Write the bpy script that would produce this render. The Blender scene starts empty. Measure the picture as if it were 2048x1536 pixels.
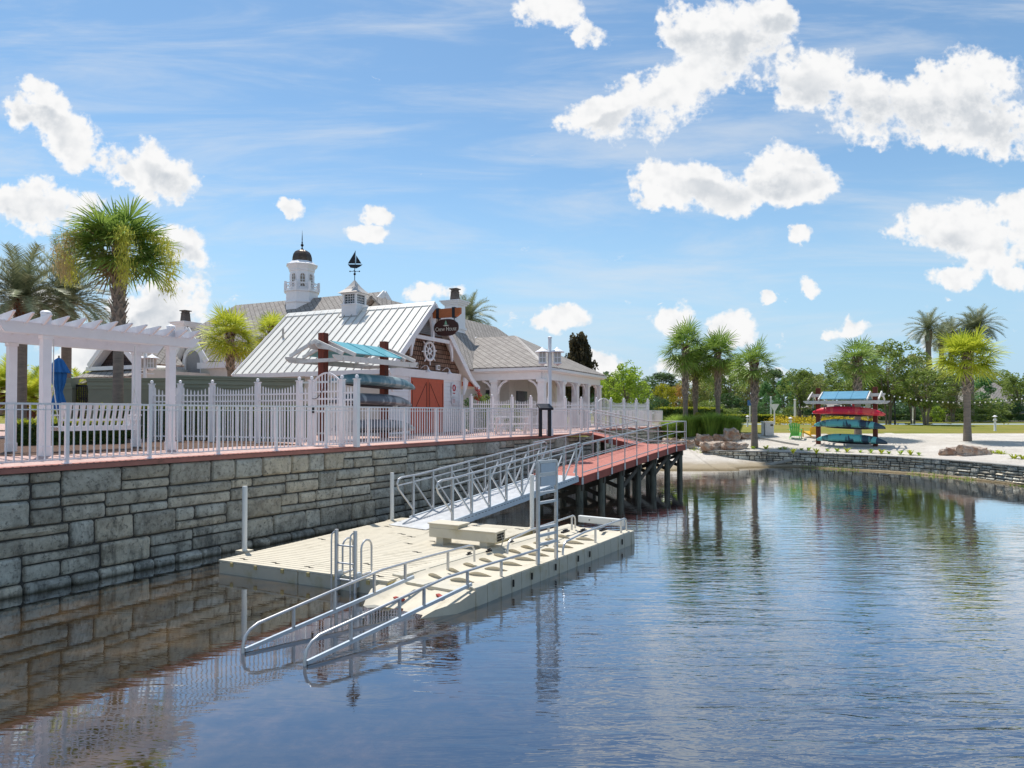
import bpy, bmesh, math, random
from mathutils import Vector, Matrix, noise as mnoise
R = math.radians
SC = bpy.context.scene
COL = SC.collection

# ------------------------------------------------------------------ camera
FPX = 2048 * 24.0 / 36.0
PITCH = R(0.8)
HORIZON = 826.0
CAMZ = 3.05
cam_d = bpy.data.cameras.new("camera"); cam = bpy.data.objects.new("camera", cam_d); COL.objects.link(cam)
cam_d.lens = 24; cam_d.sensor_width = 36; cam_d.clip_start = 0.1; cam_d.clip_end = 3000
cam_d.shift_y = ((HORIZON - 768) - FPX * math.tan(PITCH)) / 2048
cam.location = (0, 0, CAMZ); cam.rotation_euler = (R(90) + PITCH, 0, 0)
SC.camera = cam
SC.view_settings.view_transform = 'Standard'
SC.view_settings.look = 'None'
SC.view_settings.exposure = 0.45
SC.view_settings.gamma = 1.0
SC.cycles.max_bounces = 6; SC.cycles.transparent_max_bounces = 8
SC.cycles.caustics_reflective = False; SC.cycles.caustics_refractive = False

def ray(px, py):
    a = (px - 1024) / FPX; b = (768 - py) / FPX + cam_d.shift_y * 2048 / FPX
    c, s = math.cos(PITCH), math.sin(PITCH)
    return Vector((a, c - b * s, s + b * c))
def G(px, py, z=0.0):
    "point where the line of sight of a measured pixel meets the level z"
    d = ray(px, py); t = (z - CAMZ) / d.z
    return Vector((0, 0, CAMZ)) + d * t
def D(px, py, Y):
    d = ray(px, py); return Vector((0, 0, CAMZ)) + d * (Y / d.y)

# ------------------------------------------------------------------ sun and sky
SUN_EL = R(66); SUN_AZ = math.atan2(-0.5, 0.87)
sdir = Vector((math.sin(SUN_AZ) * math.cos(SUN_EL), math.cos(SUN_AZ) * math.cos(SUN_EL), math.sin(SUN_EL)))
sun_d = bpy.data.lights.new("sun", 'SUN'); sun_d.energy = 3.5; sun_d.angle = R(0.55); sun_d.color = (1.0, 0.955, 0.89)
sun = bpy.data.objects.new("sun", sun_d); COL.objects.link(sun)
sun.rotation_euler = sdir.to_track_quat('Z', 'Y').to_euler(); sun.location = (0, 0, 60)

world = bpy.data.worlds.new("World"); SC.world = world; world.use_nodes = True
class NG:
    "small helper for building node trees"
    def __init__(s, nt): s.nt = nt; s.n = nt.nodes; s.l = nt.links
    def node(s, t, **kw):
        n = s.n.new(t)
        for k, v in kw.items(): setattr(n, k, v)
        return n
    def put(s, sock, v):
        if v is None: return
        if hasattr(v, 'links') or isinstance(v, bpy.types.NodeSocket): s.l.new(v, sock)
        else: sock.default_value = v
    def math(s, op, a, b=None, c=None, clamp=False):
        n = s.node('ShaderNodeMath', operation=op, use_clamp=clamp)
        s.put(n.inputs[0], a); s.put(n.inputs[1], b)
        if c is not None: s.put(n.inputs[2], c)
        return n.outputs[0]
    def vmath(s, op, a, b=None, scale=None):
        n = s.node('ShaderNodeVectorMath', operation=op)
        s.put(n.inputs[0], a)
        if b is not None: s.put(n.inputs[1], b)
        if scale is not None: s.put(n.inputs[3], scale)
        return n.outputs['Value' if op in ('LENGTH', 'DOT_PRODUCT') else 'Vector']
    def noise(s, vec, scale, detail=4, rough=.55, out='Fac', dist=0.0, typ=None):
        n = s.node('ShaderNodeTexNoise'); s.put(n.inputs['Vector'], vec)
        n.inputs['Scale'].default_value = scale; n.inputs['Detail'].default_value = detail
        n.inputs['Roughness'].default_value = rough; n.inputs['Distortion'].default_value = dist
        return n.outputs[out]
    def ramp(s, fac, stops, interp='LINEAR'):
        n = s.node('ShaderNodeValToRGB'); s.put(n.inputs[0], fac); cr = n.color_ramp; cr.interpolation = interp
        while len(cr.elements) > 1: cr.elements.remove(cr.elements[-1])
        cr.elements[0].position = stops[0][0]; cr.elements[0].color = col4(stops[0][1])
        for p, c in stops[1:]:
            e = cr.elements.new(p); e.color = col4(c)
        return n.outputs[0]
    def mix(s, fac, a, b, blend='MIX'):
        n = s.node('ShaderNodeMix', data_type='RGBA', blend_type=blend)
        s.put(n.inputs[0], fac); s.put(n.inputs[6], col4(a) if isinstance(a, (tuple, float, int)) else a)
        s.put(n.inputs[7], col4(b) if isinstance(b, (tuple, float, int)) else b)
        return n.outputs[2]
    def smooth(s, v, lo, hi):
        n = s.node('ShaderNodeMapRange', interpolation_type='SMOOTHSTEP')
        s.put(n.inputs[0], v); n.inputs[1].default_value = lo; n.inputs[2].default_value = hi
        return n.outputs[0]
    def xyz(s, x, y, z=0.0):
        n = s.node('ShaderNodeCombineXYZ'); s.put(n.inputs[0], x); s.put(n.inputs[1], y); s.put(n.inputs[2], z); return n.outputs[0]
    def sep(s, v):
        n = s.node('ShaderNodeSeparateXYZ'); s.put(n.inputs[0], v); return n.outputs
def col4(c):
    if isinstance(c, (int, float)): return (c, c, c, 1)
    return tuple(c) + ((1,) if len(c) == 3 else ())

SKY_STRENGTH = 0.15
CLOUDS = [  # cx, cy, rx, ry (hundreds of arc units), tilt
 (1345,175,165,66,-32),(1460,75,130,80,-12),(1235,228,110,40,-12),(1390,60,80,60,0),(1550,30,60,45,0),
 (1620,150,120,70,10),(1790,205,170,75,5),(1930,190,120,90,0),(2010,240,130,60,10),(1900,270,70,32,0),
 (1400,372,118,50,8),(1560,352,92,60,0),(1335,350,52,26,20),(1330,400,56,32,0),(1480,398,120,30,-4),(1580,388,80,34,-4),
 (1940,450,125,58,0),(1850,440,70,30,-10),(1990,500,95,35,0),(2060,440,90,60,0),(1905,552,60,24,-10),(2025,545,55,26,15),
 (75,225,75,42,25),(150,285,85,48,32),(215,320,60,38,35),(325,350,82,48,25),(65,165,45,22,20),(255,350,40,20,20),
 (45,405,100,46,8),(120,415,80,32,5), (1110,20,90,34,18),(1180,55,40,26,10),
 (345,600,85,52,8),(300,625,80,45,0),(375,530,45,24,10),(345,500,60,40,20),(70,620,90,50,0),
 (855,580,44,20,-8),(905,570,20,12,0),(720,460,36,14,8),(745,425,25,17,10),(580,415,34,14,25),
 (1345,640,52,32,0),(1465,660,62,30,5),(1120,645,60,26,0),(1190,740,60,25,0),
 (1605,470,24,14,0),(1625,575,26,12,30),(1530,603,20,9,0),(1700,655,34,14,-10),(1420,740,120,22,0),
 (200,700,120,40,0),
]
w = NG(world.node_tree); w.n.clear()
tc = w.node('ShaderNodeTexCoord')
sx, sy, sz = w.sep(tc.outputs['Generated'])
ysafe = w.math('MAXIMUM', w.math('ABSOLUTE', sy), 0.12)
pu = w.math('MULTIPLY_ADD', w.math('DIVIDE', sx, ysafe), FPX / 1000, 1.024)
pv = w.math('MULTIPLY_ADD', w.math('DIVIDE', sz, ysafe), -FPX / 1000, HORIZON / 1000)
P = w.xyz(pu, pv, 0.0)
wa = w.vmath('SUBTRACT', w.noise(P, 7, 3, .5, 'Color'), (0.5, 0.5, 0.5))
wb = w.vmath('SUBTRACT', w.noise(P, 24, 5, .6, 'Color'), (0.5, 0.5, 0.5))
PW = w.vmath('ADD', w.vmath('ADD', P, w.vmath('SCALE', wa, scale=0.075)), w.vmath('SCALE', wb, scale=0.035))
env = None; low = None
for (cx, cy, rx, ry, tilt) in CLOUDS[:54]:
    m = w.node('ShaderNodeMapping', vector_type='TEXTURE')
    w.put(m.inputs[0], PW); m.inputs['Location'].default_value = (cx / 1000, cy / 1000, 0)
    m.inputs['Rotation'].default_value = (0, 0, R(tilt)); m.inputs['Scale'].default_value = (rx * 1.22 / 1000 + .004, ry * 1.3 / 1000 + .004, 1)
    d2 = w.vmath('DOT_PRODUCT', m.outputs[0], m.outputs[0])
    e = w.math('SUBTRACT', 1.0, d2)
    if ry >= 38:
        m2 = w.node('ShaderNodeMapping', vector_type='TEXTURE')
        w.put(m2.inputs[0], PW); m2.inputs['Location'].default_value = ((cx + rx * .12) / 1000, (cy + ry * .35) / 1000, 0)
        m2.inputs['Rotation'].default_value = (0, 0, R(tilt)); m2.inputs['Scale'].default_value = (rx * .7 / 1000, ry * .45 / 1000, 1)
        e2 = w.math('SUBTRACT', 1.0, w.vmath('DOT_PRODUCT', m2.outputs[0], m2.outputs[0]))
        low = e2 if low is None else w.math('SMOOTH_MAX', low, e2, 0.3)
    env = e if env is None else w.math('MAXIMUM', env, e)
n_lo = w.noise(P, 12, 4, .55); n_mid = w.noise(P, 30, 2, .5); n_hi = w.noise(P, 75, 4, .6)
bil = w.math('ABSOLUTE', w.math('SUBTRACT', n_mid, .5))
dens = w.math('ADD', env, w.math('ADD', w.math('MULTIPLY', w.math('SUBTRACT', n_lo, .53), 2.4), w.math('ADD', w.math('MULTIPLY', bil, -.9), w.math('MULTIPLY', w.math('SUBTRACT', n_hi, .46), .75))))
mask = w.smooth(dens, 0.14, 0.62)
sm = w.node('ShaderNodeMapping'); w.put(sm.inputs[0], PW); sm.inputs['Scale'].default_value = (1, 1.9, 1)
small = w.math('ADD', w.noise(sm.outputs[0], 11, 5, .62), w.math('MULTIPLY', w.smooth(sz, .33, .06), .10))
mask = w.math('MAXIMUM', mask, w.math('MULTIPLY', w.smooth(small, .705, .80), .85))
mask = w.math('MULTIPLY', mask, w.smooth(sz, -0.002, 0.02))
# soft wisps of high cloud
wm = w.node('ShaderNodeMapping'); w.put(wm.inputs[0], P); wm.inputs['Rotation'].default_value = (0, 0, R(12)); wm.inputs['Scale'].default_value = (0.7, 4.5, 1)
wisp = w.smooth(w.noise(wm.outputs[0], 2.2, 6, .62, dist=.5), 0.40, 0.72)
wisp = w.math('MULTIPLY', wisp, 0.5)
body = w.noise(P, 5.5, 3, .5)
shade = w.math('MULTIPLY', w.smooth(low, -0.9, 0.5), w.smooth(body, 0.34, 0.56), clamp=True)
shade = w.math('MULTIPLY', shade, w.smooth(dens, .25, 1.2))
shade = w.math('ADD', w.math('MULTIPLY', shade, .8), w.math('MULTIPLY', w.smooth(n_mid, .45, .75), .25), clamp=True)
CL = 0.70 / SKY_STRENGTH
ccol = w.mix(shade, (CL, CL * 1.0, CL * 1.0), (CL * .58, CL * .63, CL * .69))
sky = w.node('ShaderNodeTexSky', sky_type='NISHITA'); sky.sun_disc = False
sky.sun_elevation = SUN_EL; sky.sun_rotation = SUN_AZ; sky.air_density = 1.0; sky.dust_density = 0.1; sky.ozone_density = 1.3; sky.altitude = 0
hs = w.node('ShaderNodeHueSaturation'); hs.inputs['Saturation'].default_value = 1.02; hs.inputs['Value'].default_value = 0.72
w.l.new(sky.outputs[0], hs.inputs['Color'])
hz = w.mix(w.math('MULTIPLY', w.smooth(sz, .34, .0), .92), w.mix(1.0, hs.outputs[0], (.90, 1.02, 1.0), 'MULTIPLY'), (CL * .46, CL * .68, CL * .90))
c1 = w.mix(wisp, hz, (CL * .8, CL * .84, CL * .88))
c2 = w.mix(mask, c1, ccol)
bg = w.node('ShaderNodeBackground'); w.l.new(c2, bg.inputs[0]); bg.inputs[1].default_value = SKY_STRENGTH
wo = w.node('ShaderNodeOutputWorld'); w.l.new(bg.outputs[0], wo.inputs[0])

# ------------------------------------------------------------------ mesh builder
ORG = {}
class MB:
    def __init__(s): s.v = []; s.f = []; s.c = []; s.cur = None
    def add(s, vs, fs):
        o = len(s.v); s.v += [Vector(p) for p in vs]; s.f += [tuple(i + o for i in f) for f in fs]
        if s.cur is not None: s.c += [s.cur] * len(vs)
        return s
    def hexa(s, b, t):  # bottom 4, top 4 points
        return s.add(list(b) + list(t), [(3, 2, 1, 0), (4, 5, 6, 7), (0, 1, 5, 4), (1, 2, 6, 5), (2, 3, 7, 6), (3, 0, 4, 7)])
    def obox(s, c, ax, ay, az, h):
        "box centred at c with unit axes and half sizes h"
        c = Vector(c); X = Vector(ax) * h[0]; Y = Vector(ay) * h[1]; Z = Vector(az) * h[2]
        return s.hexa([c - X - Y - Z, c + X - Y - Z, c + X + Y - Z, c - X + Y - Z], [c - X - Y + Z, c + X - Y + Z, c + X + Y + Z, c - X + Y + Z])
    def box(s, x0, x1, y0, y1, z0, z1):
        return s.hexa([(x0, y0, z0), (x1, y0, z0), (x1, y1, z0), (x0, y1, z0)], [(x0, y0, z1), (x1, y0, z1), (x1, y1, z1), (x0, y1, z1)])
    def bar(s, a, b, w, h=None, up=(0, 0, 1)):
        "rectangular bar from a to b, width w (sideways), height h (along up)"
        a = Vector(a); b = Vector(b); h = h or w; d = b - a; L = d.length
        if L < 1e-6: return s
        d /= L; up = Vector(up)
        sd = d.cross(up)
        if sd.length < 1e-4: sd = d.cross(Vector((0, 1, 0)))
        sd.normalize(); u2 = sd.cross(d)
        return s.obox((a + b) / 2, d, sd, u2, (L / 2, w / 2, h / 2))
    def tube(s, pts, r, n=8, r2=None, cap=True):
        pts = [Vector(p) for p in pts]; m = len(pts); rr = r if isinstance(r, (list, tuple)) else ([r + ((r2 if r2 is not None else r) - r) * i / (m - 1) for i in range(m)])
        ref = None; o = len(s.v); vs = []
        for i, p in enumerate(pts):
            t = (pts[min(i + 1, m - 1)] - pts[max(i - 1, 0)]).normalized()
            if ref is None: ref = t.orthogonal().normalized()
            else:
                ref = (ref - t * ref.dot(t))
                ref = ref.normalized() if ref.length > 1e-5 else t.orthogonal().normalized()
            q = t.cross(ref)
            for k in range(n):
                a = 2 * math.pi * k / n; vs.append(p + (ref * math.cos(a) + q * math.sin(a)) * rr[i])
        fs = [(i * n + k, i * n + (k + 1) % n, (i + 1) * n + (k + 1) % n, (i + 1) * n + k) for i in range(m - 1) for k in range(n)]
        if cap: fs += [tuple(range(n - 1, -1, -1)), tuple((m - 1) * n + k for k in range(n))]
        return s.add(vs, fs)
    def lathe(s, c, prof, n=16, rot=0):
        "profile of (radius, z) about the vertical through c"
        c = Vector(c); vs = []
        for r, z in prof:
            for k in range(n):
                a = rot + 2 * math.pi * k / n; vs.append(c + Vector((r * math.cos(a), r * math.sin(a), z)))
        m = len(prof)
        fs = [(i * n + k, i * n + (k + 1) % n, (i + 1) * n + (k + 1) % n, (i + 1) * n + k) for i in range(m - 1) for k in range(n)]
        fs += [tuple(range(n - 1, -1, -1)), tuple((m - 1) * n + k for k in range(n))]
        return s.add(vs, fs)
    def ball(s, c, r, n=8, sz=1.0):
        prof = [(max(r * math.sin(math.pi * i / n), 1e-4), -r * sz * math.cos(math.pi * i / n)) for i in range(n + 1)]
        return s.lathe(c, prof, max(6, n))
    def prism(s, poly, off):
        "extrude a closed 3D polygon by a vector"
        n = len(poly); poly = [Vector(p) for p in poly]; off = Vector(off)
        return s.add(poly + [p + off for p in poly], [tuple(range(n - 1, -1, -1)), tuple(range(n, 2 * n))] + [(i, (i + 1) % n, n + (i + 1) % n, n + i) for i in range(n)])
    def quad(s, a, b, c, d): return s.add([a, b, c, d], [(0, 1, 2, 3)])
    def slab(s, poly, t):
        "thin plate: polygon in any plane, thickness t against its normal"
        p = [Vector(q) for q in poly]; n = (p[1] - p[0]).cross(p[2] - p[0]).normalized()
        return s.prism(p, -n * t)
    def build(s, name, mat=None, parent=None, smooth=False, org=None, bevel=0.0):
        o = Vector(org) if org is not None else (ORG[parent.name] if parent is not None else Vector((0, 0, 0)))
        me = bpy.data.meshes.new(name); me.from_pydata([p - o for p in s.v], [], s.f)
        if s.c and len(s.c) == len(s.v):
            at = me.color_attributes.new('tint', 'FLOAT_COLOR', 'POINT')
            for i, c in enumerate(s.c): at.data[i].color = (c[0], c[1], c[2], 1)
        me.update(); ob = bpy.data.objects.new(name, me); COL.objects.link(ob)
        if isinstance(mat, str): mat = M[mat]
        if mat is not None: me.materials.append(mat)
        if parent is not None: ob.parent = parent
        else: ob.location = o
        ORG[ob.name] = o
        bm = bmesh.new(); bm.from_mesh(me); bmesh.ops.recalc_face_normals(bm, faces=bm.faces)
        if smooth:
            for f in bm.faces: f.smooth = True
        bm.to_mesh(me); bm.free()
        if smooth:
            try:
                me.set_sharp_from_angle(angle=R(40))
            except Exception: pass
        if bevel > 0:
            bv = ob.modifiers.new('bevel', 'BEVEL'); bv.width = bevel; bv.segments = 2; bv.limit_method = 'ANGLE'
        return ob
def tag(o, label=None, cat=None, group=None, kind=None):
    if label: o['label'] = label
    if cat: o['category'] = cat
    if group: o['group'] = group
    if kind: o['kind'] = kind
    return o
def thing(name, loc, label, cat, group=None):
    o = bpy.data.objects.new(name, None); COL.objects.link(o); o.location = loc; o.empty_display_size = .2
    ORG[o.name] = Vector(loc); return tag(o, label, cat, group)
def copy_tree(o, parent=None):
    c = o.copy(); COL.objects.link(c); c.parent = parent; ORG[c.name] = ORG.get(o.name, Vector())
    for ch in [x for x in o.children]: copy_tree(ch, c)
    return c
def place(proto, loc, rz, label, cat=None, group=None, scale=1.0, first=False):
    c = proto if first else copy_tree(proto)
    c.location = loc; c.rotation_euler = (0, 0, rz)
    c.scale = (scale,) * 3 if not isinstance(scale, (tuple, list)) else scale
    tag(c, label, cat, group); return c

# ------------------------------------------------------------------ materials
M = {}
def newmat(name):
    m = bpy.data.materials.new(name); m.use_nodes = True; g = NG(m.node_tree); g.n.clear(); M[name] = m
    out = g.node('ShaderNodeOutputMaterial'); return m, g, out
def pbsdf(g, col, rough=.6, metal=0.0, normal=None, spec=.5, alpha=None):
    b = g.node('ShaderNodeBsdfPrincipled')
    g.put(b.inputs['Base Color'], col4(col) if isinstance(col, (tuple, float, int)) else col)
    g.put(b.inputs['Roughness'], rough); g.put(b.inputs['Metallic'], metal); b.inputs['Specular IOR Level'].default_value = spec
    if normal is not None: g.l.new(normal, b.inputs['Normal'])
    return b
def bump(g, h, strength=.3, dist=.02, normal=None):
    b = g.node('ShaderNodeBump'); g.put(b.inputs['Height'], h); b.inputs['Strength'].default_value = strength; b.inputs['Distance'].default_value = dist
    if normal is not None: g.l.new(normal, b.inputs['Normal'])
    return b.outputs[0]
def simple(name, c, rough=.55, metal=0.0, var=.12, scale=4.0, dirt=None, dscale=2.0, dlo=.55, dhi=.75, bs=0.0, bscale=60, stretch=(1, 1, 1), spec=.4):
    "painted or plain surface with soft uneven tone and optional dirt patches"
    m, g, out = newmat(name); t = g.node('ShaderNodeTexCoord'); mp = g.node('ShaderNodeMapping'); g.l.new(t.outputs['Object'], mp.inputs[0]); mp.inputs['Scale'].default_value = stretch
    v = mp.outputs[0]
    f = g.noise(v, scale, 5, .6)
    base = g.ramp(f, [(.25, tuple(x * (1 - var) for x in c)), (.75, tuple(min(1, x * (1 + var)) for x in c))])
    if dirt is not None:
        base = g.mix(g.smooth(g.noise(v, dscale, 6, .65), dlo, dhi), base, dirt)
    nrm = bump(g, g.noise(v, bscale, 4, .6), .5, bs) if bs > 0 else None
    rr = g.math('MULTIPLY_ADD', f, .2, rough - .1)
    b = pbsdf(g, base, rr, metal, nrm, spec); g.l.new(b.outputs[0], out.inputs[0]); return m
simple('white_paint', (.82, .80, .81), .45, var=.05, dirt=(.62, .6, .58), dscale=3, dlo=.6, dhi=.85)
simple('white_fence', (.84, .82, .83), .4, var=.04, dirt=(.66, .64, .62), dscale=2.5, dlo=.6, dhi=.85)
simple('white_old', (.72, .70, .66), .55, var=.08, dirt=(.45, .43, .40), dscale=3, dlo=.52, dhi=.75)
simple('cream_wall', (.62, .60, .55), .7, var=.06, dirt=(.45, .43, .39), dscale=.8)
simple('grey_green', (.20, .215, .165), .8, var=.08, dirt=(.12, .13, .1), dscale=.7, bs=.004)
simple('cornice_green', (.22, .25, .19), .7, var=.06)
simple('door_red', (.50, .095, .045), .55, var=.12, scale=6, dirt=(.34, .06, .04), dscale=3)
simple('plank_red', (.47, .17, .13), .75, var=.12, scale=3, dirt=(.36, .11, .08), dscale=1.2, bs=.003)
simple('fascia_red', (.40, .095, .065), .7, var=.14, scale=2, dirt=(.27, .07, .05), dscale=1.5)
simple('alu', (.55, .55, .55), .38, .65, var=.08, scale=5, dirt=(.36, .36, .36), dscale=4)
simple('alu_white', (.66, .67, .68), .4, .35, var=.06, scale=5)
simple('alu_blue', (.50, .56, .62), .45, .3, var=.08, scale=6)
simple('pvc', (.80, .79, .75), .35, var=.05, scale=2, dirt=(.6, .58, .5), dscale=2)
simple('dock_beige', (.62, .56, .44), .7, var=.07, scale=3, dirt=(.44, .39, .29), dscale=2.6, dlo=.52, dhi=.78, bs=.002)
simple('dock_side', (.58, .54, .44), .65, var=.08, scale=3, dirt=(.44, .37, .2), dscale=2.2, dlo=.5, dhi=.8, bs=.003)
simple('dock_yellow', (.55, .44, .2), .7, var=.12, scale=3)
simple('dark_gap', (.03, .028, .024), .9, var=.2)
simple('black_metal', (.018, .018, .024), .45, .3, var=.2)
simple('black_fabric', (.03, .03, .035), .8, var=.3, scale=8)
simple('post_brown', (.20, .045, .025), .7, var=.3, scale=3, stretch=(4, 4, .35), dirt=(.08, .02, .015), dscale=5, bs=.01, bscale=12)
simple('piling', (.16, .16, .125), .85, var=.3, scale=5, stretch=(3, 3, .5), dirt=(.05, .05, .04), dscale=2, dlo=.45, dhi=.65, bs=.01, bscale=20)
simple('timber_dark', (.10, .085, .065), .85, var=.3, scale=5)
simple('orange_wood', (.42, .12, .035), .6, var=.25, scale=4, stretch=(1, 1, 6))
simple('sign_brown', (.055, .018, .012), .6, var=.3, scale=9)
simple('sign_cream', (.72, .66, .55), .5, var=.05)
simple('sign_green', (.22, .42, .26), .5, var=.2, scale=20)
simple('teal_roof', (.10, .36, .42), .45, var=.12, scale=2.5, dirt=(.2, .44, .48), dscale=2)
simple('blue_roof', (.09, .28, .42), .45, var=.12, scale=2.5, dirt=(.15, .35, .46), dscale=2)
simple('navy', (.012, .02, .07), .5, var=.2)
simple('blue_cloth', (.03, .16, .42), .8, var=.25, scale=5, stretch=(6, 6, .5))
simple('copper', (.09, .065, .05), .35, .6, var=.3, scale=4, dirt=(.2, .15, .11), dscale=2)
simple('cap_grey', (.5, .46, .42), .5, .2, var=.12)
simple('glass_dark', (.05, .06, .07), .08, var=.2)
simple('glass_warm', (.25, .2, .15), .15, var=.2)
simple('chimney_pot', (.12, .095, .08), .7, .2, var=.35, scale=8)
simple('grey_louver', (.33, .32, .32), .7)
simple('planter', (.5, .47, .4), .7, var=.15)
simple('chair_yellow', (.75, .48, .03), .5, var=.05)
simple('chair_green', (.12, .48, .08), .5, var=.05)
simple('yellow_bloom', (.62, .48, .02), .8, var=.3, scale=6)
simple('sign_red', (.45, .02, .04), .5)
simple('sign_blue', (.05, .15, .4), .5)
simple('house_wall', (.45, .38, .3), .8)
simple('rope_grey', (.35, .34, .3), .8)
simple('strap_red', (.38, .05, .035), .7, var=.25, scale=8)
simple('bulb', (.9, .88, .8), .3)
simple('curb', (.42, .4, .36), .8, var=.2, bs=.005)
simple('asphalt', (.10, .10, .10), .85, var=.2)

# stone blocks with per block tone
m, g, out = newmat('stone')
t = g.node('ShaderNodeTexCoord'); v = t.outputs['Object']
tint = g.node('ShaderNodeVertexColor', layer_name='tint').outputs[0]
n1 = g.noise(v, 3.2, 7, .68); n2 = g.noise(v, 14, 6, .7); n3 = g.noise(v, 55, 3, .7)
mp = g.node('ShaderNodeMapping'); g.l.new(v, mp.inputs[0]); mp.inputs['Scale'].default_value = (1.6, 1.6, .35)
streak = g.noise(mp.outputs[0], 3.0, 5, .7)
base = g.ramp(n1, [(.3, (.30, .28, .24)), (.5, (.54, .51, .44)), (.72, (.72, .69, .60))])
base = g.mix(.9, base, tint, 'MULTIPLY'); base = g.mix(1.0, base, (1.0, .985, .94), 'MULTIPLY')
base = g.mix(g.math('MULTIPLY', g.smooth(n2, .5, .68), .8), base, (.11, .103, .09)); base = g.mix(g.math('MULTIPLY', g.smooth(g.noise(v, 7.5, 5, .7), .55, .72), .5), base, (.68, .65, .58))
base = g.mix(g.math('MULTIPLY', g.smooth(g.math('ADD', streak, g.math('MULTIPLY', g.math('SUBTRACT', 1.2, g.sep(g.node('ShaderNodeNewGeometry').outputs['Position'])[2]), .07)), .52, .72), .62), base, (.065, .063, .055))
base = g.mix(g.math('MULTIPLY', g.smooth(n3, .62, .78), .6), base, (.05, .05, .045))
zz = g.sep(g.node('ShaderNodeNewGeometry').outputs['Position'])[2]
wet = g.math('MULTIPLY', g.smooth(g.math('ADD', zz, g.math('MULTIPLY', n2, .12)), .14, .05), .85)
base = g.mix(wet, base, (.055, .05, .028))
g.l.new(pbsdf(g, base, .88, 0, bump(g, g.math('ADD', g.math('MULTIPLY', n2, 1.0), g.math('MULTIPLY', n3, .5)), .9, .02), .25).outputs[0], out.inputs[0])
simple('mortar', (.07, .066, .06), .95, var=.3, scale=6)

# brown rust coloured boulders
m, g, out = newmat('boulder')
v = g.node('ShaderNodeTexCoord').outputs['Object']
n1 = g.noise(v, 2.2, 6, .65); n2 = g.noise(v, 9, 6, .7)
base = g.ramp(n1, [(.30, (.28, .12, .065)), (.44, (.42, .27, .19)), (.56, (.54, .44, .36)), (.8, (.66, .58, .5))])
base = g.mix(g.smooth(n2, .52, .7), base, (.13, .08, .055))
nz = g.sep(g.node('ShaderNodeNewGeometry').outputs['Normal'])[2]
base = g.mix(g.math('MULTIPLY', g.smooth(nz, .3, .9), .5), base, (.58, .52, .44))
g.l.new(pbsdf(g, base, .9, 0, bump(g, n2, .9, .08), .2).outputs[0], out.inputs[0])

# pavers
m, g, out = newmat('pavers')
v = g.node('ShaderNodeTexCoord').outputs['Object']
mp = g.node('ShaderNodeMapping'); g.l.new(v, mp.inputs[0]); mp.inputs['Rotation'].default_value = (0, 0, R(28))
b = g.node('ShaderNodeTexBrick'); g.l.new(mp.outputs[0], b.inputs[0]); b.inputs['Scale'].default_value = 1.0
b.inputs['Brick Width'].default_value = .22; b.inputs['Row Height'].default_value = .11; b.inputs['Mortar Size'].default_value = .006
b.inputs['Color1'].default_value = (.52, .34, .29, 1); b.inputs['Color2'].default_value = (.60, .43, .38, 1); b.inputs['Mortar'].default_value = (.3, .2, .17, 1); b.inputs['Bias'].default_value = 0
n1 = g.noise(v, .7, 6, .65)
base = g.mix(g.smooth(n1, .45, .75), b.outputs[0], (.60, .40, .34))
base = g.mix(g.math('MULTIPLY', g.smooth(g.noise(v, 5, 5, .7), .55, .75), .4), base, (.36, .22, .18))
g.l.new(pbsdf(g, base, .8, 0, bump(g, b.outputs['Fac'], .4, -.006), .3).outputs[0], out.inputs[0])

# sand, grass, mulch, lake bed
m, g, out = newmat('sand')
v = g.node('ShaderNodeTexCoord').outputs['Object']; n1 = g.noise(v, .8, 6, .6); n2 = g.noise(v, 7, 6, .75)
base = g.ramp(n1, [(.3, (.56, .51, .45)), (.7, (.72, .67, .60))])
base = g.mix(g.math('MULTIPLY', g.smooth(n2, .52, .70), .6), base, (.36, .30, .235))
zz = g.sep(g.node('ShaderNodeNewGeometry').outputs['Position'])[2]
base = g.mix(g.smooth(g.math('ADD', zz, g.math('MULTIPLY', n1, .25)), .55, .22), base, (.40, .33, .23))
base = g.mix(g.smooth(g.math('ADD', zz, g.math('MULTIPLY', n2, .1)), .16, .04), base, (.17, .13, .07))
g.l.new(pbsdf(g, base, .95, 0, bump(g, g.math('ADD', n2, g.noise(v, 2.4, 4, .6)), 1.0, .09), .1).outputs[0], out.inputs[0])
m, g, out = newmat('lawn')
v = g.node('ShaderNodeTexCoord').outputs['Object']; n1 = g.noise(v, .12, 6, .7); n2 = g.noise(v, 5, 5, .8)
base = g.ramp(n1, [(.3, (.16, .185, .032)), (.5, (.24, .23, .05)), (.68, (.34, .26, .085))])
base = g.mix(g.math('MULTIPLY', g.smooth(n2, .4, .7), .5), base, (.10, .13, .025))
g.l.new(pbsdf(g, base, .95, 0, bump(g, n2, 1.0, .06), .1).outputs[0], out.inputs[0])
simple('mulch', (.10, .055, .035), .95, var=.5, scale=14, dirt=(.3, .2, .14), dscale=16, dlo=.55, dhi=.7, bs=.05, bscale=18)
simple('lakebed', (.06, .045, .025), .95, var=.3)

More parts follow.
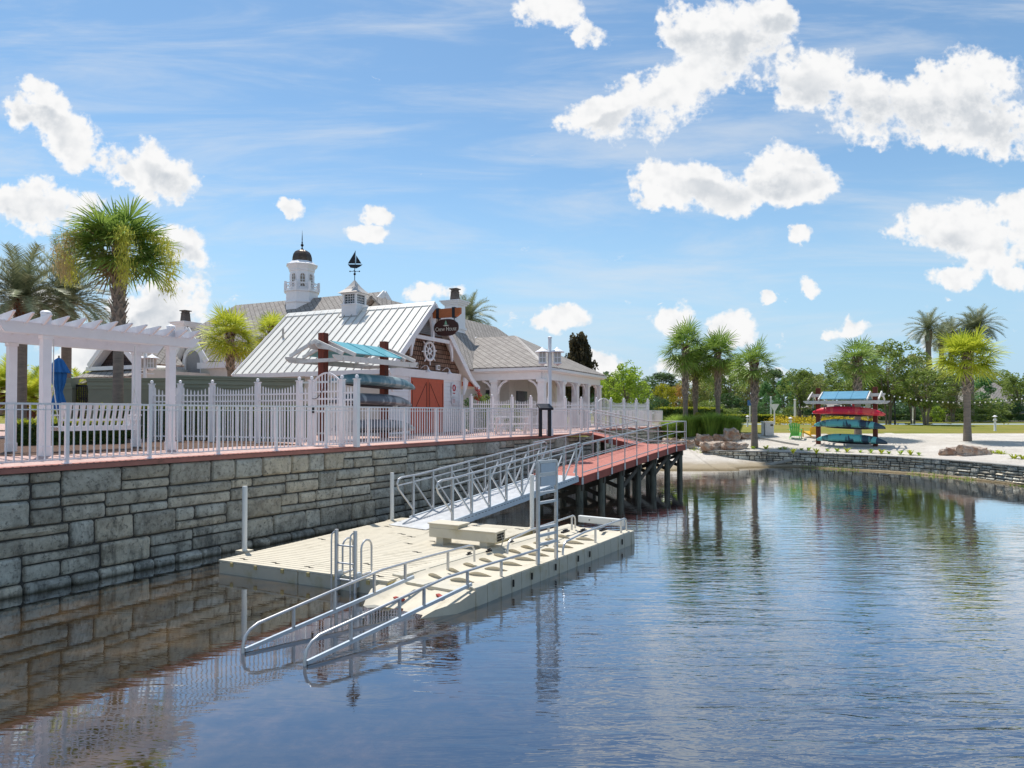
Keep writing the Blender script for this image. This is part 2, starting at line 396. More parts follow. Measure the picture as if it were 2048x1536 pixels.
# roofs
def roof_mat(name, c1, c2, mort, w_, h_, rot=None, bs=.02, diag=False):
    m, g, out = newmat(name); uv = g.node('ShaderNodeUVMap').outputs[0]
    b = g.node('ShaderNodeTexBrick'); mp = g.node('ShaderNodeMapping'); g.l.new(uv, mp.inputs[0]); g.l.new(mp.outputs[0], b.inputs[0])
    if diag: mp.inputs['Rotation'].default_value = (0, 0, R(45))
    b.inputs['Scale'].default_value = 1; b.inputs['Brick Width'].default_value = w_; b.inputs['Row Height'].default_value = h_
    b.inputs['Mortar Size'].default_value = .022; b.inputs['Mortar Smooth'].default_value = .3
    b.inputs['Color1'].default_value = col4(c1); b.inputs['Color2'].default_value = col4(c2); b.inputs['Mortar'].default_value = col4(mort)
    if diag: b.offset = 0.0
    v = g.node('ShaderNodeTexCoord').outputs['Object']
    base = g.mix(g.math('MULTIPLY', g.smooth(g.noise(v, 1.3, 6, .7), .5, .8), .4), b.outputs[0], tuple(x * .6 for x in c1))
    g.l.new(pbsdf(g, base, .8, 0, bump(g, b.outputs['Fac'], .6, -bs), .25).outputs[0], out.inputs[0])
roof_mat('slate', (.285, .255, .23), (.375, .34, .305), (.12, .105, .092), .34, .34, diag=True)
roof_mat('shake', (.19, .11, .075), (.29, .175, .125), (.03, .018, .012), .17, .2)
roof_mat('shake_dark', (.055, .035, .035), (.085, .055, .05), (.02, .013, .012), .22, .22)

def foliage(name, c, c2, trans=.5, rough=.5, scale=1.2):
    k_ = 1.0 if 'yellow' in name or 'fruit' in name or 'flower' in name else 1.18
    c = tuple(x * k_ for x in c); c2 = tuple(x * k_ for x in c2); m, g, out = newmat(name); geo = g.node('ShaderNodeNewGeometry'); oi = g.node('ShaderNodeTexCoord')
    n = g.noise(oi.outputs['Object'], scale, 4, .6)
    f = g.math('ADD', g.math('MULTIPLY', geo.outputs['Random Per Island'], .7), g.math('MULTIPLY', g.math('SUBTRACT', n, .35), .8), clamp=True)
    base = g.ramp(f, [(.1, c), (.85, c2)])
    b = pbsdf(g, base, rough, 0, None, .35)
    tr = g.node('ShaderNodeBsdfTranslucent'); g.l.new(g.mix(.5, base, c2), tr.inputs[0])
    mx = g.node('ShaderNodeMixShader'); mx.inputs[0].default_value = trans
    g.l.new(b.outputs[0], mx.inputs[1]); g.l.new(tr.outputs[0], mx.inputs[2]); g.l.new(mx.outputs[0], out.inputs[0])
foliage('leaf_mid', (0.058, 0.107, 0.023), (0.264, 0.330, 0.074))
foliage('leaf_bright', (0.099, 0.181, 0.020), (0.429, 0.561, 0.066))
foliage('leaf_dark', (0.019, 0.051, 0.019), (0.080, 0.152, 0.048))
foliage('leaf_olive', (0.099, 0.124, 0.033), (0.446, 0.446, 0.165))
foliage('leaf_pine', (0.041, 0.083, 0.036), (0.132, 0.198, 0.083))
foliage('leaf_blue', (0.049, 0.124, 0.049), (0.165, 0.330, 0.116))
foliage('leaf_brown', (0.030, 0.032, 0.016), (0.110, 0.085, 0.040))
foliage('leaf_yellow', (.16, .2, .01), (.5, .46, .03))
foliage('leaf_orange', (.22, .15, .03), (.5, .28, .08))
foliage('palm_leaf', (0.066, 0.132, 0.023), (0.330, 0.446, 0.091), trans=.3)
foliage('palm_yellow', (0.231, 0.314, 0.017), (0.726, 0.750, 0.083), trans=.3)
foliage('date_leaf', (0.083, 0.116, 0.058), (0.346, 0.355, 0.198), trans=.2)
foliage('date_grey', (.10, .12, .06), (.34, .36, .20), trans=.15)
foliage('palm_fruit', (.42, .42, .03), (.80, .76, .16), trans=.45)
foliage('palm_fruit_tan', (.5, .38, .16), (.75, .6, .32), trans=.45)
foliage('dead_leaf', (.2, .13, .07), (.42, .3, .18), trans=.2)
foliage('grass_blade', (0.112, 0.189, 0.034), (0.446, 0.579, 0.112), trans=.5)
foliage('hedge_leaf', (0.024, 0.042, 0.010), (0.132, 0.180, 0.036))
foliage('hedge_top', (.16, .2, .01), (.42, .44, .04))
foliage('flower_red', (.5, .02, .03), (.75, .05, .06))
simple('bark', (.22, .18, .14), .95, var=.3, scale=4, stretch=(3, 3, .6), bs=.02, bscale=14)
simple('palm_bark', (.24, .195, .16), .95, var=.25, scale=3, stretch=(1, 1, 5), dirt=(.13, .1, .085), dscale=5, bs=.02, bscale=10)
simple('boot', (.36, .29, .235), .9, var=.25, scale=6)
simple('boot_red', (.16, .07, .04), .95, var=.4, scale=6)

def kayak_mat(name, a, b, scale, lo, hi):
    m, g, out = newmat(name); v = g.node('ShaderNodeTexCoord').outputs['Object']
    mp = g.node('ShaderNodeMapping'); g.l.new(v, mp.inputs[0]); mp.inputs['Scale'].default_value = (1, .35, .35)
    n = g.smooth(g.noise(mp.outputs[0], scale, 3, .5, dist=.6), lo, hi)
    g.l.new(pbsdf(g, g.mix(n, a, b), .35, 0, None, .5).outputs[0], out.inputs[0])
kayak_mat('kayak_teal', (.13, .45, .44), (.02, .05, .08), 1.9, .49, .56)
kayak_mat('kayak_red', (.72, .015, .05), (.78, .10, .08), 3.0, .52, .6)
kayak_mat('kayak_grey', (.10, .11, .13), (.3, .32, .33), 3.0, .5, .65)
kayak_mat('kayak_dusty', (.09, .2, .24), (.30, .40, .42), 3.5, .45, .65)

# water
m, g, out = newmat('lake_water')
geo = g.node('ShaderNodeNewGeometry'); pos = geo.outputs['Position']; X, Y, Z = g.sep(pos)
def waves(sc, rot, scl, det, dist=0.0):
    mp = g.node('ShaderNodeMapping'); g.l.new(pos, mp.inputs[0]); mp.inputs['Rotation'].default_value = (0, 0, R(rot)); mp.inputs['Scale'].default_value = scl
    return g.noise(mp.outputs[0], sc, det, .55, dist=dist)
big = waves(1.0, 16, (.85, 4.0, 1), 3, .8)
mid_ = waves(1.0, -8, (3.0, 9.5, 1), 2, .4)
fin = waves(1.0, 30, (9, 16, 1), 2)
region = g.math('ADD', g.math('MULTIPLY', X, .16), g.math('ADD', g.math('MULTIPLY', g.noise(pos, .22, 3, .6), 1.4), g.math('MULTIPLY', Y, .02)))
far_ = g.smooth(Y, 9, 24)
rip = g.math('MULTIPLY', g.math('MULTIPLY_ADD', g.smooth(region, .35, 1.7), .93, .10), g.math('MULTIPLY_ADD', far_, -.80, 1.0))
h = g.math('ADD', g.math('MULTIPLY', big, 1.0), g.math('ADD', g.math('MULTIPLY', mid_, .30), g.math('MULTIPLY', fin, .035)))
h = g.math('MULTIPLY', h, g.math('MULTIPLY_ADD', g.math('MULTIPLY', g.smooth(X, .5, 4.0), g.smooth(Y, 15, 6)), .35, 1.0))
h = g.math('MULTIPLY', g.math('MULTIPLY', h, rip), g.math('MULTIPLY_ADD', g.smooth(g.noise(pos, .16, 3, .6), .38, .62), .7, .3))
WATER_BUMP = bump(g, h, 1.0, .030)
lw = g.node('ShaderNodeFresnel'); lw.inputs[0].default_value = 1.33
fac = g.math('MULTIPLY_ADD', g.math('POWER', lw.outputs[0], .62), 1.35, .08, clamp=True)
fac = g.math('MINIMUM', fac, .93)
bn = g.noise(pos, .9, 6, .65); bn2 = g.noise(pos, 4.5, 4, .7)
bed = g.ramp(g.math('ADD', g.math('MULTIPLY', bn, .6), g.math('MULTIPLY', bn2, .4)), [(.36, (.016, .011, .006)), (.5, (.052, .035, .016)), (.64, (.13, .08, .034))])
deep = g.smooth(g.math('ADD', g.math('MULTIPLY', X, .5), g.math('MULTIPLY', Y, -.1)), -3.0, 1.0)
bed = g.mix(deep, bed, (.016, .02, .03))
df = g.node('ShaderNodeBsdfDiffuse'); g.l.new(bed, df.inputs[0])
gl = g.node('ShaderNodeBsdfGlossy'); gl.inputs['Roughness'].default_value = .02; g.l.new(WATER_BUMP, gl.inputs['Normal']); g.l.new(g.mix(g.smooth(lw.outputs[0], .10, .45), (.78, .88, 1.0), (1, 1, 1)), gl.inputs[0])
mx = g.node('ShaderNodeMixShader'); g.l.new(fac, mx.inputs[0]); g.l.new(df.outputs[0], mx.inputs[1]); g.l.new(gl.outputs[0], mx.inputs[2]); g.l.new(mx.outputs[0], out.inputs[0])

# ------------------------------------------------------------------ setting
ZD = 2.14
rnd = random.Random(7)
def interp(x, xs, ys):
    if x <= xs[0]: return ys[0]
    for i in range(1, len(xs)):
        if x <= xs[i]:
            t = (x - xs[i - 1]) / (xs[i] - xs[i - 1]); return ys[i - 1] + (ys[i] - ys[i - 1]) * t
    return ys[-1]
def catmull(pts, step=.25):
    P_ = [Vector(p) for p in pts]; P_ = [P_[0] * 2 - P_[1]] + P_ + [P_[-1] * 2 - P_[-2]]; outp = []
    for i in range(1, len(P_) - 2):
        n = max(2, int((P_[i + 1] - P_[i]).length / step))
        for k in range(n):
            t = k / n; a, b, c, d = P_[i - 1:i + 3]
            outp.append(.5 * ((2 * b) + (c - a) * t + (2 * a - 5 * b + 4 * c - d) * t * t + (3 * b - a - 3 * c + d) * t ** 3))
    outp.append(P_[-2]); return outp
class Path:
    def __init__(s, pts):
        s.p = [Vector((p[0], p[1], 0)) for p in pts]; s.a = [0]
        for i in range(1, len(s.p)): s.a.append(s.a[-1] + (s.p[i] - s.p[i - 1]).length)
        s.L = s.a[-1]
    def at(s, d):
        if d <= 0: i = 0
        elif d >= s.L: i = len(s.p) - 2
        else:
            lo, hi = 0, len(s.a) - 1
            while hi - lo > 1:
                m_ = (lo + hi) // 2
                if s.a[m_] <= d: lo = m_
                else: hi = m_
            i = lo
        t = (s.p[i + 1] - s.p[i]).normalized(); return s.p[i] + t * (d - s.a[i]), t
WALL = Path(catmull([(-17.5, -7), (-15.5, -2), (-13.2, 3), (-10.6, 7.6), (-8.4, 11.2), (-6.95, 13.8), (-5.35, 16.5), (-3.8, 19.0), (-2.1, 21.9), (-.5, 24.7), (1.4, 27.8), (3.6, 30.9)]))
BACK = [(3.95, 34.0), (5.0, 38.6), (7.4, 42.0), (10.3, 45.6)]
WALLB = Path([(3.6, 30.9), (3.95, 34.0), (5.0, 38.6)]); WALLC = Path(catmull([(5.0, 38.6), (7.4, 42.0), (10.3, 45.6)], .5))
YW_X = [4, 10.6, 12.1, 15.4, 18.0, 19.9, 20.8, 21.2, 21.5, 24, 40]; YW_Y = [44.5, 43.6, 40.6, 39.2, 37.0, 34.9, 32.7, 30.9, 28.6, 24, 20]
LOWW = Path(catmull([(11.0, 44.2), (11.5, 42.4), (12.2, 40.6), (15.4, 39.3), (18.0, 37.1), (19.9, 34.9), (20.8, 32.7), (21.2, 30.9), (21.5, 28.6), (22, 25), (23.5, 19), (27, 12), (33, 2), (38, -15)], .5))
def inside_low(x, y):
    if x < 11: return False
    if x < 21.5: return y > interp(x, YW_X, YW_Y)
    return y > interp(x, [21.5, 22, 23.5, 27, 33, 38], [28.6, 25, 19, 12, 2, -15])
def tz(x, y):
    if x < 11.2 or (x < 13 and not inside_low(x, y)):
        if x > 3 : z = interp(y, [28, 31, 34.5, 37.5, 41, 44, 48, 60, 90], [-1.2, -.55, -.12, .12, .6, 1.1, 1.75, 2.0, 2.1])
        else: z = 2.1 if y > 42 or x < -8 else 2.0
        return z
    yw = interp(x, YW_X, YW_Y) if x < 21.5 else interp(x, [21.5, 22, 23.5, 27, 33, 38], [28.6, 25, 19, 12, 2, -15])
    if not inside_low(x, y): return -1.2 if y < yw - 3.0 else interp(yw - y, [0, .25, .9, 2.2, 3.0], [.12, .07, -.05, -.5, -1.2])
    if y < 45.5:
        d_ = max(0, wall_dist(x, y) - .2); return .80 + .92 * (d_ / (d_ + max(.001, 45.5 - y))) ** 1.0
    return interp(y, [45.5, 60, 90], [1.72, 2.0, 2.1])
_LP = [(p.x, p.y) for p in LOWW.p][::2]
_DC = {}
def wall_dist(x, y):
    k = (round(x, 2), round(y, 2))
    if k not in _DC: _DC[k] = math.sqrt(min((x - a) ** 2 + (y - b) ** 2 for a, b in _LP))
    return _DC[k]
def lawn_edge(x): return 45.2 + .8 * mnoise.noise(Vector((x * .25, 3, 0))) + .25 * mnoise.noise(Vector((x * 1.3, 7, 0)))

# far ground with a hole for the lake side, one wide sheet
def grid_obj(name, xs, ys, test, mat_, zoff=0.0):
    idx = {}; mb = MB()
    def vi(i, j):
        if (i, j) not in idx:
            idx[(i, j)] = len(mb.v); mb.v.append(Vector((xs[i], ys[j], tz(xs[i], ys[j]) + zoff)))
        return idx[(i, j)]
    for i in range(len(xs) - 1):
        for j in range(len(ys) - 1):
            if test((xs[i] + xs[i + 1]) / 2, (ys[j] + ys[j + 1]) / 2): mb.f.append((vi(i, j), vi(i + 1, j), vi(i + 1, j + 1), vi(i, j + 1)))
    return tag(mb.build(name, mat_, smooth=True), kind='structure')
def rng(a, b, s): n = int(round((b - a) / s)); return [a + (b - a) * i / n for i in range(n + 1)]
xs = rng(3.3, 10.9, .35) + rng(10.95, 12.4, .07) + rng(12.7, 19.4, .35) + rng(19.5, 23.0, .06) + rng(23.2, 28, .3) + rng(28.6, 48, .8)
ys = rng(-20, 28, 1.0) + rng(29, 62, .35)
def ywf(x): return interp(x, [11.0, 11.5, 12.2, 15.4, 18, 19.9, 20.8, 21.2, 21.5, 22, 23.5, 27, 33, 38, 48], [44.2, 42.4, 40.6, 39.3, 37.1, 34.9, 32.7, 30.9, 28.6, 25, 19, 12, 2, -15, -20])
snap = []
for x in xs:
    if x < 11.0: snap.append(None); continue
    yy = ywf(x) + .16; snap.append(min(range(len(ys)), key=lambda j: abs(ys[j] - yy)))
def is_sand(x, y): return y < lawn_edge(x) and not (x < 9 and y > 44)
def z_in(x, y): return tz(x, max(y, ywf(x) + .02)) if x >= 11.2 else (tz(x, y) if x < 11 else max(tz(x, y), .8 if y > 43 else 0))
def z_out(x, y):
    yw = ywf(x)
    zb_ = interp(yw - y, [-1, .0, .35, 1.0, 2.2, 3.0], [.12, .10, .05, -.05, -.5, -1.2]); za_ = min(tz(11, y), .78)
    return interp(x, [12.0, 16.5], [za_, zb_])
def region_obj(name, want, zf, side, mat_):
    mb = MB(); idx = {}
    def vi(i, j):
        if (i, j) not in idx:
            x = xs[i]; y = ys[j]
            if snap[i] == j: y = ywf(x) + .16
            idx[(i, j)] = len(mb.v); mb.v.append(Vector((x, y, zf(x, y))))
        return idx[(i, j)]
    for i in range(len(xs) - 1):
        for j in range(len(ys) - 1):
            cx = (xs[i] + xs[i + 1]) / 2; cy = (ys[j] + ys[j + 1]) / 2
            if not want(cx, cy): continue
            ok = []
            for (a, b) in ((i, j), (i + 1, j), (i + 1, j + 1), (i, j + 1)):
                s_ = snap[a]
                if side == 'in': good = (s_ is None) or b >= s_
                else: good = (s_ is not None and b <= s_) or (s_ is None)
                if good: ok.append((a, b))
            if side == 'out' and cx < 10.9: continue
            if len(ok) >= 3: mb.f.append(tuple(vi(*q) for q in ok))
    return tag(mb.build(name, mat_, smooth=True), kind='structure')
region_obj('sand_beach', is_sand, z_in, 'in', 'sand')
region_obj('lawn', lambda x, y: not is_sand(x, y) and y > 40, z_in, 'in', 'lawn')
region_obj('sand_bank', lambda x, y: y < 45, z_out, 'out', 'sand')
mb = MB()
xo = [-900, -60, 3.3, 48, 900]; yo = [29, 62, 1500]
for i in range(4):
    for j in range(2):
        if (i == 2 and j == 0): continue
        zf = lambda x, y: 2.1 if (x < 3.4 or y > 61) else tz(47, y)
        p = [(xo[i], yo[j]), (xo[i + 1], yo[j]), (xo[i + 1], yo[j + 1]), (xo[i], yo[j + 1])]
        if i == 3 and j == 0:
            for k in range(48, len(ys) - 1): mb.quad((48, ys[k], tz(47.9, ys[k])), (900, ys[k], tz(47.9, ys[k])), (900, ys[k + 1], tz(47.9, ys[k + 1])), (48, ys[k + 1], tz(47.9, ys[k + 1])))
        elif i < 2 and j == 0: mb.quad(*[(a, b, 2.05) for a, b in p])
        else: mb.quad(*[(a, b, 2.08) for a, b in p])
tag(mb.build('ground', 'lawn'), kind='structure')
mb = MB(); mb.quad((-80, -60, -1.3), (120, -60, -1.3), (120, 44, -1.3), (-80, 44, -1.3)); tag(mb.build('lake_bottom', 'lakebed'), kind='structure')
mb = MB(); mb.quad((-60, -60, 0), (60, -60, 0), (60, 46, 0), (-60, 46, 0)); tag(mb.build('lake', 'lake_water'), kind='structure')

# paved terrace
wp = [WALL.at(d)[0] for d in [WALL.L * i / 90 for i in range(91)]]
def offs(path_, d, o):  # o>0: landward (left of the direction)
    p, t = path_.at(d); return p + Vector((-t.y, t.x, 0)) * o
outer = [offs(WALL, WALL.L * i / 90, -.05) for i in range(91)] + [Vector((a + .04, b - .02, 0)) for a, b in BACK]
poly = outer + [Vector(p + (0,)) for p in [(9.0, 54), (-2, 60), (-40, 60), (-60, 40), (-50, -7)]]
def top_poly(pts, z, t):
    mb = MB(); n = len(pts)
    from mathutils.geometry import tessellate_polygon
    tr = tessellate_polygon([pts]); mb.v = [Vector((p.x, p.y, z)) for p in pts] + [Vector((p.x, p.y, z - t)) for p in pts]
    mb.f = [tuple(x) for x in tr] + [(i, (i + 1) % n, n + (i + 1) % n, n + i) for i in range(n)]
    return mb
tag(top_poly(poly, ZD, .02).build('terrace_paving', 'pavers'), kind='structure')
mb = MB()
for i in range(len(outer) - 1):
    a, b = outer[i], outer[i + 1]; t = (b - a).normalized(); nrm = Vector((-t.y, t.x, 0))
    mb.hexa([a + Vector((0, 0, ZD - .10)), b + Vector((0, 0, ZD - .10)), b + nrm * .28 + Vector((0, 0, ZD - .10)), a + nrm * .28 + Vector((0, 0, ZD - .10))],
            [a + Vector((0, 0, ZD + .006)), b + Vector((0, 0, ZD + .006)), b + nrm * .28 + Vector((0, 0, ZD + .006)), a + nrm * .28 + Vector((0, 0, ZD + .006))])
simple('coping', (.40, .17, .135), .8, var=.16, scale=5, dirt=(.25, .12, .09), dscale=4)
tag(mb.build('terrace_edge', 'coping'), kind='structure')

# stone walls
def stone_wall(name, path_, z0, z1, course, step, seed, label, d0=0, d1=None, ledge=True, thick=.5, bright=1.0):
    r = random.Random(seed); d1 = d1 or path_.L
    root = thing(name, tuple(path_.at((d0 + d1) / 2)[0]), label, 'wall')
    core = MB(); n = max(2, int((d1 - d0) / .4))
    for i in range(n):
        a, ta = path_.at(d0 + (d1 - d0) * i / n); b, tb = path_.at(d0 + (d1 - d0) * (i + 1) / n)
        na = Vector((-ta.y, ta.x, 0)); nb = Vector((-tb.y, tb.x, 0)); zb = Vector((0, 0, -1.25)); zt = Vector((0, 0, z1 - .01))
        core.hexa([a + na * .03 + zb, b + nb * .03 + zb, b + nb * thick + zb, a + na * thick + zb], [a + na * .03 + zt, b + nb * .03 + zt, b + nb * thick + zt, a + na * thick + zt])
    core.build('wall_core', 'mortar', root)
    mb = MB()
    def block(s0, s1, za, zb_, out=.075):
        g_ = .011; s0 += g_; s1 -= g_; za += g_; zb_ -= g_
        nx = max(4, int((s1 - s0) / step)); nz = max(4, int((zb_ - za) / step))
        sd = r.uniform(0, 100); tn = bright * r.uniform(.66, 1.12); wv = r.uniform(-.05, .07)
        mb.cur = (tn * (1 + wv), tn, tn * (1 - wv * 1.2)); prot = out * r.uniform(.65, 1.15)
        cr = min(.05, (zb_ - za) * .22); vs = []
        tilt = r.uniform(-.05, .05); tilt2 = r.uniform(-.08, .08)
        for j in range(nz + 1):
            for i in range(nx + 1):
                # denser rows at the edges
                fu = i / nx; fv = j / nz; fu = .5 - .5 * math.cos(math.pi * fu) * (abs(math.cos(math.pi * fu)) ** -.35 if abs(math.cos(math.pi * fu)) > 1e-6 else 0)
                fv = .5 - .5 * math.cos(math.pi * fv) * (abs(math.cos(math.pi * fv)) ** -.35 if abs(math.cos(math.pi * fv)) > 1e-6 else 0)
                s = s0 + (s1 - s0) * fu; z = za + (zb_ - za) * fv
                wob = .014 * mnoise.noise(Vector((s * 2.3, z * 2.3, sd)))
                ex = min(s - s0, s1 - s); ez = min(z - za, zb_ - z)
                # round the corners in outline
                if ex < cr and ez < cr:
                    k = cr - math.hypot(cr - ex, cr - ez)
                    e = max(k, 0); 
                    if k < 0:
                        sgx = 1 if s - s0 < s1 - s else -1; sgz = 1 if z - za < zb_ - z else -1
                        dd = math.hypot(cr - ex, cr - ez); s += sgx * (cr - ex) * (-k) / dd; z += sgz * (cr - ez) * (-k) / dd
                else: e = min(ex, ez)
                edge = 1 - math.exp(-e / .013)
                q = Vector((s * 3.1, z * 3.1, sd))
                dsp = prot * edge * (1 + .35 * mnoise.noise(q) + .28 * mnoise.noise(q * 2.7) + tilt * (s - s0) + tilt2 * (z - za) / max(.1, zb_ - za)) + .012 * mnoise.noise(q * 6) * edge
                p, t = path_.at(s + wob); vs.append(p - Vector((-t.y, t.x, 0)) * (dsp - .035) + Vector((0, 0, z + wob * .7)))
        fs = [(j * (nx + 1) + i, j * (nx + 1) + i + 1, (j + 1) * (nx + 1) + i + 1, (j + 1) * (nx + 1) + i) for j in range(nz) for i in range(nx)]
        mb.add(vs, fs)
    z = z1; row = 0
    zbase = z0 + (.16 if ledge else 0)
    nrow = max(1, round((z1 - zbase) / course)); ch = (z1 - zbase) / nrow
    for row in range(nrow):
        zt = z1 - row * ch; zb_ = zt - ch; s = d0 - r.uniform(0, .4)
        while s < d1:
            k = r.random(); k2 = (r.random() < .44)
            if k2:
                L = r.uniform(.35, .95) * course / .37; e = min(s + L, d1)
                if e > d0 + .1: block(max(s, d0), e, zb_, zt, .085)
                s += L
            else:
                L = r.uniform(.6, 1.3) * course / .37; e = min(s + L, d1); sp = zb_ + ch * r.choice([.40, .5, .58, .62])
                if e > d0 + .1:
                    sa = max(s, d0)
                    if r.random() < .45: 
                        c = sa + (e - sa) * r.uniform(.35, .65); block(sa, c, sp, zt); block(c, e, sp, zt)
                    else: block(sa, e, sp, zt)
                    if r.random() < .3:
                        c = sa + (e - sa) * r.uniform(.35, .65); block(sa, c, zb_, sp); block(c, e, zb_, sp)
                    else: block(sa, e, zb_, sp, .08)
                s += L
    if ledge:
        s = d0
        while s < d1:
            L = r.uniform(.4, .85); block(s, min(s + L, d1), z0 - .12, zbase, .15); s += L
    st = mb.build('stone_facing', 'stone', root, smooth=True)
    return root
near_d0 = 13.0
stone_wall('retaining_wall', WALL, 0.02, ZD - .10, .46, .05, 5, 'tall weathered grey ashlar retaining wall under the white railed terrace', d0=near_d0)
stone_wall('retaining_wall', WALLB, 0.02, ZD - .10, .36, .11, 6, 'grey stone wall turning back from the terrace corner behind the red ramp', ledge=False)
stone_wall('retaining_wall', WALLC, 0.02, ZD - .10, .36, .11, 8, 'grey stone wall under the far rounded end of the terrace', ledge=False)
LW = stone_wall('low_stone_wall', LOWW, 0.05, .80, .26, .09, 11, 'low curved grey stone wall edging the white sand beach', d1=40, ledge=False, thick=.35, bright=1.5)
mb = MB()
n = 90
for i in range(n):
    a = LOWW.at(40 * i / n); b = LOWW.at(40 * (i + 1) / n); na = Vector((-a[1].y, a[1].x, 0)); nb = Vector((-b[1].y, b[1].x, 0))
    mb.hexa([a[0] - na * .07 + Vector((0, 0, .795)), b[0] - nb * .07 + Vector((0, 0, .795)), b[0] + nb * .33 + Vector((0, 0, .795)), a[0] + na * .33 + Vector((0, 0, .795))],
            [a[0] - na * .06 + Vector((0, 0, .835)), b[0] - nb * .06 + Vector((0, 0, .835)), b[0] + nb * .32 + Vector((0, 0, .835)), a[0] + na * .32 + Vector((0, 0, .835))])
mb.build('wall_cap', 'curb', LW)
# weedy rim at the foot of the low wall
foot = MB(); rr = random.Random(4)
for i in range(1500):
    d = rr.uniform(.5, 36); p = offs(LOWW, d, -rr.uniform(.05, .5)); hgt = rr.uniform(.03, .09)
    if mnoise.noise(Vector((d * .35, 0, 0))) < -.05: continue
    a = rr.uniform(0, 6.28); dx = Vector((math.cos(a), math.sin(a), 0)) * .03
    z = max(tz(p.x, p.y), 0.0); p = Vector((p.x, p.y, z - .01)); foot.add([p - dx, p + dx, p + Vector((rr.uniform(-.03, .03), rr.uniform(-.03, .03), hgt))], [(0, 1, 2)])
tag(foot.build('shore_weeds', 'grass_blade'), 'green and brown weeds on the waterline below the low stone wall', 'weeds', kind='stuff')
# ------------------------------------------------------------------ terrace railing
Z = Vector((0, 0, 1))
def V(p, z=None): return Vector((p[0], p[1], p[2] if z is None and len(p) > 2 else (z or 0)))
def railing(path_, stations, zb, label, h=1.07, off=.10):
    root = thing('terrace_railing', tuple(offs(path_, stations[0], off) + Vector((0, 0, zb))), label, 'railing')
    for k, d in enumerate(stations):
        p = offs(path_, d, off); mb = MB(); t = path_.at(d)[1]; n = Vector((-t.y, t.x, 0))
        mb.obox(p + Z * (zb + h / 2), t, n, Z, (.03, .03, h / 2)); mb.obox(p + Z * (zb + .01), t, n, Z, (.06, .06, .01))
        mb.build('post', 'white_fence', root)
        if k == 0: continue
        d0 = stations[k - 1]; mb = MB(); L = d - d0; ns = max(1, int(L / .5))
        for i in range(ns):
            a = offs(path_, d0 + L * i / ns, off); b = offs(path_, d0 + L * (i + 1) / ns, off)
            mb.bar(a + Z * (zb + h), b + Z * (zb + h), .055, .035); mb.bar(a + Z * (zb + h - .1), b + Z * (zb + h - .1), .028, .02)
            mb.bar(a + Z * (zb + .085), b + Z * (zb + .085), .028, .025)
        n = max(2, int(round(L / .118)))
        for i in range(1, n):
            q = offs(path_, d0 + L * i / n, off); mb.obox(q + Z * (zb + .085 + (h - .1) / 2), path_.at(d0 + L * i / n)[1], Vector((0, 0, 1)).cross(path_.at(d0)[1]), Z, (.0105, .0105, (h - .1) / 2))
        mb.build('picket_panel', 'white_fence', root)
    return root
# stations spaced along the wall
st = []; d = WALL.L - .15
while d > 8: st.append(d); d -= 1.56
st = st[::-1]
railing(WALL, st, ZD, 'long white picket railing along the top of the tall stone wall')
RB = Path(catmull([(5.2, 39.1), (7.4, 42.0), (10.1, 45.4)], .5))
railing(RB, [RB.L * i / 5 for i in range(6)], ZD, 'short white railing at the far rounded end of the terrace', off=.12)
RC = Path([(10.1, 45.6), (8.9, 51)])
railing(RC, [0, 1.8, 3.6, 5.4], ZD, 'white railing leading back from the far end of the terrace', off=.1)

# ------------------------------------------------------------------ ornamental fence with scalloped tops
def scallop_fence(pts, zb, H, label, pick=.115, n_first=True, group=None):
    root = thing('picket_fence', (pts[0][0], pts[0][1], zb), label, 'fence', group)
    P_ = [Vector((p[0], p[1], zb)) for p in pts]
    for i, p in enumerate(P_):
        t = (P_[min(i + 1, len(P_) - 1)] - P_[max(0, i - 1)]).normalized(); n = Vector((-t.y, t.x, 0)); mb = MB()
        mb.obox(p + Z * (H - .12) / 2, t, n, Z, (.062, .062, (H - .12) / 2)); mb.obox(p + Z * (H - .105), t, n, Z, (.08, .08, .015))
        mb.ball(p + Z * (H - .035), .052, 8); mb.build('post', 'white_fence', root)
    for i in range(len(P_) - 1):
        a, b = P_[i], P_[i + 1]; t = (b - a).normalized(); n = Vector((-t.y, t.x, 0)); L = (b - a).length; mb = MB()
        for zr in (.18, H - .66, H - .47): mb.bar(a + Z * zr, b + Z * zr, .03, .045)
        k = max(2, int(L / pick))
        for j in range(1, k):
            u_ = j / k; hh = H - .16 - .2 * math.sin(math.pi * u_) ** .7
            q = a + (b - a) * u_; mb.obox(q + Z * (hh / 2 + .03), t, n, Z, (.015, .012, hh / 2 - .03))
            mb.add([q + Z * hh - t * .015 - n * .012, q + Z * hh + t * .015 - n * .012, q + Z * hh + t * .015 + n * .012, q + Z * hh - t * .015 + n * .012, q + Z * (hh + .06)], [(0, 1, 4), (1, 2, 4), (2, 3, 4), (3, 0, 4)])
        mb.build('picket_panel', 'white_fence', root)
    return root
FL_ = [(-11.4, 21.6), (-10.45, 21.5), (-9.35, 21.3), (-7.6, 20.4), (-6.06, 19.45), (-5.62, 19.15)]
scallop_fence(FL_, ZD, 1.93, 'tall white scalloped picket fence between the pergola and the arched gate')
scallop_fence([(-4.62, 18.55), (-4.16, 18.3)], ZD, 1.93, 'narrow white picket fence section joining the arched gate to the railing', pick=.1)
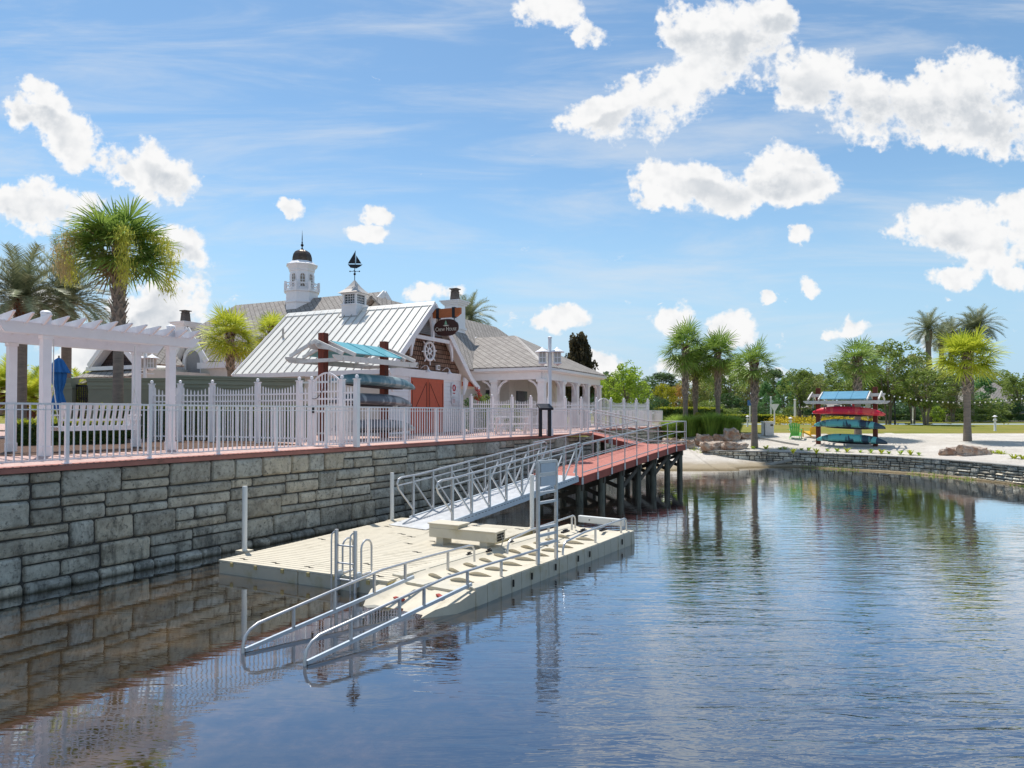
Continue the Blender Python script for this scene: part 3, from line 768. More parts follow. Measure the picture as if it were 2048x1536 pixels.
# arched gate
g0 = Vector((-5.57, 19.12, ZD)); g1 = Vector((-4.67, 18.58, ZD))
gate = thing('arched_gate', tuple((g0 + g1) / 2), 'white arched metal gate with a lock beside the kayak rack', 'gate')
t = (g1 - g0).normalized(); n = Vector((-t.y, t.x, 0)); L = (g1 - g0).length; mb = MB()
arc = [g0 + t * (L * i / 12) + Z * (1.78 + .24 * math.sin(math.pi * i / 12)) for i in range(13)]
for i in range(12): mb.bar(arc[i], arc[i + 1], .035, .04)
for q in (g0 + t * .03, g1 - t * .03): mb.bar(q + Z * .05, q + Z * 1.8, .05, .05, up=n)
for zr in (.1, .95, 1.3, 1.5): mb.bar(g0 + Z * zr, g1 + Z * zr, .03, .045)
mb.build('gate_frame', 'white_fence', gate)
mb = MB()
for i in range(1, 9):
    q = g0 + t * (L * i / 9); hh = 1.78 + .24 * math.sin(math.pi * i / 9); mb.obox(q + Z * (hh / 2 + .05), t, n, Z, (.012, .012, hh / 2 - .05))
mb.build('bars', 'white_fence', gate)
mb = MB(); mb.obox(g0 + t * .05 - n * .04 + Z * 1.0, t, n, Z, (.04, .025, .09)); mb.build('lock', 'black_metal', gate)
mb = MB(); 
for k in range(9):
    mb.tube([g0 + t * (.02 + .05 * k) - n * .05 + Z * (1.32 - .012 * k * (3 - k) * .5), g0 + t * (.07 + .05 * k) - n * .05 + Z * (1.31 - .012 * (k + 1) * (2 - k) * .5)], .008, 5)
mb.build('cable', 'black_metal', gate)
# right hand scalloped fence
def lerp(a, b, t): return Vector(a) + (Vector(b) - Vector(a)) * t
A_ = Vector(((942 - 1024) / FPX * 32, 32, 0)); B_ = Vector(((1193 - 1024) / FPX * 38.8, 38.8, 0)); C_ = Vector(((1296 - 1024) / FPX * 43, 43, 0))
pr = [lerp(A_, B_, i / 7) for i in range(8)]
scallop_fence([(p.x, p.y) for p in pr], ZD, 1.8, 'long white scalloped picket fence in front of the columned pavilion')
pc = [lerp(B_ + Vector((.95, .9, 0)), C_, i / 3) for i in range(4)]
scallop_fence([(p.x, p.y) for p in pc], ZD, 1.8, 'white scalloped picket fence at the far end by the trees')
def panel_gate(a, b, label, H=1.75):
    root = thing('fence_gate', tuple((a + b) / 2 + Z * ZD), label, 'gate'); t = (b - a).normalized(); n = Vector((-t.y, t.x, 0)); L = (b - a).length; mb = MB(); a = a + Z * ZD; b = b + Z * ZD
    arc = [a + t * (L * i / 10) + Z * (H - .2 + .2 * math.sin(math.pi * i / 10)) for i in range(11)]
    for i in range(10): mb.bar(arc[i], arc[i + 1], .04, .05)
    for q in (a, b): mb.bar(q + Z * .05, q + Z * (H - .2), .05, .05, up=n)
    for zr in (.12, .8, 1.2): mb.bar(a + Z * zr, b + Z * zr, .03, .04)
    mb.build('gate_frame', 'white_fence', root); mb = MB()
    for i in range(1, 9):
        q = a + t * (L * i / 9); hh = H - .2 + .2 * math.sin(math.pi * i / 9); mb.obox(q + Z * hh / 2, t, n, Z, (.014, .012, hh / 2 - .04))
    mb.build('bars', 'white_fence', root)
panel_gate(B_ + Vector((.08, .06, 0)), B_ + Vector((.88, .84, 0)), 'small white arched gate in the far scalloped fence')
panel_gate(Vector((-2.28, 31.3, 0)), Vector((-2.5, 32.2, 0)) + Vector((.15, -.2, 0)) * 0 + Vector((.1, .3, 0)), 'small white arched gate beside the boat shed corner')

# ------------------------------------------------------------------ boat shed
vF = Vector((.427, .904, 0)); uF = Vector((-.904, .427, 0))
O_ = Vector((-3.79, 30.17, 0))
def W(a, b, z): return O_ + vF * a + uF * b + Z * z
def uvbox(mb_obj, scale=1.0):
    "planar UVs in metres by face orientation"
    me = mb_obj.data; uvl = me.uv_layers.new(name='UVMap')
    for p in me.polygons:
        nn = p.normal
        if abs(nn.z) > .985: ax, ay = Vector((1, 0, 0)), Vector((0, 1, 0))
        else:
            ax = Vector((-nn.y, nn.x, 0)).normalized(); ay = nn.cross(ax)
        for li in p.loop_indices:
            c = me.vertices[me.loops[li].vertex_index].co; uvl.data[li].uv = (c.dot(ax) * scale, c.dot(ay) * scale)
    return mb_obj
shed = thing('boat_shed', tuple(W(0, 4, ZD)), 'white and brown boat shed with a white metal roof and red double doors', 'building')
RZ, EZ, HW = 7.93, 4.79, 3.4; WH = 2.9
mb = MB(); zs = 4.6
mb.hexa([W(-WH, 0, ZD), W(WH, 0, ZD), W(WH, 7.4, ZD), W(-WH, 7.4, ZD)], [W(-WH, 0, zs), W(WH, 0, zs), W(WH, 7.4, zs), W(-WH, 7.4, zs)])
mb.build('wall', 'cream_wall', shed)
# lap siding on the front and water side
for (a0, a1) in ((-WH, -1.42), (1.42, WH)):
    mb = MB(); z = ZD + .05
    while z < zs - .1:
        mb.hexa([W(a0, -.045, z), W(a1, -.045, z), W(a1, .0, z), W(a0, .0, z)], [W(a0, -.015, z + .17), W(a1, -.015, z + .17), W(a1, .0, z + .17), W(a0, .0, z + .17)])
        z += .175
    mb.build('siding', 'white_paint', shed)
gz = RZ - .35
mb = MB(); sl = (RZ - EZ) / HW
top = RZ - .25; a_w = WH - .05; zl = zs
pz = lambda a: min(top, RZ - .22 - abs(a) * sl)
mb.prism([W(-a_w, -.03, zl), W(a_w, -.03, zl), W(a_w, -.03, pz(a_w)), W(0, -.03, pz(0)), W(-a_w, -.03, pz(a_w))], uF * .08)
uvbox(mb.build('gable_shingles', 'shake', shed))
mb = MB(); mb.hexa([W(-WH - .03, -.09, 4.58), W(WH + .03, -.09, 4.58), W(WH + .03, 0, 4.58), W(-WH - .03, 0, 4.58)], [W(-WH - .03, -.12, 4.92), W(WH + .03, -.12, 4.92), W(WH + .03, 0, 4.92), W(-WH - .03, 0, 4.92)])
for a in (-WH, WH, -1.38, 1.38):
    mb.bar(W(a, -.05, ZD), W(a, -.05, 4.58), .12 if abs(a) > 2 else .08, .06, up=uF)
mb.build('trim_board', 'white_paint', shed)
for sgn in (-1, 1):
    mb = MB(); a0, a1 = (0.02, 1.34); mb.hexa([W(sgn * a0, -.09, ZD + .03), W(sgn * a1, -.09, ZD + .03), W(sgn * a1, -.03, ZD + .03), W(sgn * a0, -.03, ZD + .03)], [W(sgn * a0, -.09, 4.56), W(sgn * a1, -.09, 4.56), W(sgn * a1, -.03, 4.56), W(sgn * a0, -.03, 4.56)])
    dr = mb.build('door', 'door_red', shed)
    mb = MB()
    for (aa, ab, za, zb_) in ((.12, .12, ZD + .2, 4.4), (1.24, 1.24, ZD + .2, 4.4), (.2, 1.1, 4.3, ZD + 1.0), (.22, .22, ZD + 2.2, 4.3)):
        mb.bar(W(sgn * aa, -.096, za), W(sgn * ab, -.096, zb_), .02, .012, up=uF)
    mb.build('groove', 'dark_gap', dr)
    mb = MB(); mb.ball(W(sgn * .12, -.14, ZD + 1.05), .04, 6); mb.build('door_knob', 'black_metal', dr)
# roof
mb = MB(); b0, b1 = -.42, 8.0; th = .12
for sgn in (-1, 1):
    mb.hexa([W(0, b0, RZ - th), W(sgn * HW, b0, EZ - th), W(sgn * HW, b1, EZ - th), W(0, b1, RZ - th)], [W(0, b0, RZ), W(sgn * HW, b0, EZ), W(sgn * HW, b1, EZ), W(0, b1, RZ)])
fz = EZ - .42
mb.hexa([W(HW, b0, EZ - th), W(HW + .75, b0, fz - th), W(HW + .75, b1, fz - th), W(HW, b1, EZ - th)], [W(HW, b0, EZ + .001), W(HW + .75, b0, fz), W(HW + .75, b1, fz), W(HW, b1, EZ + .001)])
simple('metal_roof', (.80, .775, .71), .4, var=.04, scale=1.0, dirt=(.6, .6, .58), dscale=1.2, stretch=(1, 1, 1), spec=.5)
roof = mb.build('roof', 'metal_roof', shed)
mb = MB(); nb = 21
for i in range(nb):
    b = b0 + .12 + (b1 - b0 - .24) * i / (nb - 1)
    for sgn in (-1, 1): mb.bar(W(sgn * .05, b, RZ - .02), W(sgn * HW, b, EZ + .015), .03, .05)
    mb.bar(W(HW, b, EZ + .015), W(HW + .75, b, fz + .015), .03, .05)
mb.build('seam', 'cap_grey', roof)
mb = MB()
for sgn in (-1, 1): mb.hexa([W(0, b0 - .02, RZ - .02), W(sgn * .22, b0 - .02, RZ - .19), W(sgn * .22, b1 + .02, RZ - .19), W(0, b1 + .02, RZ - .02)], [W(0, b0 - .02, RZ + .045), W(sgn * .22, b0 - .02, RZ - .15), W(sgn * .22, b1 + .02, RZ - .15), W(0, b1 + .02, RZ + .045)])
mb.build('ridge_cap', 'metal_roof', roof)
mb = MB()
for bb in (b0 - .03, b1 + .03):
    for sgn in (-1, 1):
        mb.bar(W(0, bb, RZ - .13), W(sgn * HW, bb, EZ - .13), .05, .24)
    mb.bar(W(HW, bb, EZ - .13), W(HW + .75, bb, fz - .13), .05, .22)
mb.bar(W(-HW + .02, b0, EZ - .1), W(-HW + .02, b1, EZ - .1), .04, .18)
mb.build('rake_board', 'white_paint', roof)
mb = MB(); mb.tube([W(-1.5, 6.9, EZ + (HW - 1.5) * sl), W(-1.5, 6.9, EZ + (HW - 1.5) * sl + .45)], .05, 8); mb.build('vent_pipe', 'cap_grey', roof)
# gable louver and collar frame
mb = MB()
for k in range(11):
    z = 6.55 + k * .08; a = max(.05, (RZ - .35 - z) / sl); mb.obox(W(0, -.08, z), vF, uF, Z, (a, .03, .03))
mb.build('louver', 'grey_louver', shed)
mb = MB(); mb.bar(W(-1.75, -.33, 6.3), W(1.75, -.33, 6.3), .1, .16); mb.bar(W(0, -.33, 6.3), W(0, -.33, RZ - .3), .12, .12, up=uF); mb.build('collar_frame', 'white_paint', shed)
for sgn in (-1, 1):
    # curved wooden brackets
    for (ax_, zx) in ((1.72, 6.32), (.02, 7.4)):
        pts = [(0, 0), (.34, 0), (.26, -.25), (.12, -.55), (.05, -.85), (0, -.9)]
        s2 = -sgn if ax_ > 1 else sgn
        mb = MB(); mb.prism([W(sgn * ax_ + s2 * x * (1 if ax_ > 1 else .8), -.37, zx + y * (1 if ax_ > 1 else .95)) for x, y in pts], uF * .09); mb.build('bracket', 'white_paint', shed)
    mb = MB(); mb.prism([W(sgn * (WH + .02), -.3, z_) if i == 0 else W(sgn * (WH + x), -.3, z_) for i, (x, z_) in enumerate([(0, 4.75), (.42, 4.62), (.3, 4.3), (.12, 4.05), (0, 3.9)])], uF * .08); mb.build('bracket', 'white_paint', shed)
mb = MB(); mb.bar(W(WH + .02, -.2, 4.45), W(WH + 1.15, -.2, 4.45), .12, .2); mb.build('porch_beam', 'door_red', shed)
# roof cupola with weather vane
cu = thing('roof_cupola', tuple(W(0, 3.95, 7.4)), 'small white glazed cupola with a grey flared cap on the metal roof', 'cupola')
mb = MB(); mb.obox(W(0, 3.95, 7.6), vF, uF, Z, (.42, .42, .5)); mb.obox(W(0, 3.95, 8.08), vF, uF, Z, (.45, .45, .03)); 
for sa in (-1, 1):
    for sb in (-1, 1): mb.obox(W(sa * .34, 3.95 + sb * .34, 8.33), vF, uF, Z, (.045, .045, .25))
mb.obox(W(0, 3.95, 8.6), vF, uF, Z, (.44, .44, .05)); mb.build('body', 'white_paint', cu)
mb = MB(); mb.obox(W(0, 3.95, 7.2), vF, uF, Z, (.5, .5, .32)); mb.build('flashing', 'grey_louver', cu)
mb = MB(); mb.obox(W(0, 3.95, 8.32), vF, uF, Z, (.3, .3, .24)); gl_ = mb.build('pane', 'glass_dark', cu)
mb = MB()
for s_ in (-1, 1):
    for k in (-1, 0, 1):
        mb.bar(W(k * .14, 3.95 + s_ * .31, 8.1), W(k * .14, 3.95 + s_ * .31, 8.56), .02, .02, up=vF); mb.bar(W(s_ * .31, 3.95 + k * .14, 8.1), W(s_ * .31, 3.95 + k * .14, 8.56), .02, .02, up=vF)
    for zz_ in (8.22, 8.34, 8.46):
        mb.bar(W(-.3, 3.95 + s_ * .31, zz_), W(.3, 3.95 + s_ * .31, zz_), .02, .02); mb.bar(W(s_ * .31, 3.65, zz_), W(s_ * .31, 4.25, zz_), .02, .02)
mb.build('muntins', 'white_paint', gl_)
mb = MB(); prof = [(.56, 8.62), (.50, 8.66), (.34, 8.80), (.20, 8.97), (.10, 9.13), (.03, 9.25)]; rings = []
for r_, z_ in prof: rings.append([W(sa * r_, 3.95 + sb * r_, z_) for sa, sb in ((-1, -1), (1, -1), (1, 1), (-1, 1))])
for i in range(len(rings) - 1):
    for k in range(4): mb.quad(rings[i][k], rings[i][(k + 1) % 4], rings[i + 1][(k + 1) % 4], rings[i + 1][k])
mb.add(rings[-1], [(0, 1, 2, 3)]); mb.build('cap', 'cap_grey', cu)
wv = thing('weather_vane', tuple(W(0, 3.95, 9.2)), 'black sailboat weather vane on top of the small cupola', 'weather vane')
mb = MB(); mb.tube([W(0, 3.95, 9.15), W(0, 3.95, 9.85)], .02, 6); mb.ball(W(0, 3.95, 9.55), .06, 8)
for s_ in (-1, 1): mb.bar(W(0, 3.95, 9.68), W(0, 3.95, 9.68) + Vector((s_ * .24, 0, 0)), .02); mb.bar(W(0, 3.95, 9.68) + Vector((0, -.2, 0)), W(0, 3.95, 9.68) + Vector((0, .2, 0)), .02); mb.ball(W(0, 3.95, 9.68) + Vector((s_ * .22, 0, 0)), .035, 6)
mb.build('pole', 'black_metal', wv)
c_ = W(0, 3.95, 9.85); pth = Vector((0, .03, 0)); mb = MB()
mb.prism([c_ + Vector((-.33, 0, .16)), c_ + Vector((-.2, 0, .0)), c_ + Vector((.08, 0, -.03)), c_ + Vector((.25, 0, .06)), c_ + Vector((.36, 0, .15))], pth); mb.build('hull', 'black_metal', wv)
mb = MB(); mb.prism([c_ + Vector((-.32, 0, .2)), c_ + Vector((.0, 0, .2)), c_ + Vector((.0, 0, .74))], pth); mb.prism([c_ + Vector((.05, 0, .2)), c_ + Vector((.31, 0, .2)), c_ + Vector((.07, 0, .58))], pth); mb.bar(c_ + Vector((.02, .015, .1)), c_ + Vector((.02, .015, .8)), .025); mb.build('sail', 'black_metal', wv)

# ship wheel
wc = W(.0, -.16, 5.78); wh = thing('ship_wheel', tuple(wc), 'white ship wheel mounted on the brown shingled gable', 'ship wheel')
mb = MB(); ring = [wc + (vF * math.cos(a) + Z * math.sin(a)) * .40 for a in [2 * math.pi * i / 28 for i in range(29)]]
mb.tube(ring, .06, 8); ring2 = [wc + (vF * math.cos(a) + Z * math.sin(a)) * .12 for a in [2 * math.pi * i / 16 for i in range(17)]]; mb.tube(ring2, .045, 8); mb.build('rim', 'white_paint', wh)
for k in range(8):
    a = math.pi * k / 4 + .1; dd = vF * math.cos(a) + Z * math.sin(a); mb = MB(); mb.tube([wc + dd * .1, wc + dd * .4, wc + dd * .46, wc + dd * .55, wc + dd * .62], [.02, .02, .022, .032, .02], 7); mb.build('spoke', 'white_paint', wh)
# flood lamps and gooseneck lamps
for k, a in enumerate((-1.05, .75)):
    c_ = W(a, -.14, 4.98); th_ = thing('flood_light', tuple(c_), ('square white flood light left of the ship wheel foot', 'square white flood light right of the ship wheel foot')[k], 'light', 'square flood lights on the gable')
    mb = MB(); mb.obox(c_ + Z * .12, vF, uF, Z, (.11, .05, .11)); mb.build('housing', 'white_paint', th_); mb = MB(); mb.obox(c_ + Z * .12 - uF * .052, vF, uF, Z, (.075, .005, .075)); mb.build('lens', 'glass_warm', th_)
    c_ = W(a + .55, -.14, 4.9); th_ = thing('gooseneck_lamp', tuple(c_), ('white gooseneck lamp under the ship wheel', 'white gooseneck lamp nearest the right rake board')[k], 'lamp', 'gooseneck lamps over the red doors')
    mb = MB(); mb.tube([c_ + uF * .1 + Z * .1, c_ + Z * .22 - uF * .1, c_ + Z * .2 - uF * .22, c_ + Z * .1 - uF * .28], .018, 6); mb.build('arm', 'white_paint', th_)
    mb = MB(); mb.lathe(c_ - uF * .28 + Z * -.08, [(.13, 0), (.11, .05), (.04, .12), (.03, .2)], 12); mb.build('shade', 'white_paint', th_)
# life ring sign
c_ = W(2.25, -.08, 4.15); sg = thing('safety_sign', tuple(c_), 'small white notice with a red ring by the red doors', 'sign')
mb = MB(); mb.prism([c_ + vF * x + Z * z for x, z in ((-.2, -.32), (.2, -.32), (.2, .22), (.14, .32), (-.14, .32), (-.2, .22))], -uF * .02); mb.build('board', 'white_paint', sg)
mb = MB(); mb.tube([c_ - uF * .035 + Z * .08 + (vF * math.cos(a) * .11 + Z * math.sin(a) * .13) for a in [2 * math.pi * i / 18 for i in range(19)]], .03, 6); mb.bar(c_ - uF * .03 - Z * .17 - vF * .1, c_ - uF * .03 - Z * .17 + vF * .1, .01, .05, up=Z); mb.build('emblem', 'sign_red', sg)
c_ = W(2.25, -.08, 3.6); sg2 = thing('notice_plate', tuple(c_), 'little white text plate under the red ring notice', 'sign'); mb = MB(); mb.obox(c_, vF, uF, Z, (.16, .012, .14)); mb.build('board', 'white_paint', sg2)
mb = MB()
for k in range(4): mb.obox(c_ - uF * .014 + Z * (.08 - .05 * k), vF, uF, Z, (.11, .003, .008))
mb.build('printed_lines', 'sign_red', sg2)
# projecting sign beam with hanging sign
be = thing('sign_beam', tuple(W(0, -.4, 7.4)), 'orange stained timber beam projecting from the gable peak', 'beam')
mb = MB(); q = [(.35, 7.22), (-1.55, 7.22), (-1.75, 7.36), (-1.75, 7.6), (.35, 7.6)]
mb.prism([W(-.07, b, z) for b, z in q], vF * .14); mb.build('timber', 'orange_wood', be)
for b in (-.62, -1.42):
    mb = MB(); mb.obox(W(0, b, 7.41), vF, uF, Z, (.085, .07, .23)); mb.build('strap', 'black_metal', be)
sc_ = W(0, -1.02, 6.78); hs_ = thing('hanging_sign', tuple(sc_), 'dark brown oval CREW HOUSE sign hanging from the orange beam', 'sign')
out_ = []
for i in range(48):
    a = 2 * math.pi * i / 48; r_ = 1.0; x = math.cos(a); z = math.sin(a)
    x = .60 * math.copysign(abs(x) ** .8, x); z = .37 * math.copysign(abs(z) ** .9, z)
    if abs(math.sin(a)) < .5: x *= 1.02
    if .5 <= abs(math.sin(a)) < .62: x *= .93
    out_.append(sc_ - uF * x + Z * z)
mb = MB(); mb.prism([p - vF * .03 for p in out_], vF * .06); mb.build('board', 'sign_brown', hs_)
for b in (-.62, -1.42): mb = MB(); mb.bar(W(0, b, 7.2), W(0, b, 6.98), .03, .03, up=vF); mb.build('hanger', 'black_metal', hs_)
def text_mesh(txt, size):
    cu_ = bpy.data.curves.new('t', 'FONT'); cu_.body = txt; cu_.size = size; cu_.extrude = .006; ob = bpy.data.objects.new('t', cu_); COL.objects.link(ob)
    dg = bpy.context.evaluated_depsgraph_get(); me = bpy.data.meshes.new_from_object(ob.evaluated_get(dg)); bpy.data.objects.remove(ob)
    v_ = [v.co.copy() for v in me.vertices]; f_ = [tuple(p.vertices) for p in me.polygons]; return v_, f_
mb = MB(); cx = 0; parts_ = []
for word, s_ in (('C', .27), ('REW', .19), (' ', .1), ('H', .27), ('OUSE', .19)):
    if word == ' ': cx += .07; continue
    v_, f_ = text_mesh(word, s_); wd = max(v.x for v in v_); parts_.append((cx, v_, f_)); cx += wd + .012
for ox, v_, f_ in parts_:
    mb.add([sc_ - vF * (.035 + v.z) - uF * ((ox + v.x - cx / 2) * .8) + Z * (v.y * .93 - .15) for v in v_], f_)
mb.build('lettering', 'sign_cream', hs_)
mb = MB(); e_ = sc_ - vF * .034
mb.prism([e_ - uF * x + Z * z for x, z in ((-.16, .085), (-.04, .105), (.06, .105), (.18, .09), (.08, .06), (-.05, .055))], -vF * .008); mb.build('emblem', 'sign_cream', hs_)
mb = MB(); mb.prism([e_ - uF * x + Z * z for x, z in ((-.07, .12), (.07, .12), (.045, .2), (.01, .3), (-.01, .3), (-.05, .2))], -vF * .008); mb.build('emblem', 'sign_green', hs_)
# ------------------------------------------------------------------ floating dock
FR = Vector((-2.07, 11.4, 0)); e1 = Vector((.905, -.425, 0)).normalized(); e2 = Vector((.445, .8955, 0)).normalized(); DZ = .25
def K(a, b, z): return FR - e1 * a + e2 * b + Z * z     # a: metres toward the wall, b: metres away from the camera
dock = thing('floating_dock', tuple(K(1.9, 3, 0)), 'wide beige plastic floating dock moored beside the stone wall', 'dock')
DW, DL = 3.9, 5.9
mb = MB(); nb = 4
for i in range(2):
    for j in range(3):
        a0, a1 = DW * i / 2 + .008, DW * (i + 1) / 2 - .008; b0, b1 = DL * j / 3 + .008, DL * (j + 1) / 3 - .008
        mb.hexa([K(a1, b0, -.25), K(a0, b0, -.25), K(a0, b1, -.25), K(a1, b1, -.25)], [K(a1, b0, DZ - .03), K(a0, b0, DZ - .03), K(a0, b1, DZ - .03), K(a1, b1, DZ - .03)])
mb.build('float', 'dock_side', dock, bevel=.02)
mb = MB(); nst = 46
for i in range(nst):
    b0 = DL * i / nst + .003; b1 = DL * (i + 1) / nst - .004
    for (a0, a1) in ((0, DW / 2 - .006), (DW / 2 + .006, DW)):
        mb.hexa([K(a1, b0, DZ - .03), K(a0, b0, DZ - .03), K(a0, b1, DZ - .03), K(a1, b1, DZ - .03)], [K(a1, b0 + .006, DZ), K(a0, b0 + .006, DZ), K(a0, b1 - .006, DZ), K(a1, b1 - .006, DZ)])
deckp = mb.build('deck_plate', 'dock_beige', dock)
cpl = [(.25, 5.55), (1.4, 5.5), (1.5, 4.1), (1.9, 4.3), (2.3, 4.5), (2.0, 3.6), (2.4, 3.8), (1.2, 3.3), (1.6, 2.9), (.9, 2.2), (.35, .22), (1.1, .9), (1.9, .24), (2.7, .24), (3.5, .24), (3.6, 2.5), (.5, 3.9), (3.3, 4.5)]
for (a, b) in cpl:
    mb = MB()
    q = [(-.13, -.012), (-.03, -.03), (0, -.012), (.03, .012), (.13, .012), (.03, .034), (0, .02), (-.03, -.004)]
    mb.prism([K(a + x, b + y * 1.3, DZ + .003) for x, y in q], Z * .006)
    mb.build('coupler_slot', 'dark_gap', dock)
for a in (3.55, 2.95, 2.3, 1.7, 1.1, .4):
    mb = MB(); mb.obox(K(a, -.004, DZ - .06), e1, e2, Z, (.03, .012, .035)); mb.build('edge_notch', 'dock_yellow', dock)
mb = MB(); 
for i in range(14):
    b = .2 + i * .42
    mb.obox(K(-.004, b, .12), e2, e1, Z, (.2, .012, .1))
mb.build('side_lugs', 'dock_yellow', dock)
# mooring piles in brackets
def pile(px, py, pytop, label):
    base = G(px, py, DZ); top = CAMZ - (pytop - HORIZON) * base.y / FPX
    root = thing('mooring_pile', (base.x, base.y, 0), label, 'pile', 'white mooring piles of the floating dock')
    mb = MB(); c = Vector((base.x, base.y, 0)); r = .052; mb.lathe(c, [(r, -1.0), (r, top - .02), (r * .9, top), (.001, top + .004)], 14); mb.build('tube', 'pvc', root, smooth=True)
    mb = MB(); mb.obox(c + Z * (DZ - .02), e1, e2, Z, (.13, .11, .03)); mb.build('bracket', 'dock_beige', root); return root
pile(489, 1101, 972, 'white mooring pile at the front left corner of the dock')
pile(784, 1041, 945, 'white mooring pile by the wall next to the gangway foot')
pile(1064, 1057, 949, 'white mooring pile behind the launch ladder')
# swim ladder
def arc_pts(c, ax, r, a0, a1, n=8): return [c + ax * (r * math.cos(a)) + Z * (r * math.sin(a)) for a in [a0 + (a1 - a0) * i / n for i in range(n + 1)]]
def swim_ladder():
    a1_, a0_ = 1.02, .62; root = thing('swim_ladder', tuple(K(.8, -.05, DZ)), 'aluminium swim ladder with loop handles on the front edge of the dock', 'ladder')
    for a in (a1_, a0_):
        mb = MB(); mb.tube([K(a, -.06, -.55), K(a, -.06, DZ + .80)], .034, 10); mb.build('stile', 'alu', root, smooth=True)
        mb = MB(); top = DZ + .76
        mb.tube([K(a + .05, -.12, .0), K(a + .05, -.13, .1), K(a + .05, -.13, top - .15), K(a + .05, -.12, top - .04), K(a + .03, -.09, top), K(a, -.06, top + .01)], .014, 8); mb.build('guard_rail', 'alu', root, smooth=True)
        mb = MB(); pts = [K(a - .0, .10, DZ)] + [K(a, .10 + .14 + .14 * -math.cos(x), DZ + .46 + .14 * math.sin(x)) for x in [math.pi * i / 8 for i in range(9)]] + [K(a, .38, DZ + .05), K(a, .34, DZ + .015), K(a, .12, DZ + .015)]
        mb.tube(pts, .018, 8); mb.build('handle', 'alu', root, smooth=True)
        mb = MB(); mb.obox(K(a, .0, DZ - .04), e1, e2, Z, (.035, .07, .12)); mb.build('clamp', 'alu_blue', root)
    for z in (-.35, -.08, .2 + DZ * 0, .48, .78):
        mb = MB(); mb.tube([K(a1_, -.06, z), K(a0_, -.06, z)], .016 if z > .1 else .03, 8); mb.build('rung', 'alu', root)
swim_ladder()
# kayak launch step box
be = thing('dock_step_box', tuple(K(.2, 4, DZ)), 'low beige two level step box with legs on the floating dock', 'bench')
p0 = G(872, 1090, DZ); p1 = G(968, 1100, DZ); bx = (p1 - p0).normalized(); by = Vector((-bx.y, bx.x, 0)); c0 = p0 - bx * .18
def Bp(a, b, z): return c0 + bx * a + by * b + Z * z
LT = 1.62
def bhex(mb, a0, a1, b0, b1, z0, z1): mb.hexa([Bp(a0, b0, z0), Bp(a1, b0, z0), Bp(a1, b1, z0), Bp(a0, b1, z0)], [Bp(a0, b0, z1), Bp(a1, b0, z1), Bp(a1, b1, z1), Bp(a0, b1, z1)])
mb = MB(); bhex(mb, 0, LT, 0, .42, .16, .36); bhex(mb, 0, .72, 0, .42, .36, .44); mb.build('box', 'dock_side', be, bevel=.01)
mb = MB(); bhex(mb, -.02, .75, -.025, .445, .44, .462); mb.build('upper_lid', 'dock_beige', be); mb = MB(); bhex(mb, .74, LT + .02, -.025, .445, .361, .383); mb.build('lower_lid', 'dock_beige', be)
for a in (.16, 1.22): mb = MB(); bhex(mb, a, a + .17, .04, .38, .0, .16); mb.build('leg', 'dock_side', be)
mb = MB()
for i in range(3):
    for j in range(3): mb.obox(Bp(LT + .004, .1 + .1 * i, .2 + .055 * j), bx, by, Z, (.006, .04, .02))
mb.build('vents', 'dark_gap', be)
mb = MB(); mb.tube([Bp(LT + .01, .2, .3), Bp(LT + .06, .2, .2), Bp(LT + .03, .18, .05), Bp(LT + .1, .2, .004), Bp(LT + .2, .05, .004)], .012, 6); mb.build('tie_rope', 'rope_grey', be)


# ------------------------------------------------------------------ drive-on kayak launch dock
J0 = Vector((-.64, 10.7, 0)); d2 = Vector((.55, .835, 0)).normalized(); n2_ = Vector((d2.y, -d2.x, 0))
def J(s, t, z): return J0 + d2 * s - n2_ * t + Z * z        # s along, t toward the wall side
LD = 6.35; WD = 1.75
ld = thing('launch_dock', tuple(J(3, .9, 0)), 'long cream kayak launch dock with ribbed cradle beside the wide dock', 'dock')
def top_z(s, t):
    u_ = t / WD; rim = .30
    cr = max(0, min(1, (abs(u_ - .52) - .30) / .1)); z = rim - .085 * (1 - cr) * (1 if s < LD - .4 else .6)
    if abs(u_ - .52) < .05: z -= .02
    if s < .55: z -= (.55 - s) ** 1.3 * .165
    return z
mb = MB(); NS, NT = 66, 26; nose = lambda u_: -.95 + .55 * abs(u_ - .55) ** 1.3 - (.12 if abs(u_ - .5) > .06 else -.25)
def start(u_): return -1.05 + 1.35 * max(0, abs(u_ - .52) - .30) * 2.2 + .32 * math.exp(-((u_ - .52) / .05) ** 2)
for j in range(NS + 1):
    for i in range(NT + 1):
        u_ = i / NT; t = WD * u_; s0_ = start(u_); s = s0_ + (LD - s0_) * (j / NS) ** 1.0
        mb.v.append(J(s, t, top_z(s, t) if j > 0 else -.12))
for j in range(NS):
    for i in range(NT): a = j * (NT + 1) + i; mb.f.append((a, a + 1, a + NT + 2, a + NT + 1))
for i_ in (0, NT):
    o_ = len(mb.v)
    for j in range(NS + 1): p_ = mb.v[j * (NT + 1) + i_]; mb.v.append(Vector((p_.x, p_.y, -.25)))
    for j in range(NS): a = j * (NT + 1) + i_; mb.f.append((a, a + NT + 1, o_ + j + 1, o_ + j))
mb.build('cradle', 'dock_beige', ld, smooth=True)
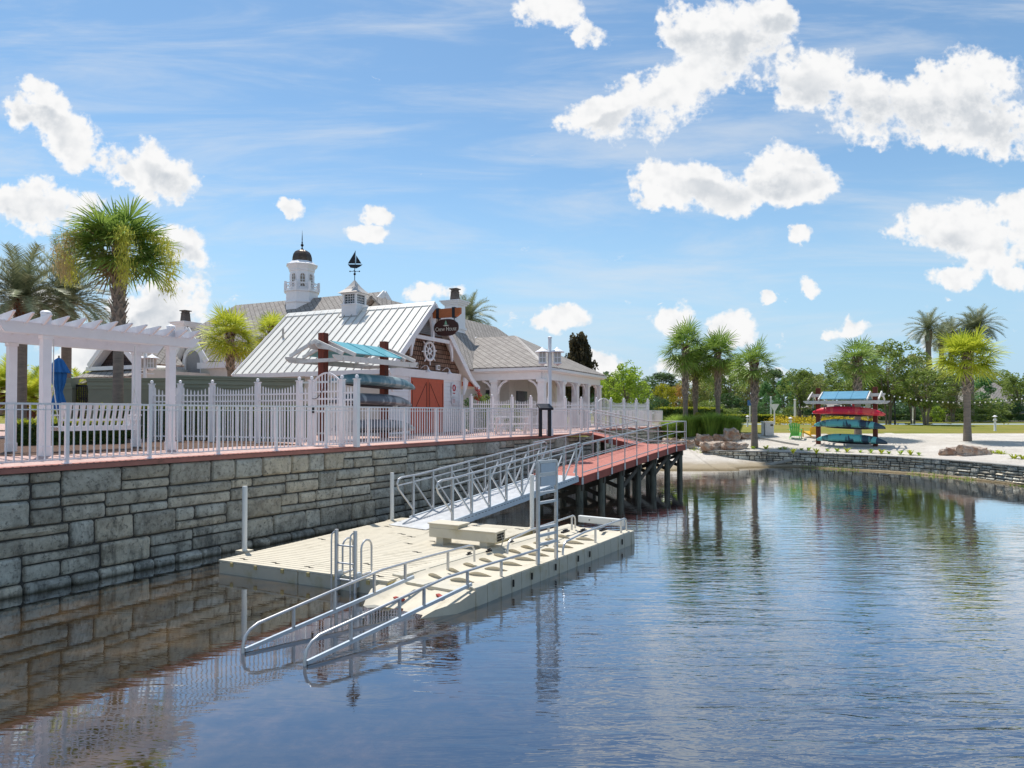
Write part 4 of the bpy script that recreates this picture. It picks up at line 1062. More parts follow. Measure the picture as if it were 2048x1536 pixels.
# side floats with joints
mA = MB(); mB_ = MB(); s = .12; k = 0
while s < LD - .05:
    w_ = .30; gap = .012 if (k % 8) not in (1, 7) else .1; e = min(s + w_, LD)
    for (ta, tb, mb) in ((-.03, .22, mA), (WD - .2, WD + .03, mB_)):
        mb.hexa([J(s, ta, -.3), J(e, ta, -.3), J(e, tb, -.3), J(s, tb, -.3)], [J(s, ta + (.02 if ta < 0 else 0), .285), J(e, ta + (.02 if ta < 0 else 0), .285), J(e, tb, .285), J(s, tb, .285)])
    s = e + gap; k += 1
mA.build('side_float', 'dock_side', ld, bevel=.008); mB_.build('side_float', 'dock_side', ld, bevel=.008)
mb = MB(); mb.hexa([J(.1, .04, -.3), J(LD, .04, -.3), J(LD, WD - .04, -.3), J(.1, WD - .04, -.3)], [J(.1, .04, .2), J(LD - .01, .04, .2), J(LD - .01, WD - .04, .2), J(.1, WD - .04, .2)]); mb.build('hull', 'dock_side', ld)
mb = MB()
for s_, t_ in ((1.15, 0), (1.75, 0), (2.6, 0), (3.5, 0), (4.0, 0), (5.6, 0)): mb.obox(J(s_, -.04, .16), d2, n2_, Z, (.012, .012, .06))
mb.build('slots', 'dark_gap', ld)
# crescent rollers along the cradle
for k in range(10):
    s = .55 + k * .5; 
    for side in (-1, 1):
        mb = MB(); tc_ = WD * .52
        prev = None
        for i in range(9):
            x = i / 8; t_ = tc_ + side * (.07 + .42 * x); s_ = s + .16 * x * x - .06 * x; h_ = .075 * math.sin(math.pi * min(1, x * .85 + .08)) ; cur_ = (J(s_, t_, .205), J(s_ - .035, t_, .215 + h_), J(s_ + .05, t_, .205))
            if prev: mb.add([*prev, *cur_], [(0, 1, 4, 3), (1, 2, 5, 4), (2, 0, 3, 5)])
            prev = cur_
        mb.build('cradle_flap', 'dock_beige', ld)
for (s, t, r_) in ((-.12, .52, .5), (-.42, 1.12, .15)):
    mb = MB(); mb.obox(J(s, t, top_z(s, t) + .025), (d2 * math.cos(r_) + n2_ * math.sin(r_)), (n2_ * math.cos(r_) - d2 * math.sin(r_)), Z, (.035, .12, .016)); mb.build('red_strap', 'strap_red', ld, bevel=.015)
for (s, t) in ((5.6, .95), (6.0, .62), (5.3, 1.25), (2.6, 1.5), (2.1, 1.62), (3.6, 1.62)):
    mb = MB(); c_ = J(s, t, .31 if t < 1.4 else .29); sc_k = 1.0 if t < 1.4 else .55; mb.obox(c_, d2, n2_, Z, (.15 * sc_k, .035 * sc_k, .018)); mb.bar(c_ + d2 * .1 * sc_k + Z * .04, c_ - d2 * .1 * sc_k + Z * .04, .03 * sc_k, .02); mb.ball(c_ + Z * .02, .04 * sc_k, 6); mb.build('cleat', 'black_metal', ld)
# white boarding board at the rear
mb = MB(); c_ = J(LD + .22, .95, .42); mb.obox(c_, n2_, d2, Z, (.62, .05, .085)); mb.build('end_board', 'pvc', ld, bevel=.02)
mb = MB()
for x in (-.3, .3): mb.ball(c_ + n2_ * x - d2 * .052, .018, 6)
mb.build('bolts', 'black_metal', ld)
# hand rails
def rail_pts(px, py, z): p = G(px, py, z); return p
def dock_rail(label, a, b, zt, posts, front=True, tail=True, lower=None):
    root = thing('dock_handrail', tuple(Vector((a[0], a[1], 0))), label, 'handrail')
    a = Vector((a[0], a[1], 0)); b = Vector((b[0], b[1], 0)); t = (b - a).normalized(); L = (b - a).length
    P_ = lambda s, z: a + t * s + Z * z
    pts = []
    if front: pts += [P_(.0, zt[0] - .5), P_(0, zt[0] - .2), P_(.03, zt[0] - .1), P_(.1, zt[0] - .03), P_(.22, zt[0] + .02)]
    else: pts += [P_(0, .28), P_(.02, zt[0] - .12), P_(.06, zt[0] - .05), P_(.14, zt[0] - .01), P_(.3, zt[0])]
    for f in (.3, .5, .7): pts.append(P_(L * f, interp(L * f, [0, zt[2], L], [zt[0], zt[1], zt[1]])))
    if tail: pts += [P_(L - .14, zt[1]), P_(L - .05, zt[1] - .03), P_(L - .01, zt[1] - .1), P_(L, .28)]
    else: pts += [P_(L, zt[1])]
    mb = MB(); mb.tube(pts, .021, 8); mb.build('rail', 'alu', root, smooth=True)
    for s in posts:
        z_top = interp(s, [0, zt[2], L], [zt[0], zt[1], zt[1]]); zb_ = .27 if s > zt[3] else (interp(s, [0, zt[3]], [lower, .33]) if lower is not None else .27)
        mb = MB(); mb.bar(P_(s, zb_), P_(s, z_top), .04, .03, up=t); mb.build('post', 'alu', root)
    if lower is not None:
        mb = MB(); mb.bar(P_(.03, lower), P_(zt[3] + .2, .33), .04, .05); mb.build('lower_bar', 'alu_blue', root)
    return root
# near rail and wall-side rail that run down into the water
dock_rail('long aluminium handrail running down into the water on the open side', (-2.5, 8.28), (.50, 12.5), (.29, .565, 2.7, 3.0), (.72, 1.6, 2.1, 3.1, 4.0, 5.1), True, False, .03)
dock_rail('long aluminium handrail running down into the water on the dock side', (-3.42, 8.72), (-.7, 12.77), (.30, .60, 2.6, 3.0), (.78, 1.5, 2.3, 3.0, 4.1), True, True, .03)
dock_rail('aluminium handrail between the wide dock and the rear of the launch', (-.09, 13.45), (1.52, 16.45), (.55, .6, 1.0, -1), (1.9, 3.2), False, True)
dock_rail('aluminium handrail on the outer rear edge of the launch dock', (.98, 13.25), (2.68, 16.0), (.55, .6, 1.0, -1), (1.5, 2.9), False, True)
# tall launch ladder
def launch_ladder():
    a = Vector((.475, 12.5, .28)); b = Vector((.835, 12.95, .28)); t = (b - a).normalized(); n = Vector((-t.y, t.x, 0)); H = 1.87
    root = thing('launch_ladder', tuple((a + b) / 2), 'tall raised aluminium ladder with a solid upper panel on the launch dock', 'ladder')
    for q in (a, b): mb = MB(); mb.bar(q, q + Z * H, .05, .055, up=n); mb.build('stile', 'alu', root)
    for z in (.36, .52, .66, 1.12, 1.30): mb = MB(); mb.bar(a + Z * z, b + Z * z, .06, .045); mb.build('rung', 'alu', root)
    for (z0_, z1_) in ((1.42, 1.60), (1.67, 1.84)):
        mb = MB(); mb.obox((a + b) / 2 + Z * (z0_ + z1_) / 2 - n * .02, t, n, Z, (.235, .012, (z1_ - z0_) / 2)); mb.build('tread_panel', 'alu_blue', root)
    mb = MB(); mb.obox((a + b) / 2 + Z * 1.635, t, n, Z, (.26, .02, .03)); mb.bar(a + Z * H, b + Z * H, .055, .05); mb.build('cross_plate', 'alu', root)
launch_ladder()

# ------------------------------------------------------------------ aluminium gangway
gn0 = Vector((-1.55, 16.95, 0)); gn1 = Vector((2.12, 22.0, 0)); gt = (gn1 - gn0).normalized(); gn_ = Vector((-gt.y, gt.x, 0)); GL = (gn1 - gn0).length; GW = 1.35
gz0, gz1 = .30, .97
def Gp(s, w_, z=0): return gn0 + gt * s + gn_ * w_ + Z * (gz0 + (gz1 - gz0) * max(0, s) / GL + z)
gw = thing('gangway', tuple(Gp(GL / 2, GW / 2)), 'aluminium gangway with truss handrails from the floating dock up to the red ramp', 'gangway')
mb = MB(); n = 60
for i in range(n):
    s0_ = GL * i / n + .003; s1_ = GL * (i + 1) / n - .008
    mb.hexa([Gp(s0_, .04, .02), Gp(s1_, .04, .02), Gp(s1_, GW - .04, .02), Gp(s0_, GW - .04, .02)], [Gp(s0_, .04, .045), Gp(s1_, .04, .045), Gp(s1_, GW - .04, .045), Gp(s0_, GW - .04, .045)])
mb.build('walkway', 'alu_white', gw)
mb = MB(); mb.hexa([Gp(-.8, .05, -.045), Gp(0, .05, .02), Gp(0, GW - .05, .02), Gp(-.8, GW - .05, -.045)], [Gp(-.8, .05, -.03), Gp(0, .05, .05), Gp(0, GW - .05, .05), Gp(-.8, GW - .05, -.03)]); mb.build('toe_plate', 'alu_white', gw)
for w_ in (0, GW):
    mb = MB(); mb.bar(Gp(0, w_, -.03), Gp(GL, w_, -.03), .06, .2); st_ = mb.build('stringer', 'alu_blue', gw)
    if w_ == 0:
        mb = MB(); k = 0
        while k * .14 < GL - .4: mb.obox(Gp(.3 + k * .14, -.032, .0), gt, gn_, Z, (.035, .004, .006)); k += 1
        mb.build('slots', 'dark_gap', st_)
    NP = 9
    for i in range(NP):
        s = GL * (i + .15) / (NP - .7); mb = MB(); mb.bar(Gp(s, w_, -.1), Gp(s, w_, 1.1), .05, .06, up=gt); mb.build('post', 'alu', gw)
        if i < NP - 1:
            s2 = GL * (i + 1.15) / (NP - .7); mb = MB()
            if i < NP / 2 - .5: mb.bar(Gp(s + .04, w_, .92), Gp(s2 - .04, w_, .1), .035, .04)
            else: mb.bar(Gp(s + .04, w_, .1), Gp(s2 - .04, w_, .92), .035, .04)
            mb.build('diagonal_brace', 'alu', gw)
    for h_, nm in ((1.1, 'top_rail'), (.92, 'mid_rail')):
        mb = MB()
        if h_ > 1: pts = [Gp(.1, w_, .25), Gp(-.42, w_, .82), Gp(-.47, w_, .95), Gp(-.42, w_, 1.06), Gp(-.3, w_, h_), Gp(.3, w_, h_), Gp(GL * .5, w_, h_), Gp(GL * .9, w_, h_), Gp(GL + .1, w_, h_), Gp(GL + .22, w_, h_ - .06), Gp(GL + .25, w_, h_ - .16), Gp(GL - .25, w_, .2)]
        else: pts = [Gp(-.44, w_, .9), Gp(GL * .4, w_, h_), Gp(GL + .2, w_, h_)]
        mb.tube(pts, .027 if h_ > 1 else .02, 8); mb.build(nm, 'alu', gw, smooth=True)

# ------------------------------------------------------------------ red timber ramp on piles
RA = Vector((2.22, 22.35, 0)); RB_ = Vector((7.3, 30.6, 0)); rd = (RB_ - RA).normalized(); rn = Vector((-rd.y, rd.x, 0)); RL = (RB_ - RA).length; RWd = 1.75; zA, zB = .96, 1.58
def Rp(s, w_, z=0):
    zz_ = zA + (zB - zA) * max(0, min(1, s / RL)); return RA + rd * s + rn * w_ + Z * (zz_ + z)
ramp = thing('timber_ramp', tuple(Rp(RL / 2, RWd / 2)), 'red painted timber ramp on dark piles turning up to the terrace', 'ramp')
LE = RL + 1.35; UL = 2.7
mb = MB(); n = int(LE / .14)
for i in range(n):
    s0_ = LE * i / n + .003; s1_ = LE * (i + 1) / n - .006
    mb.hexa([Rp(s0_, 0, -.035), Rp(s1_, 0, -.035), Rp(s1_, RWd, -.035), Rp(s0_, RWd, -.035)], [Rp(s0_, 0), Rp(s1_, 0), Rp(s1_, RWd), Rp(s0_, RWd)])
def Up(u_, s, z=0): return Rp(RL + s, RWd + u_) + Z * (z + (ZD - .02 - zB) * min(1, u_ / UL))
n = int(UL / .14)
for i in range(n):
    u0 = UL * i / n + .003; u1 = UL * (i + 1) / n - .006
    mb.hexa([Up(u0, 0, -.035), Up(u0, 1.35, -.035), Up(u1, 1.35, -.035), Up(u1, 0, -.035)], [Up(u0, 0), Up(u0, 1.35), Up(u1, 1.35), Up(u1, 0)])
mb.build('deck_boards', 'plank_red', ramp)
mb = MB()
def fas(a, b, h=.26): mb.bar(a - Z * (h / 2 + .0), b - Z * (h / 2 + .0), .045, h)
fas(Rp(-.02, -.024), Rp(RL, -.024)); fas(Rp(RL, -.024), Rp(LE, -.024)); fas(Rp(-.02, RWd + .024), Rp(RL, RWd + .024)); fas(Rp(-.03, -.03), Rp(-.03, RWd + .03)); fas(Rp(LE + .02, -.03), Rp(LE + .02, RWd)); fas(Up(0, -.024), Up(UL, -.024)); fas(Up(0, 1.374), Up(UL, 1.374))
mb.build('fascia', 'fascia_red', ramp)
mb = MB()
for i in range(7):
    s = .25 + (LE - .5) * i / 6
    mb.bar(Rp(s, -.0, -.38), Rp(s, RWd, -.38), .16, .22)
mb.build('cross_beam', 'timber_dark', ramp)
for i in range(7):
    s = .25 + (LE - .5) * i / 6
    for w_ in (.14, RWd - .1):
        q = Rp(s, w_); mb = MB(); mb.tube([Vector((q.x, q.y, -1.4)), Vector((q.x, q.y, q.z - .27))], .135, 12, .125); mb.build('pile', 'piling', ramp, smooth=True)
        if i < 6 and i >= 2:
            s2 = .25 + (LE - .5) * (i + 1) / 6; mb = MB(); mb.bar(Rp(s, w_, -1.0), Rp(s2, w_, -.45), .06, .16)
            mb.build('brace', 'timber_dark', ramp)
    mb = MB(); mb.bar(Rp(s, .1, -.45), Rp(s, RWd - .1, -1.0), .05, .14); mb.bar(Rp(s + .1, .1, -1.0), Rp(s + .1, RWd - .1, -.45), .05, .14); mb.build('cross_brace', 'timber_dark', ramp)
for u_ in (1.0, 2.3):
    for s in (.15, 1.2): q = Up(u_, s); mb = MB(); mb.tube([Vector((q.x, q.y, -1.4)), Vector((q.x, q.y, q.z - .1))], .12, 10); mb.build('pile', 'piling', ramp)
def ramp_rail(pts, label, brackets=None, ends=True):
    root = thing('ramp_handrail', tuple(pts[0]), label, 'handrail')
    for hh, r_ in ((1.08, .024), (.60, .017), (.14, .017)):
        mb = MB(); q = [p + Z * hh for p in pts]; mb.tube(q, r_, 8); mb.build('rail', 'alu', root, smooth=True)
    tot = 0
    for i in range(len(pts) - 1):
        a, b = pts[i], pts[i + 1]; L = (b - a).length; k = max(1, int(round(L / 1.22)))
        for j in range(k + (1 if i == len(pts) - 2 else 0)):
            q = a + (b - a) * j / k; mb = MB(); mb.tube([q - Z * .22, q + Z * 1.08], .021, 8); ps = mb.build('post', 'alu', root)
            mb = MB(); tt = (b - a); tt.z = 0; tt.normalize(); mb.obox(q - Z * .14, tt, Vector((-tt.y, tt.x, 0)), Z, (.055, .012, .11)); mb.build('post_bracket', 'alu_white', ps)
    return root
ramp_rail([Rp(.05, -.07), Rp(RL, -.07), Rp(LE + .05, -.07)], 'galvanised handrail along the water side of the red ramp')
ramp_rail([Rp(.05, RWd + .03), Rp(RL - .03, RWd + .03)], 'galvanised handrail along the wall side of the red ramp')
ramp_rail([Up(.05, -.05), Up(UL, -.05)], 'short galvanised handrail on the near side of the upper red ramp')
ramp_rail([Rp(LE + .06, 0), Rp(LE + .06, RWd), Up(UL, 1.42)], 'galvanised handrail across the end of the red landing up to the terrace')
# ------------------------------------------------------------------ pergola with swing
PA = {k: Vector((x, y, ZD)) for k, (x, y) in {'f0': (-9.85, 14.4), 'f1': (-8.38, 16.75), 'b0': (-11.7, 15.95), 'b1': (-10.1, 18.35)}.items()}
pg = thing('pergola', tuple((PA['f0'] + PA['b1']) / 2), 'large white pergola with tapered rafters over a hanging swing', 'pergola')
pt_ = (PA['f1'] - PA['f0']).normalized(); pn = Vector((-pt_.y, pt_.x, 0)); pcn = (PA['b0'] + PA['b1']) / 2 - (PA['f0'] + PA['f1']) / 2; pcn.z = 0
for k, q in PA.items():
    mb = MB(); mb.obox(q + Z * 1.33, pt_, pn, Z, (.085, .085, 1.33)); mb.obox(q + Z * .11, pt_, pn, Z, (.098, .098, .11)); mb.obox(q + Z * 2.62, pt_, pn, Z, (.105, .105, .04)); mb.build('post', 'white_paint', pg, bevel=.008)
    mb = MB(); mb.lathe(q + Z * 3.03, [(.095, 0), (.095, .11), (.105, .11), (.105, .14), (.07, .175), (.001, .19)], 18); mb.build('post_cap', 'white_paint', pg, smooth=True)
for (a, b) in (('f0', 'f1'), ('b0', 'b1')):
    for s_ in (-1, 1):
        mb = MB(); A0 = PA[a] - pt_ * .95 + pn * .11 * s_ + Z * 2.66; B0 = PA[b] + pt_ * .7 + pn * .11 * s_ + Z * 2.66
        mb.hexa([A0 + pt_ * .15 - pn * .025, B0 - pt_ * .2 - pn * .025, B0 - pt_ * .2 + pn * .025, A0 + pt_ * .15 + pn * .025], [A0 - pn * .025 + Z * .24, B0 - pn * .025 + Z * .24, B0 + pn * .025 + Z * .24, A0 + pn * .025 + Z * .24])
        mb.build('beam', 'white_paint', pg)
    for kk in (a, b): mb = MB(); mb.obox(PA[kk] + Z * 2.86, pt_, pn, Z, (.075, .075, .2)); mb.build('post_top', 'white_paint', pg)
LB = (PA['f1'] - PA['f0']).length; NR = 13
for i in range(NR):
    f = -.75 + (LB + 1.15) * i / (NR - 1); a = PA['f0'] + pt_ * f; b = a + pcn; dr_ = pcn.normalized(); a2 = a - dr_ * .75; b2 = b + dr_ * .55; mb = MB()
    z0_, z1_ = 2.87, 3.05; sd = pt_ * .02
    prof = [(a2 + dr_ * .0 + Z * (z1_ - .03)), (a2 + dr_ * .45 + Z * z0_), (b2 - dr_ * .45 + Z * z0_), (b2 + Z * (z1_ - .03)), (b2 + Z * z1_), (a2 + Z * z1_)]
    mb.prism([p - sd for p in prof], sd * 2); mb.build('rafter', 'white_paint', pg)
PL = [Vector((-16.1, 11.8, ZD)), Vector((-11.55, 12.0, ZD)), Vector((-14.2, 14.0, ZD))]
mb = MB()
pg.scale = (1, 1, .958)
# hanging swing bench
m0 = (PA['f0'] + PA['b0']) / 2; m1 = (PA['f1'] + PA['b1']) / 2; s0_ = lerp(m0, m1, .19); s1_ = lerp(m0, m1, .83); swt = (s1_ - s0_).normalized(); swn = Vector((-swt.y, swt.x, 0)); SL = (s1_ - s0_).length
sw = thing('swing_bench', tuple(s0_ + Z * .6), 'white slatted swing bench hanging on chains under the pergola', 'swing')
def Sp(a, b, z): return s0_ + swt * a + swn * b + Z * z
mb = MB()
for k in range(6): mb.hexa([Sp(0, -.22 + .085 * k, .58), Sp(SL, -.22 + .085 * k, .58), Sp(SL, -.15 + .085 * k, .58), Sp(0, -.15 + .085 * k, .58)], [Sp(0, -.22 + .085 * k, .6), Sp(SL, -.22 + .085 * k, .6), Sp(SL, -.15 + .085 * k, .6), Sp(0, -.15 + .085 * k, .6)])
mb.bar(Sp(0, -.23, .55), Sp(SL, -.23, .55), .03, .11); mb.bar(Sp(0, .28, .55), Sp(SL, .28, .55), .03, .11); mb.build('seat', 'white_fence', sw)
mb = MB(); nsl = 13
for k in range(nsl): a = .04 + (SL - .08) * k / (nsl - 1); mb.bar(Sp(a, -.2, .6), Sp(a, -.36, 1.13), .085, .018, up=swn)
mb.bar(Sp(0, -.36, 1.12), Sp(SL, -.36, 1.12), .03, .05); mb.bar(Sp(0, -.27, .75), Sp(SL, -.27, .75), .03, .05); mb.build('backrest', 'white_fence', sw)
for a in (.0, SL): mb = MB(); mb.bar(Sp(a, -.3, .86), Sp(a, .3, .86), .09, .03); mb.bar(Sp(a, .26, .55), Sp(a, .26, .86), .05, .05, up=swn); mb.build('armrest', 'white_fence', sw)
for a in (-.02, SL + .02):
    top = Sp(a, 0, 2.6)
    mb = MB(); mb.tube([Sp(a, .28, .58), Sp(a, .0, 1.55), top], .012, 5); mb.tube([Sp(a, -.3, .58), Sp(a, .0, 1.55)], .012, 5); mb.build('chain', 'alu', sw)

# closed blue parasol
c_ = Vector((-14.55, 21.9, ZD)); um = thing('parasol', tuple(c_), 'closed two tier blue parasol behind the pergola', 'parasol')
mb = MB(); mb.tube([c_, c_ + Z * 2.75], .025, 8); mb.build('pole', 'bark', um); mb = MB(); mb.lathe(c_, [(.3, 0), (.3, .08), (.05, .12)], 14); mb.build('base', 'black_metal', um)
def folds(c, prof, n=48, amp=.22):
    mb = MB()
    for r_, z_ in prof:
        for k in range(n): a = 2 * math.pi * k / n; rr_ = r_ * (1 + amp * math.cos(8 * a + z_ * 3)); mb.v.append(c + Vector((rr_ * math.cos(a), rr_ * math.sin(a), z_)))
    m_ = len(prof)
    for i in range(m_ - 1):
        for k in range(n): mb.f.append((i * n + k, i * n + (k + 1) % n, (i + 1) * n + (k + 1) % n, (i + 1) * n + k))
    return mb
folds(c_, [(.24, 1.02), (.2, 1.2), (.12, 1.5), (.1, 1.6), (.17, 1.9), (.19, 2.15), (.16, 2.35), (.1, 2.42)]).build('canopy', 'blue_cloth', um, smooth=True)
folds(c_, [(.29, 2.2), (.2, 2.38), (.11, 2.6), (.03, 2.68)]).build('top_tier', 'blue_cloth', um, smooth=True)

# ------------------------------------------------------------------ kayak racks (built from real size, 3.3 m between posts)
def kayak_mesh(mb, L=4.3, W_=.38, H=.43, n=28, m=14):
    "hull-up kayak along local X"
    for i in range(n + 1):
        x = -1 + 2 * i / n; w_ = W_ * max(0.02, (1 - abs(x) ** 2.6)) ** .75; sag = .10 * abs(x) ** 2.5; hh = H * max(.12, (1 - abs(x) ** 4 * .75))
        for k in range(m):
            a = 2 * math.pi * k / m; cy = math.cos(a); sz_ = math.sin(a); z = hh * (.62 * sz_ if sz_ > 0 else .30 * sz_); z += .03 * hh * math.cos(3 * a)
            mb.v.append(Vector((x * L / 2, w_ * math.copysign(abs(cy) ** .75, cy), z - sag)))
    for i in range(n):
        for k in range(m): mb.f.append((i * m + k, i * m + (k + 1) % m, (i + 1) * m + (k + 1) % m, (i + 1) * m + k))
    mb.f += [tuple(range(m - 1, -1, -1)), tuple(n * m + k for k in range(m))]
def make_kayak(loc, rz, mat_, label, group, L=4.3, tilt=0.0, dots=False):
    root = thing('kayak', (0, 0, 0), label, 'kayak', group)
    mb = MB(); kayak_mesh(mb, L); mb.build('hull', mat_, root, smooth=True)
    mb = MB(); pts = [(x, .0) for x in (-1.1, -.6, 0, .6, 1.1)]
    mb.tube([(-L * .33, 0, -.1), (-L * .2, 0, -.13), (0, 0, -.14), (L * .2, 0, -.13), (L * .33, 0, -.1)], .07, 8); mb.build('cockpit_rim', 'black_metal', root)
    for s_ in (-1, 1): mb = MB(); mb.tube([(s_ * (L / 2 - .05), -.05, -.1), (s_ * (L / 2 + .03), 0, -.12), (s_ * (L / 2 - .05), .05, -.1)], .012, 5); mb.build('carry_handle', 'black_metal', root)
    if dots:
        mb = MB()
        for k in range(3): mb.ball((-L * .40 + k * .26, -.13 - k * .05, .12), .045, 6)
        mb.build('reflectors', 'pvc', root)
    root.location = loc; root.rotation_euler = (0, tilt, rz); return root
def make_rack(loc, rz, label, mat_roof, S=3.4, H=3.5, pw=.12):
    root = thing('kayak_rack', (0, 0, 0), label, 'kayak rack', 'brown post kayak racks with small roofs')
    for s_ in (-1, 1):
        mb = MB(); mb.box(s_ * S / 2 - pw, s_ * S / 2 + pw, -pw, pw, 0, H); p_ = mb.build('post', 'post_brown', root, bevel=.012)
        mb = MB()
        for x in (-.7, -.25, .25, .7): mb.box(s_ * S / 2 + x * pw - .004, s_ * S / 2 + x * pw + .004, -pw - .004, pw + .004, .02, H - .02)
        mb.build('post_grooves', 'dark_gap', p_)
    hw = 1.05; ze = H - .88; zr = H - .46
    for s_ in (-1, 1):
        mb = MB(); mb.prism([(-S / 2 - .62, s_ * hw, ze + .03), (-S / 2 - .45, s_ * hw, ze - .09), (S / 2 + .45, s_ * hw, ze - .09), (S / 2 + .62, s_ * hw, ze + .03), (S / 2 + .62, s_ * hw, ze + .09), (-S / 2 - .62, s_ * hw, ze + .09)], (0, .05, 0)); mb.build('side_beam', 'white_old', root)
        mb = MB(); mb.prism([(-S / 2 - .5, s_ * .17, zr + .03), (-S / 2 - .38, s_ * .17, zr - .09), (S / 2 + .38, s_ * .17, zr - .09), (S / 2 + .5, s_ * .17, zr + .03), (S / 2 + .5, s_ * .17, zr + .09), (-S / 2 - .5, s_ * .17, zr + .09)], (0, .045, 0)); mb.build('ridge_beam', 'white_old', root)
        for x in (-S / 2 - .33, -S / 2 + .25, S / 2 - .25, S / 2 + .33):
            mb = MB(); mb.bar((x, s_ * .0, zr + .17), (x, s_ * (hw + .12), ze + .13), .06, .12); mb.build('rafter', 'white_old', root)
        mb = MB(); mb.bar((s_ * S / 2 * 1.0 + s_ * .17, -hw - .05, ze - .04), (s_ * S / 2 + s_ * .17, hw + .08, ze - .04), .05, .12); mb.build('tie_beam', 'white_old', root)
        mb = MB(); z_a, z_b = zr + .235, ze + .20; mb.hexa([(-S / 2 + .32, 0, z_a - .025), (S / 2 - .32, 0, z_a - .025), (S / 2 - .32, s_ * (hw + .02), z_b - .025), (-S / 2 + .32, s_ * (hw + .02), z_b - .025)], [(-S / 2 + .32, 0, z_a), (S / 2 - .32, 0, z_a), (S / 2 - .32, s_ * (hw + .02), z_b), (-S / 2 + .32, s_ * (hw + .02), z_b)])
        for k in range(4): x = -S / 2 + .32 + (S - .64) * k / 3; mb.bar((x, 0, z_a + .008), (x, s_ * (hw + .02), z_b + .008), .02, .02)
        mb.build('roof_panel', mat_roof, root)
    for s_ in (-1, 1):
        for z in (.28, 1.18, 1.95):
            mb = MB(); mb.box(s_ * S / 2 - .2, s_ * S / 2 - .15, -.75, .75, z - .06, z); mb.build('arm', 'pvc', root)
    root.location = loc; root.rotation_euler = (0, 0, rz); return root
r1p = Vector(((646 - 1024) / FPX * 22.5, 22.5, 0)); r2p = Vector(((768 - 1024) / FPX * 25.2, 25.2, 0)); rc = (r1p + r2p) / 2; ra = math.atan2(r2p.y - r1p.y, r2p.x - r1p.x); rS = (r2p - r1p).length
make_rack((rc.x, rc.y, ZD), ra, 'brown post kayak rack with teal roof beside the boat shed doors', 'teal_roof', S=rS, H=3.55)
rdx = Vector((math.cos(ra), math.sin(ra), 0)); rdy = Vector((-rdx.y, rdx.x, 0))
for (z, mt, lb, off_, L_) in ((1.98, 'kayak_dusty', 'dusty teal kayak on the top arms of the rack by the boat shed', .5, 4.5), (1.32, 'kayak_grey', 'grey mottled kayak on the middle arms of the rack by the boat shed', .4, 4.3), (.42, 'kayak_grey', 'grey kayak on the lowest arms of the rack by the boat shed', .55, 4.4)):
    q = rc - rdy * .5 + rdx * off_; make_kayak((q.x, q.y, ZD + z), ra, mt, lb, 'kayaks on the near rack', L_, .02)
# far rack on the beach
fa = D(1637, 890, 41.2); fb = D(1751, 891, 39.4); fc = (fa + fb) / 2; fz_ = tz(fc.x, fc.y); fang = math.atan2(fb.y - fa.y, fb.x - fa.x); fS = (fb - fa).length
make_rack((fc.x, fc.y, fz_ - .05), fang, 'brown post kayak rack with blue roof standing on the white beach', 'blue_roof', S=fS, H=3.45)
for (py, x0, x1, mt, lb, dt) in ((825, 1624, 1769, 'kayak_red', 'red kayak on the top arms of the beach rack', False), (850.5, 1627, 1769, 'kayak_teal', 'teal and black kayak with white dots on the middle arms of the beach rack', True), (880, 1632, 1773, 'kayak_teal', 'teal and black kayak on the lowest arms of the beach rack', False)):
    a = D(x0, py, 40.85); b = D(x1, py, 38.75); c = (a + b) / 2
    make_kayak((c.x, c.y - .1, c.z + .03), math.atan2(b.y - a.y, b.x - a.x), mt, lb, 'kayaks on the beach rack', (b - a).length, .035, dt).scale = (1, 1, 1.2)

# ------------------------------------------------------------------ street lanterns, bin, picnic table, info lectern
def lantern_post(loc, H, label):
    root = thing('lantern_post', (0, 0, 0), label, 'street lamp', 'white twin lantern posts')
    mb = MB(); mb.lathe((0, 0, 0), [(.14, 0), (.14, .25), (.08, .32), (.075, H - .75), (.07, H)], 12); mb.lathe((0, 0, H), [(.09, 0), (.09, .04), (.02, .08)], 12); mb.build('pole', 'white_paint', root, smooth=True)
    mb = MB(); mb.bar((-.4, 0, H - 1.25), (.4, 0, H - 1.25), .04, .05); mb.build('cross_arm', 'white_paint', root)
    for s_ in (-1, 1):
        c = Vector((s_ * .3, 0, H - 1.1)); mb = MB(); mb.obox(c + Z * .32, (1, 0, 0), (0, 1, 0), Z, (.115, .115, .2)); ln = mb.build('lantern', 'cap_grey', root)
        mb = MB()
        for a in (-.13, 0, .13):
            for b in (-.13, .13): mb.box(c.x + a - .012, c.x + a + .012, b - .012, b + .012, c.z + .1, c.z + .54)
        for b in (-.13, .13): mb.box(c.x - .14, c.x + .14, b - .014, b + .014, c.z + .3, c.z + .33)
        mb.box(c.x - .16, c.x + .16, -.16, .16, c.z + .06, c.z + .12); mb.lathe(c, [(.02, -.02), (.14, .07)], 8); mb.build('frame', 'white_paint', ln)
        mb = MB(); mb.lathe(c + Z * .53, [(.30, 0), (.28, .03), (.1, .13), (.03, .2), (.001, .22)], 14); mb.build('lantern_roof', 'white_paint', ln)
    root.location = loc; return root
l1 = lantern_post((0, 0, 0), 3.92, 'white twin lantern post in front of the columned pavilion'); q = G(1100, 872, ZD); l1.location = (1.52, 27.4, ZD)
l2 = copy_tree(l1); l2.location = (-16.4, 30.5, ZD); l2['label'] = 'white twin lantern post half hidden behind the right hand pergola posts'
le = thing('info_lectern', (0, 0, 0), 'black slanted information lectern on two broad legs at the terrace railing', 'lectern')
mb = MB(); mb.prism([(-.28, -.2, 1.10), (-.28, .22, 1.28), (-.28, .24, 1.22), (-.28, -.18, 1.02)], (.56, 0, 0)); mb.build('panel', 'black_metal', le, bevel=.01)
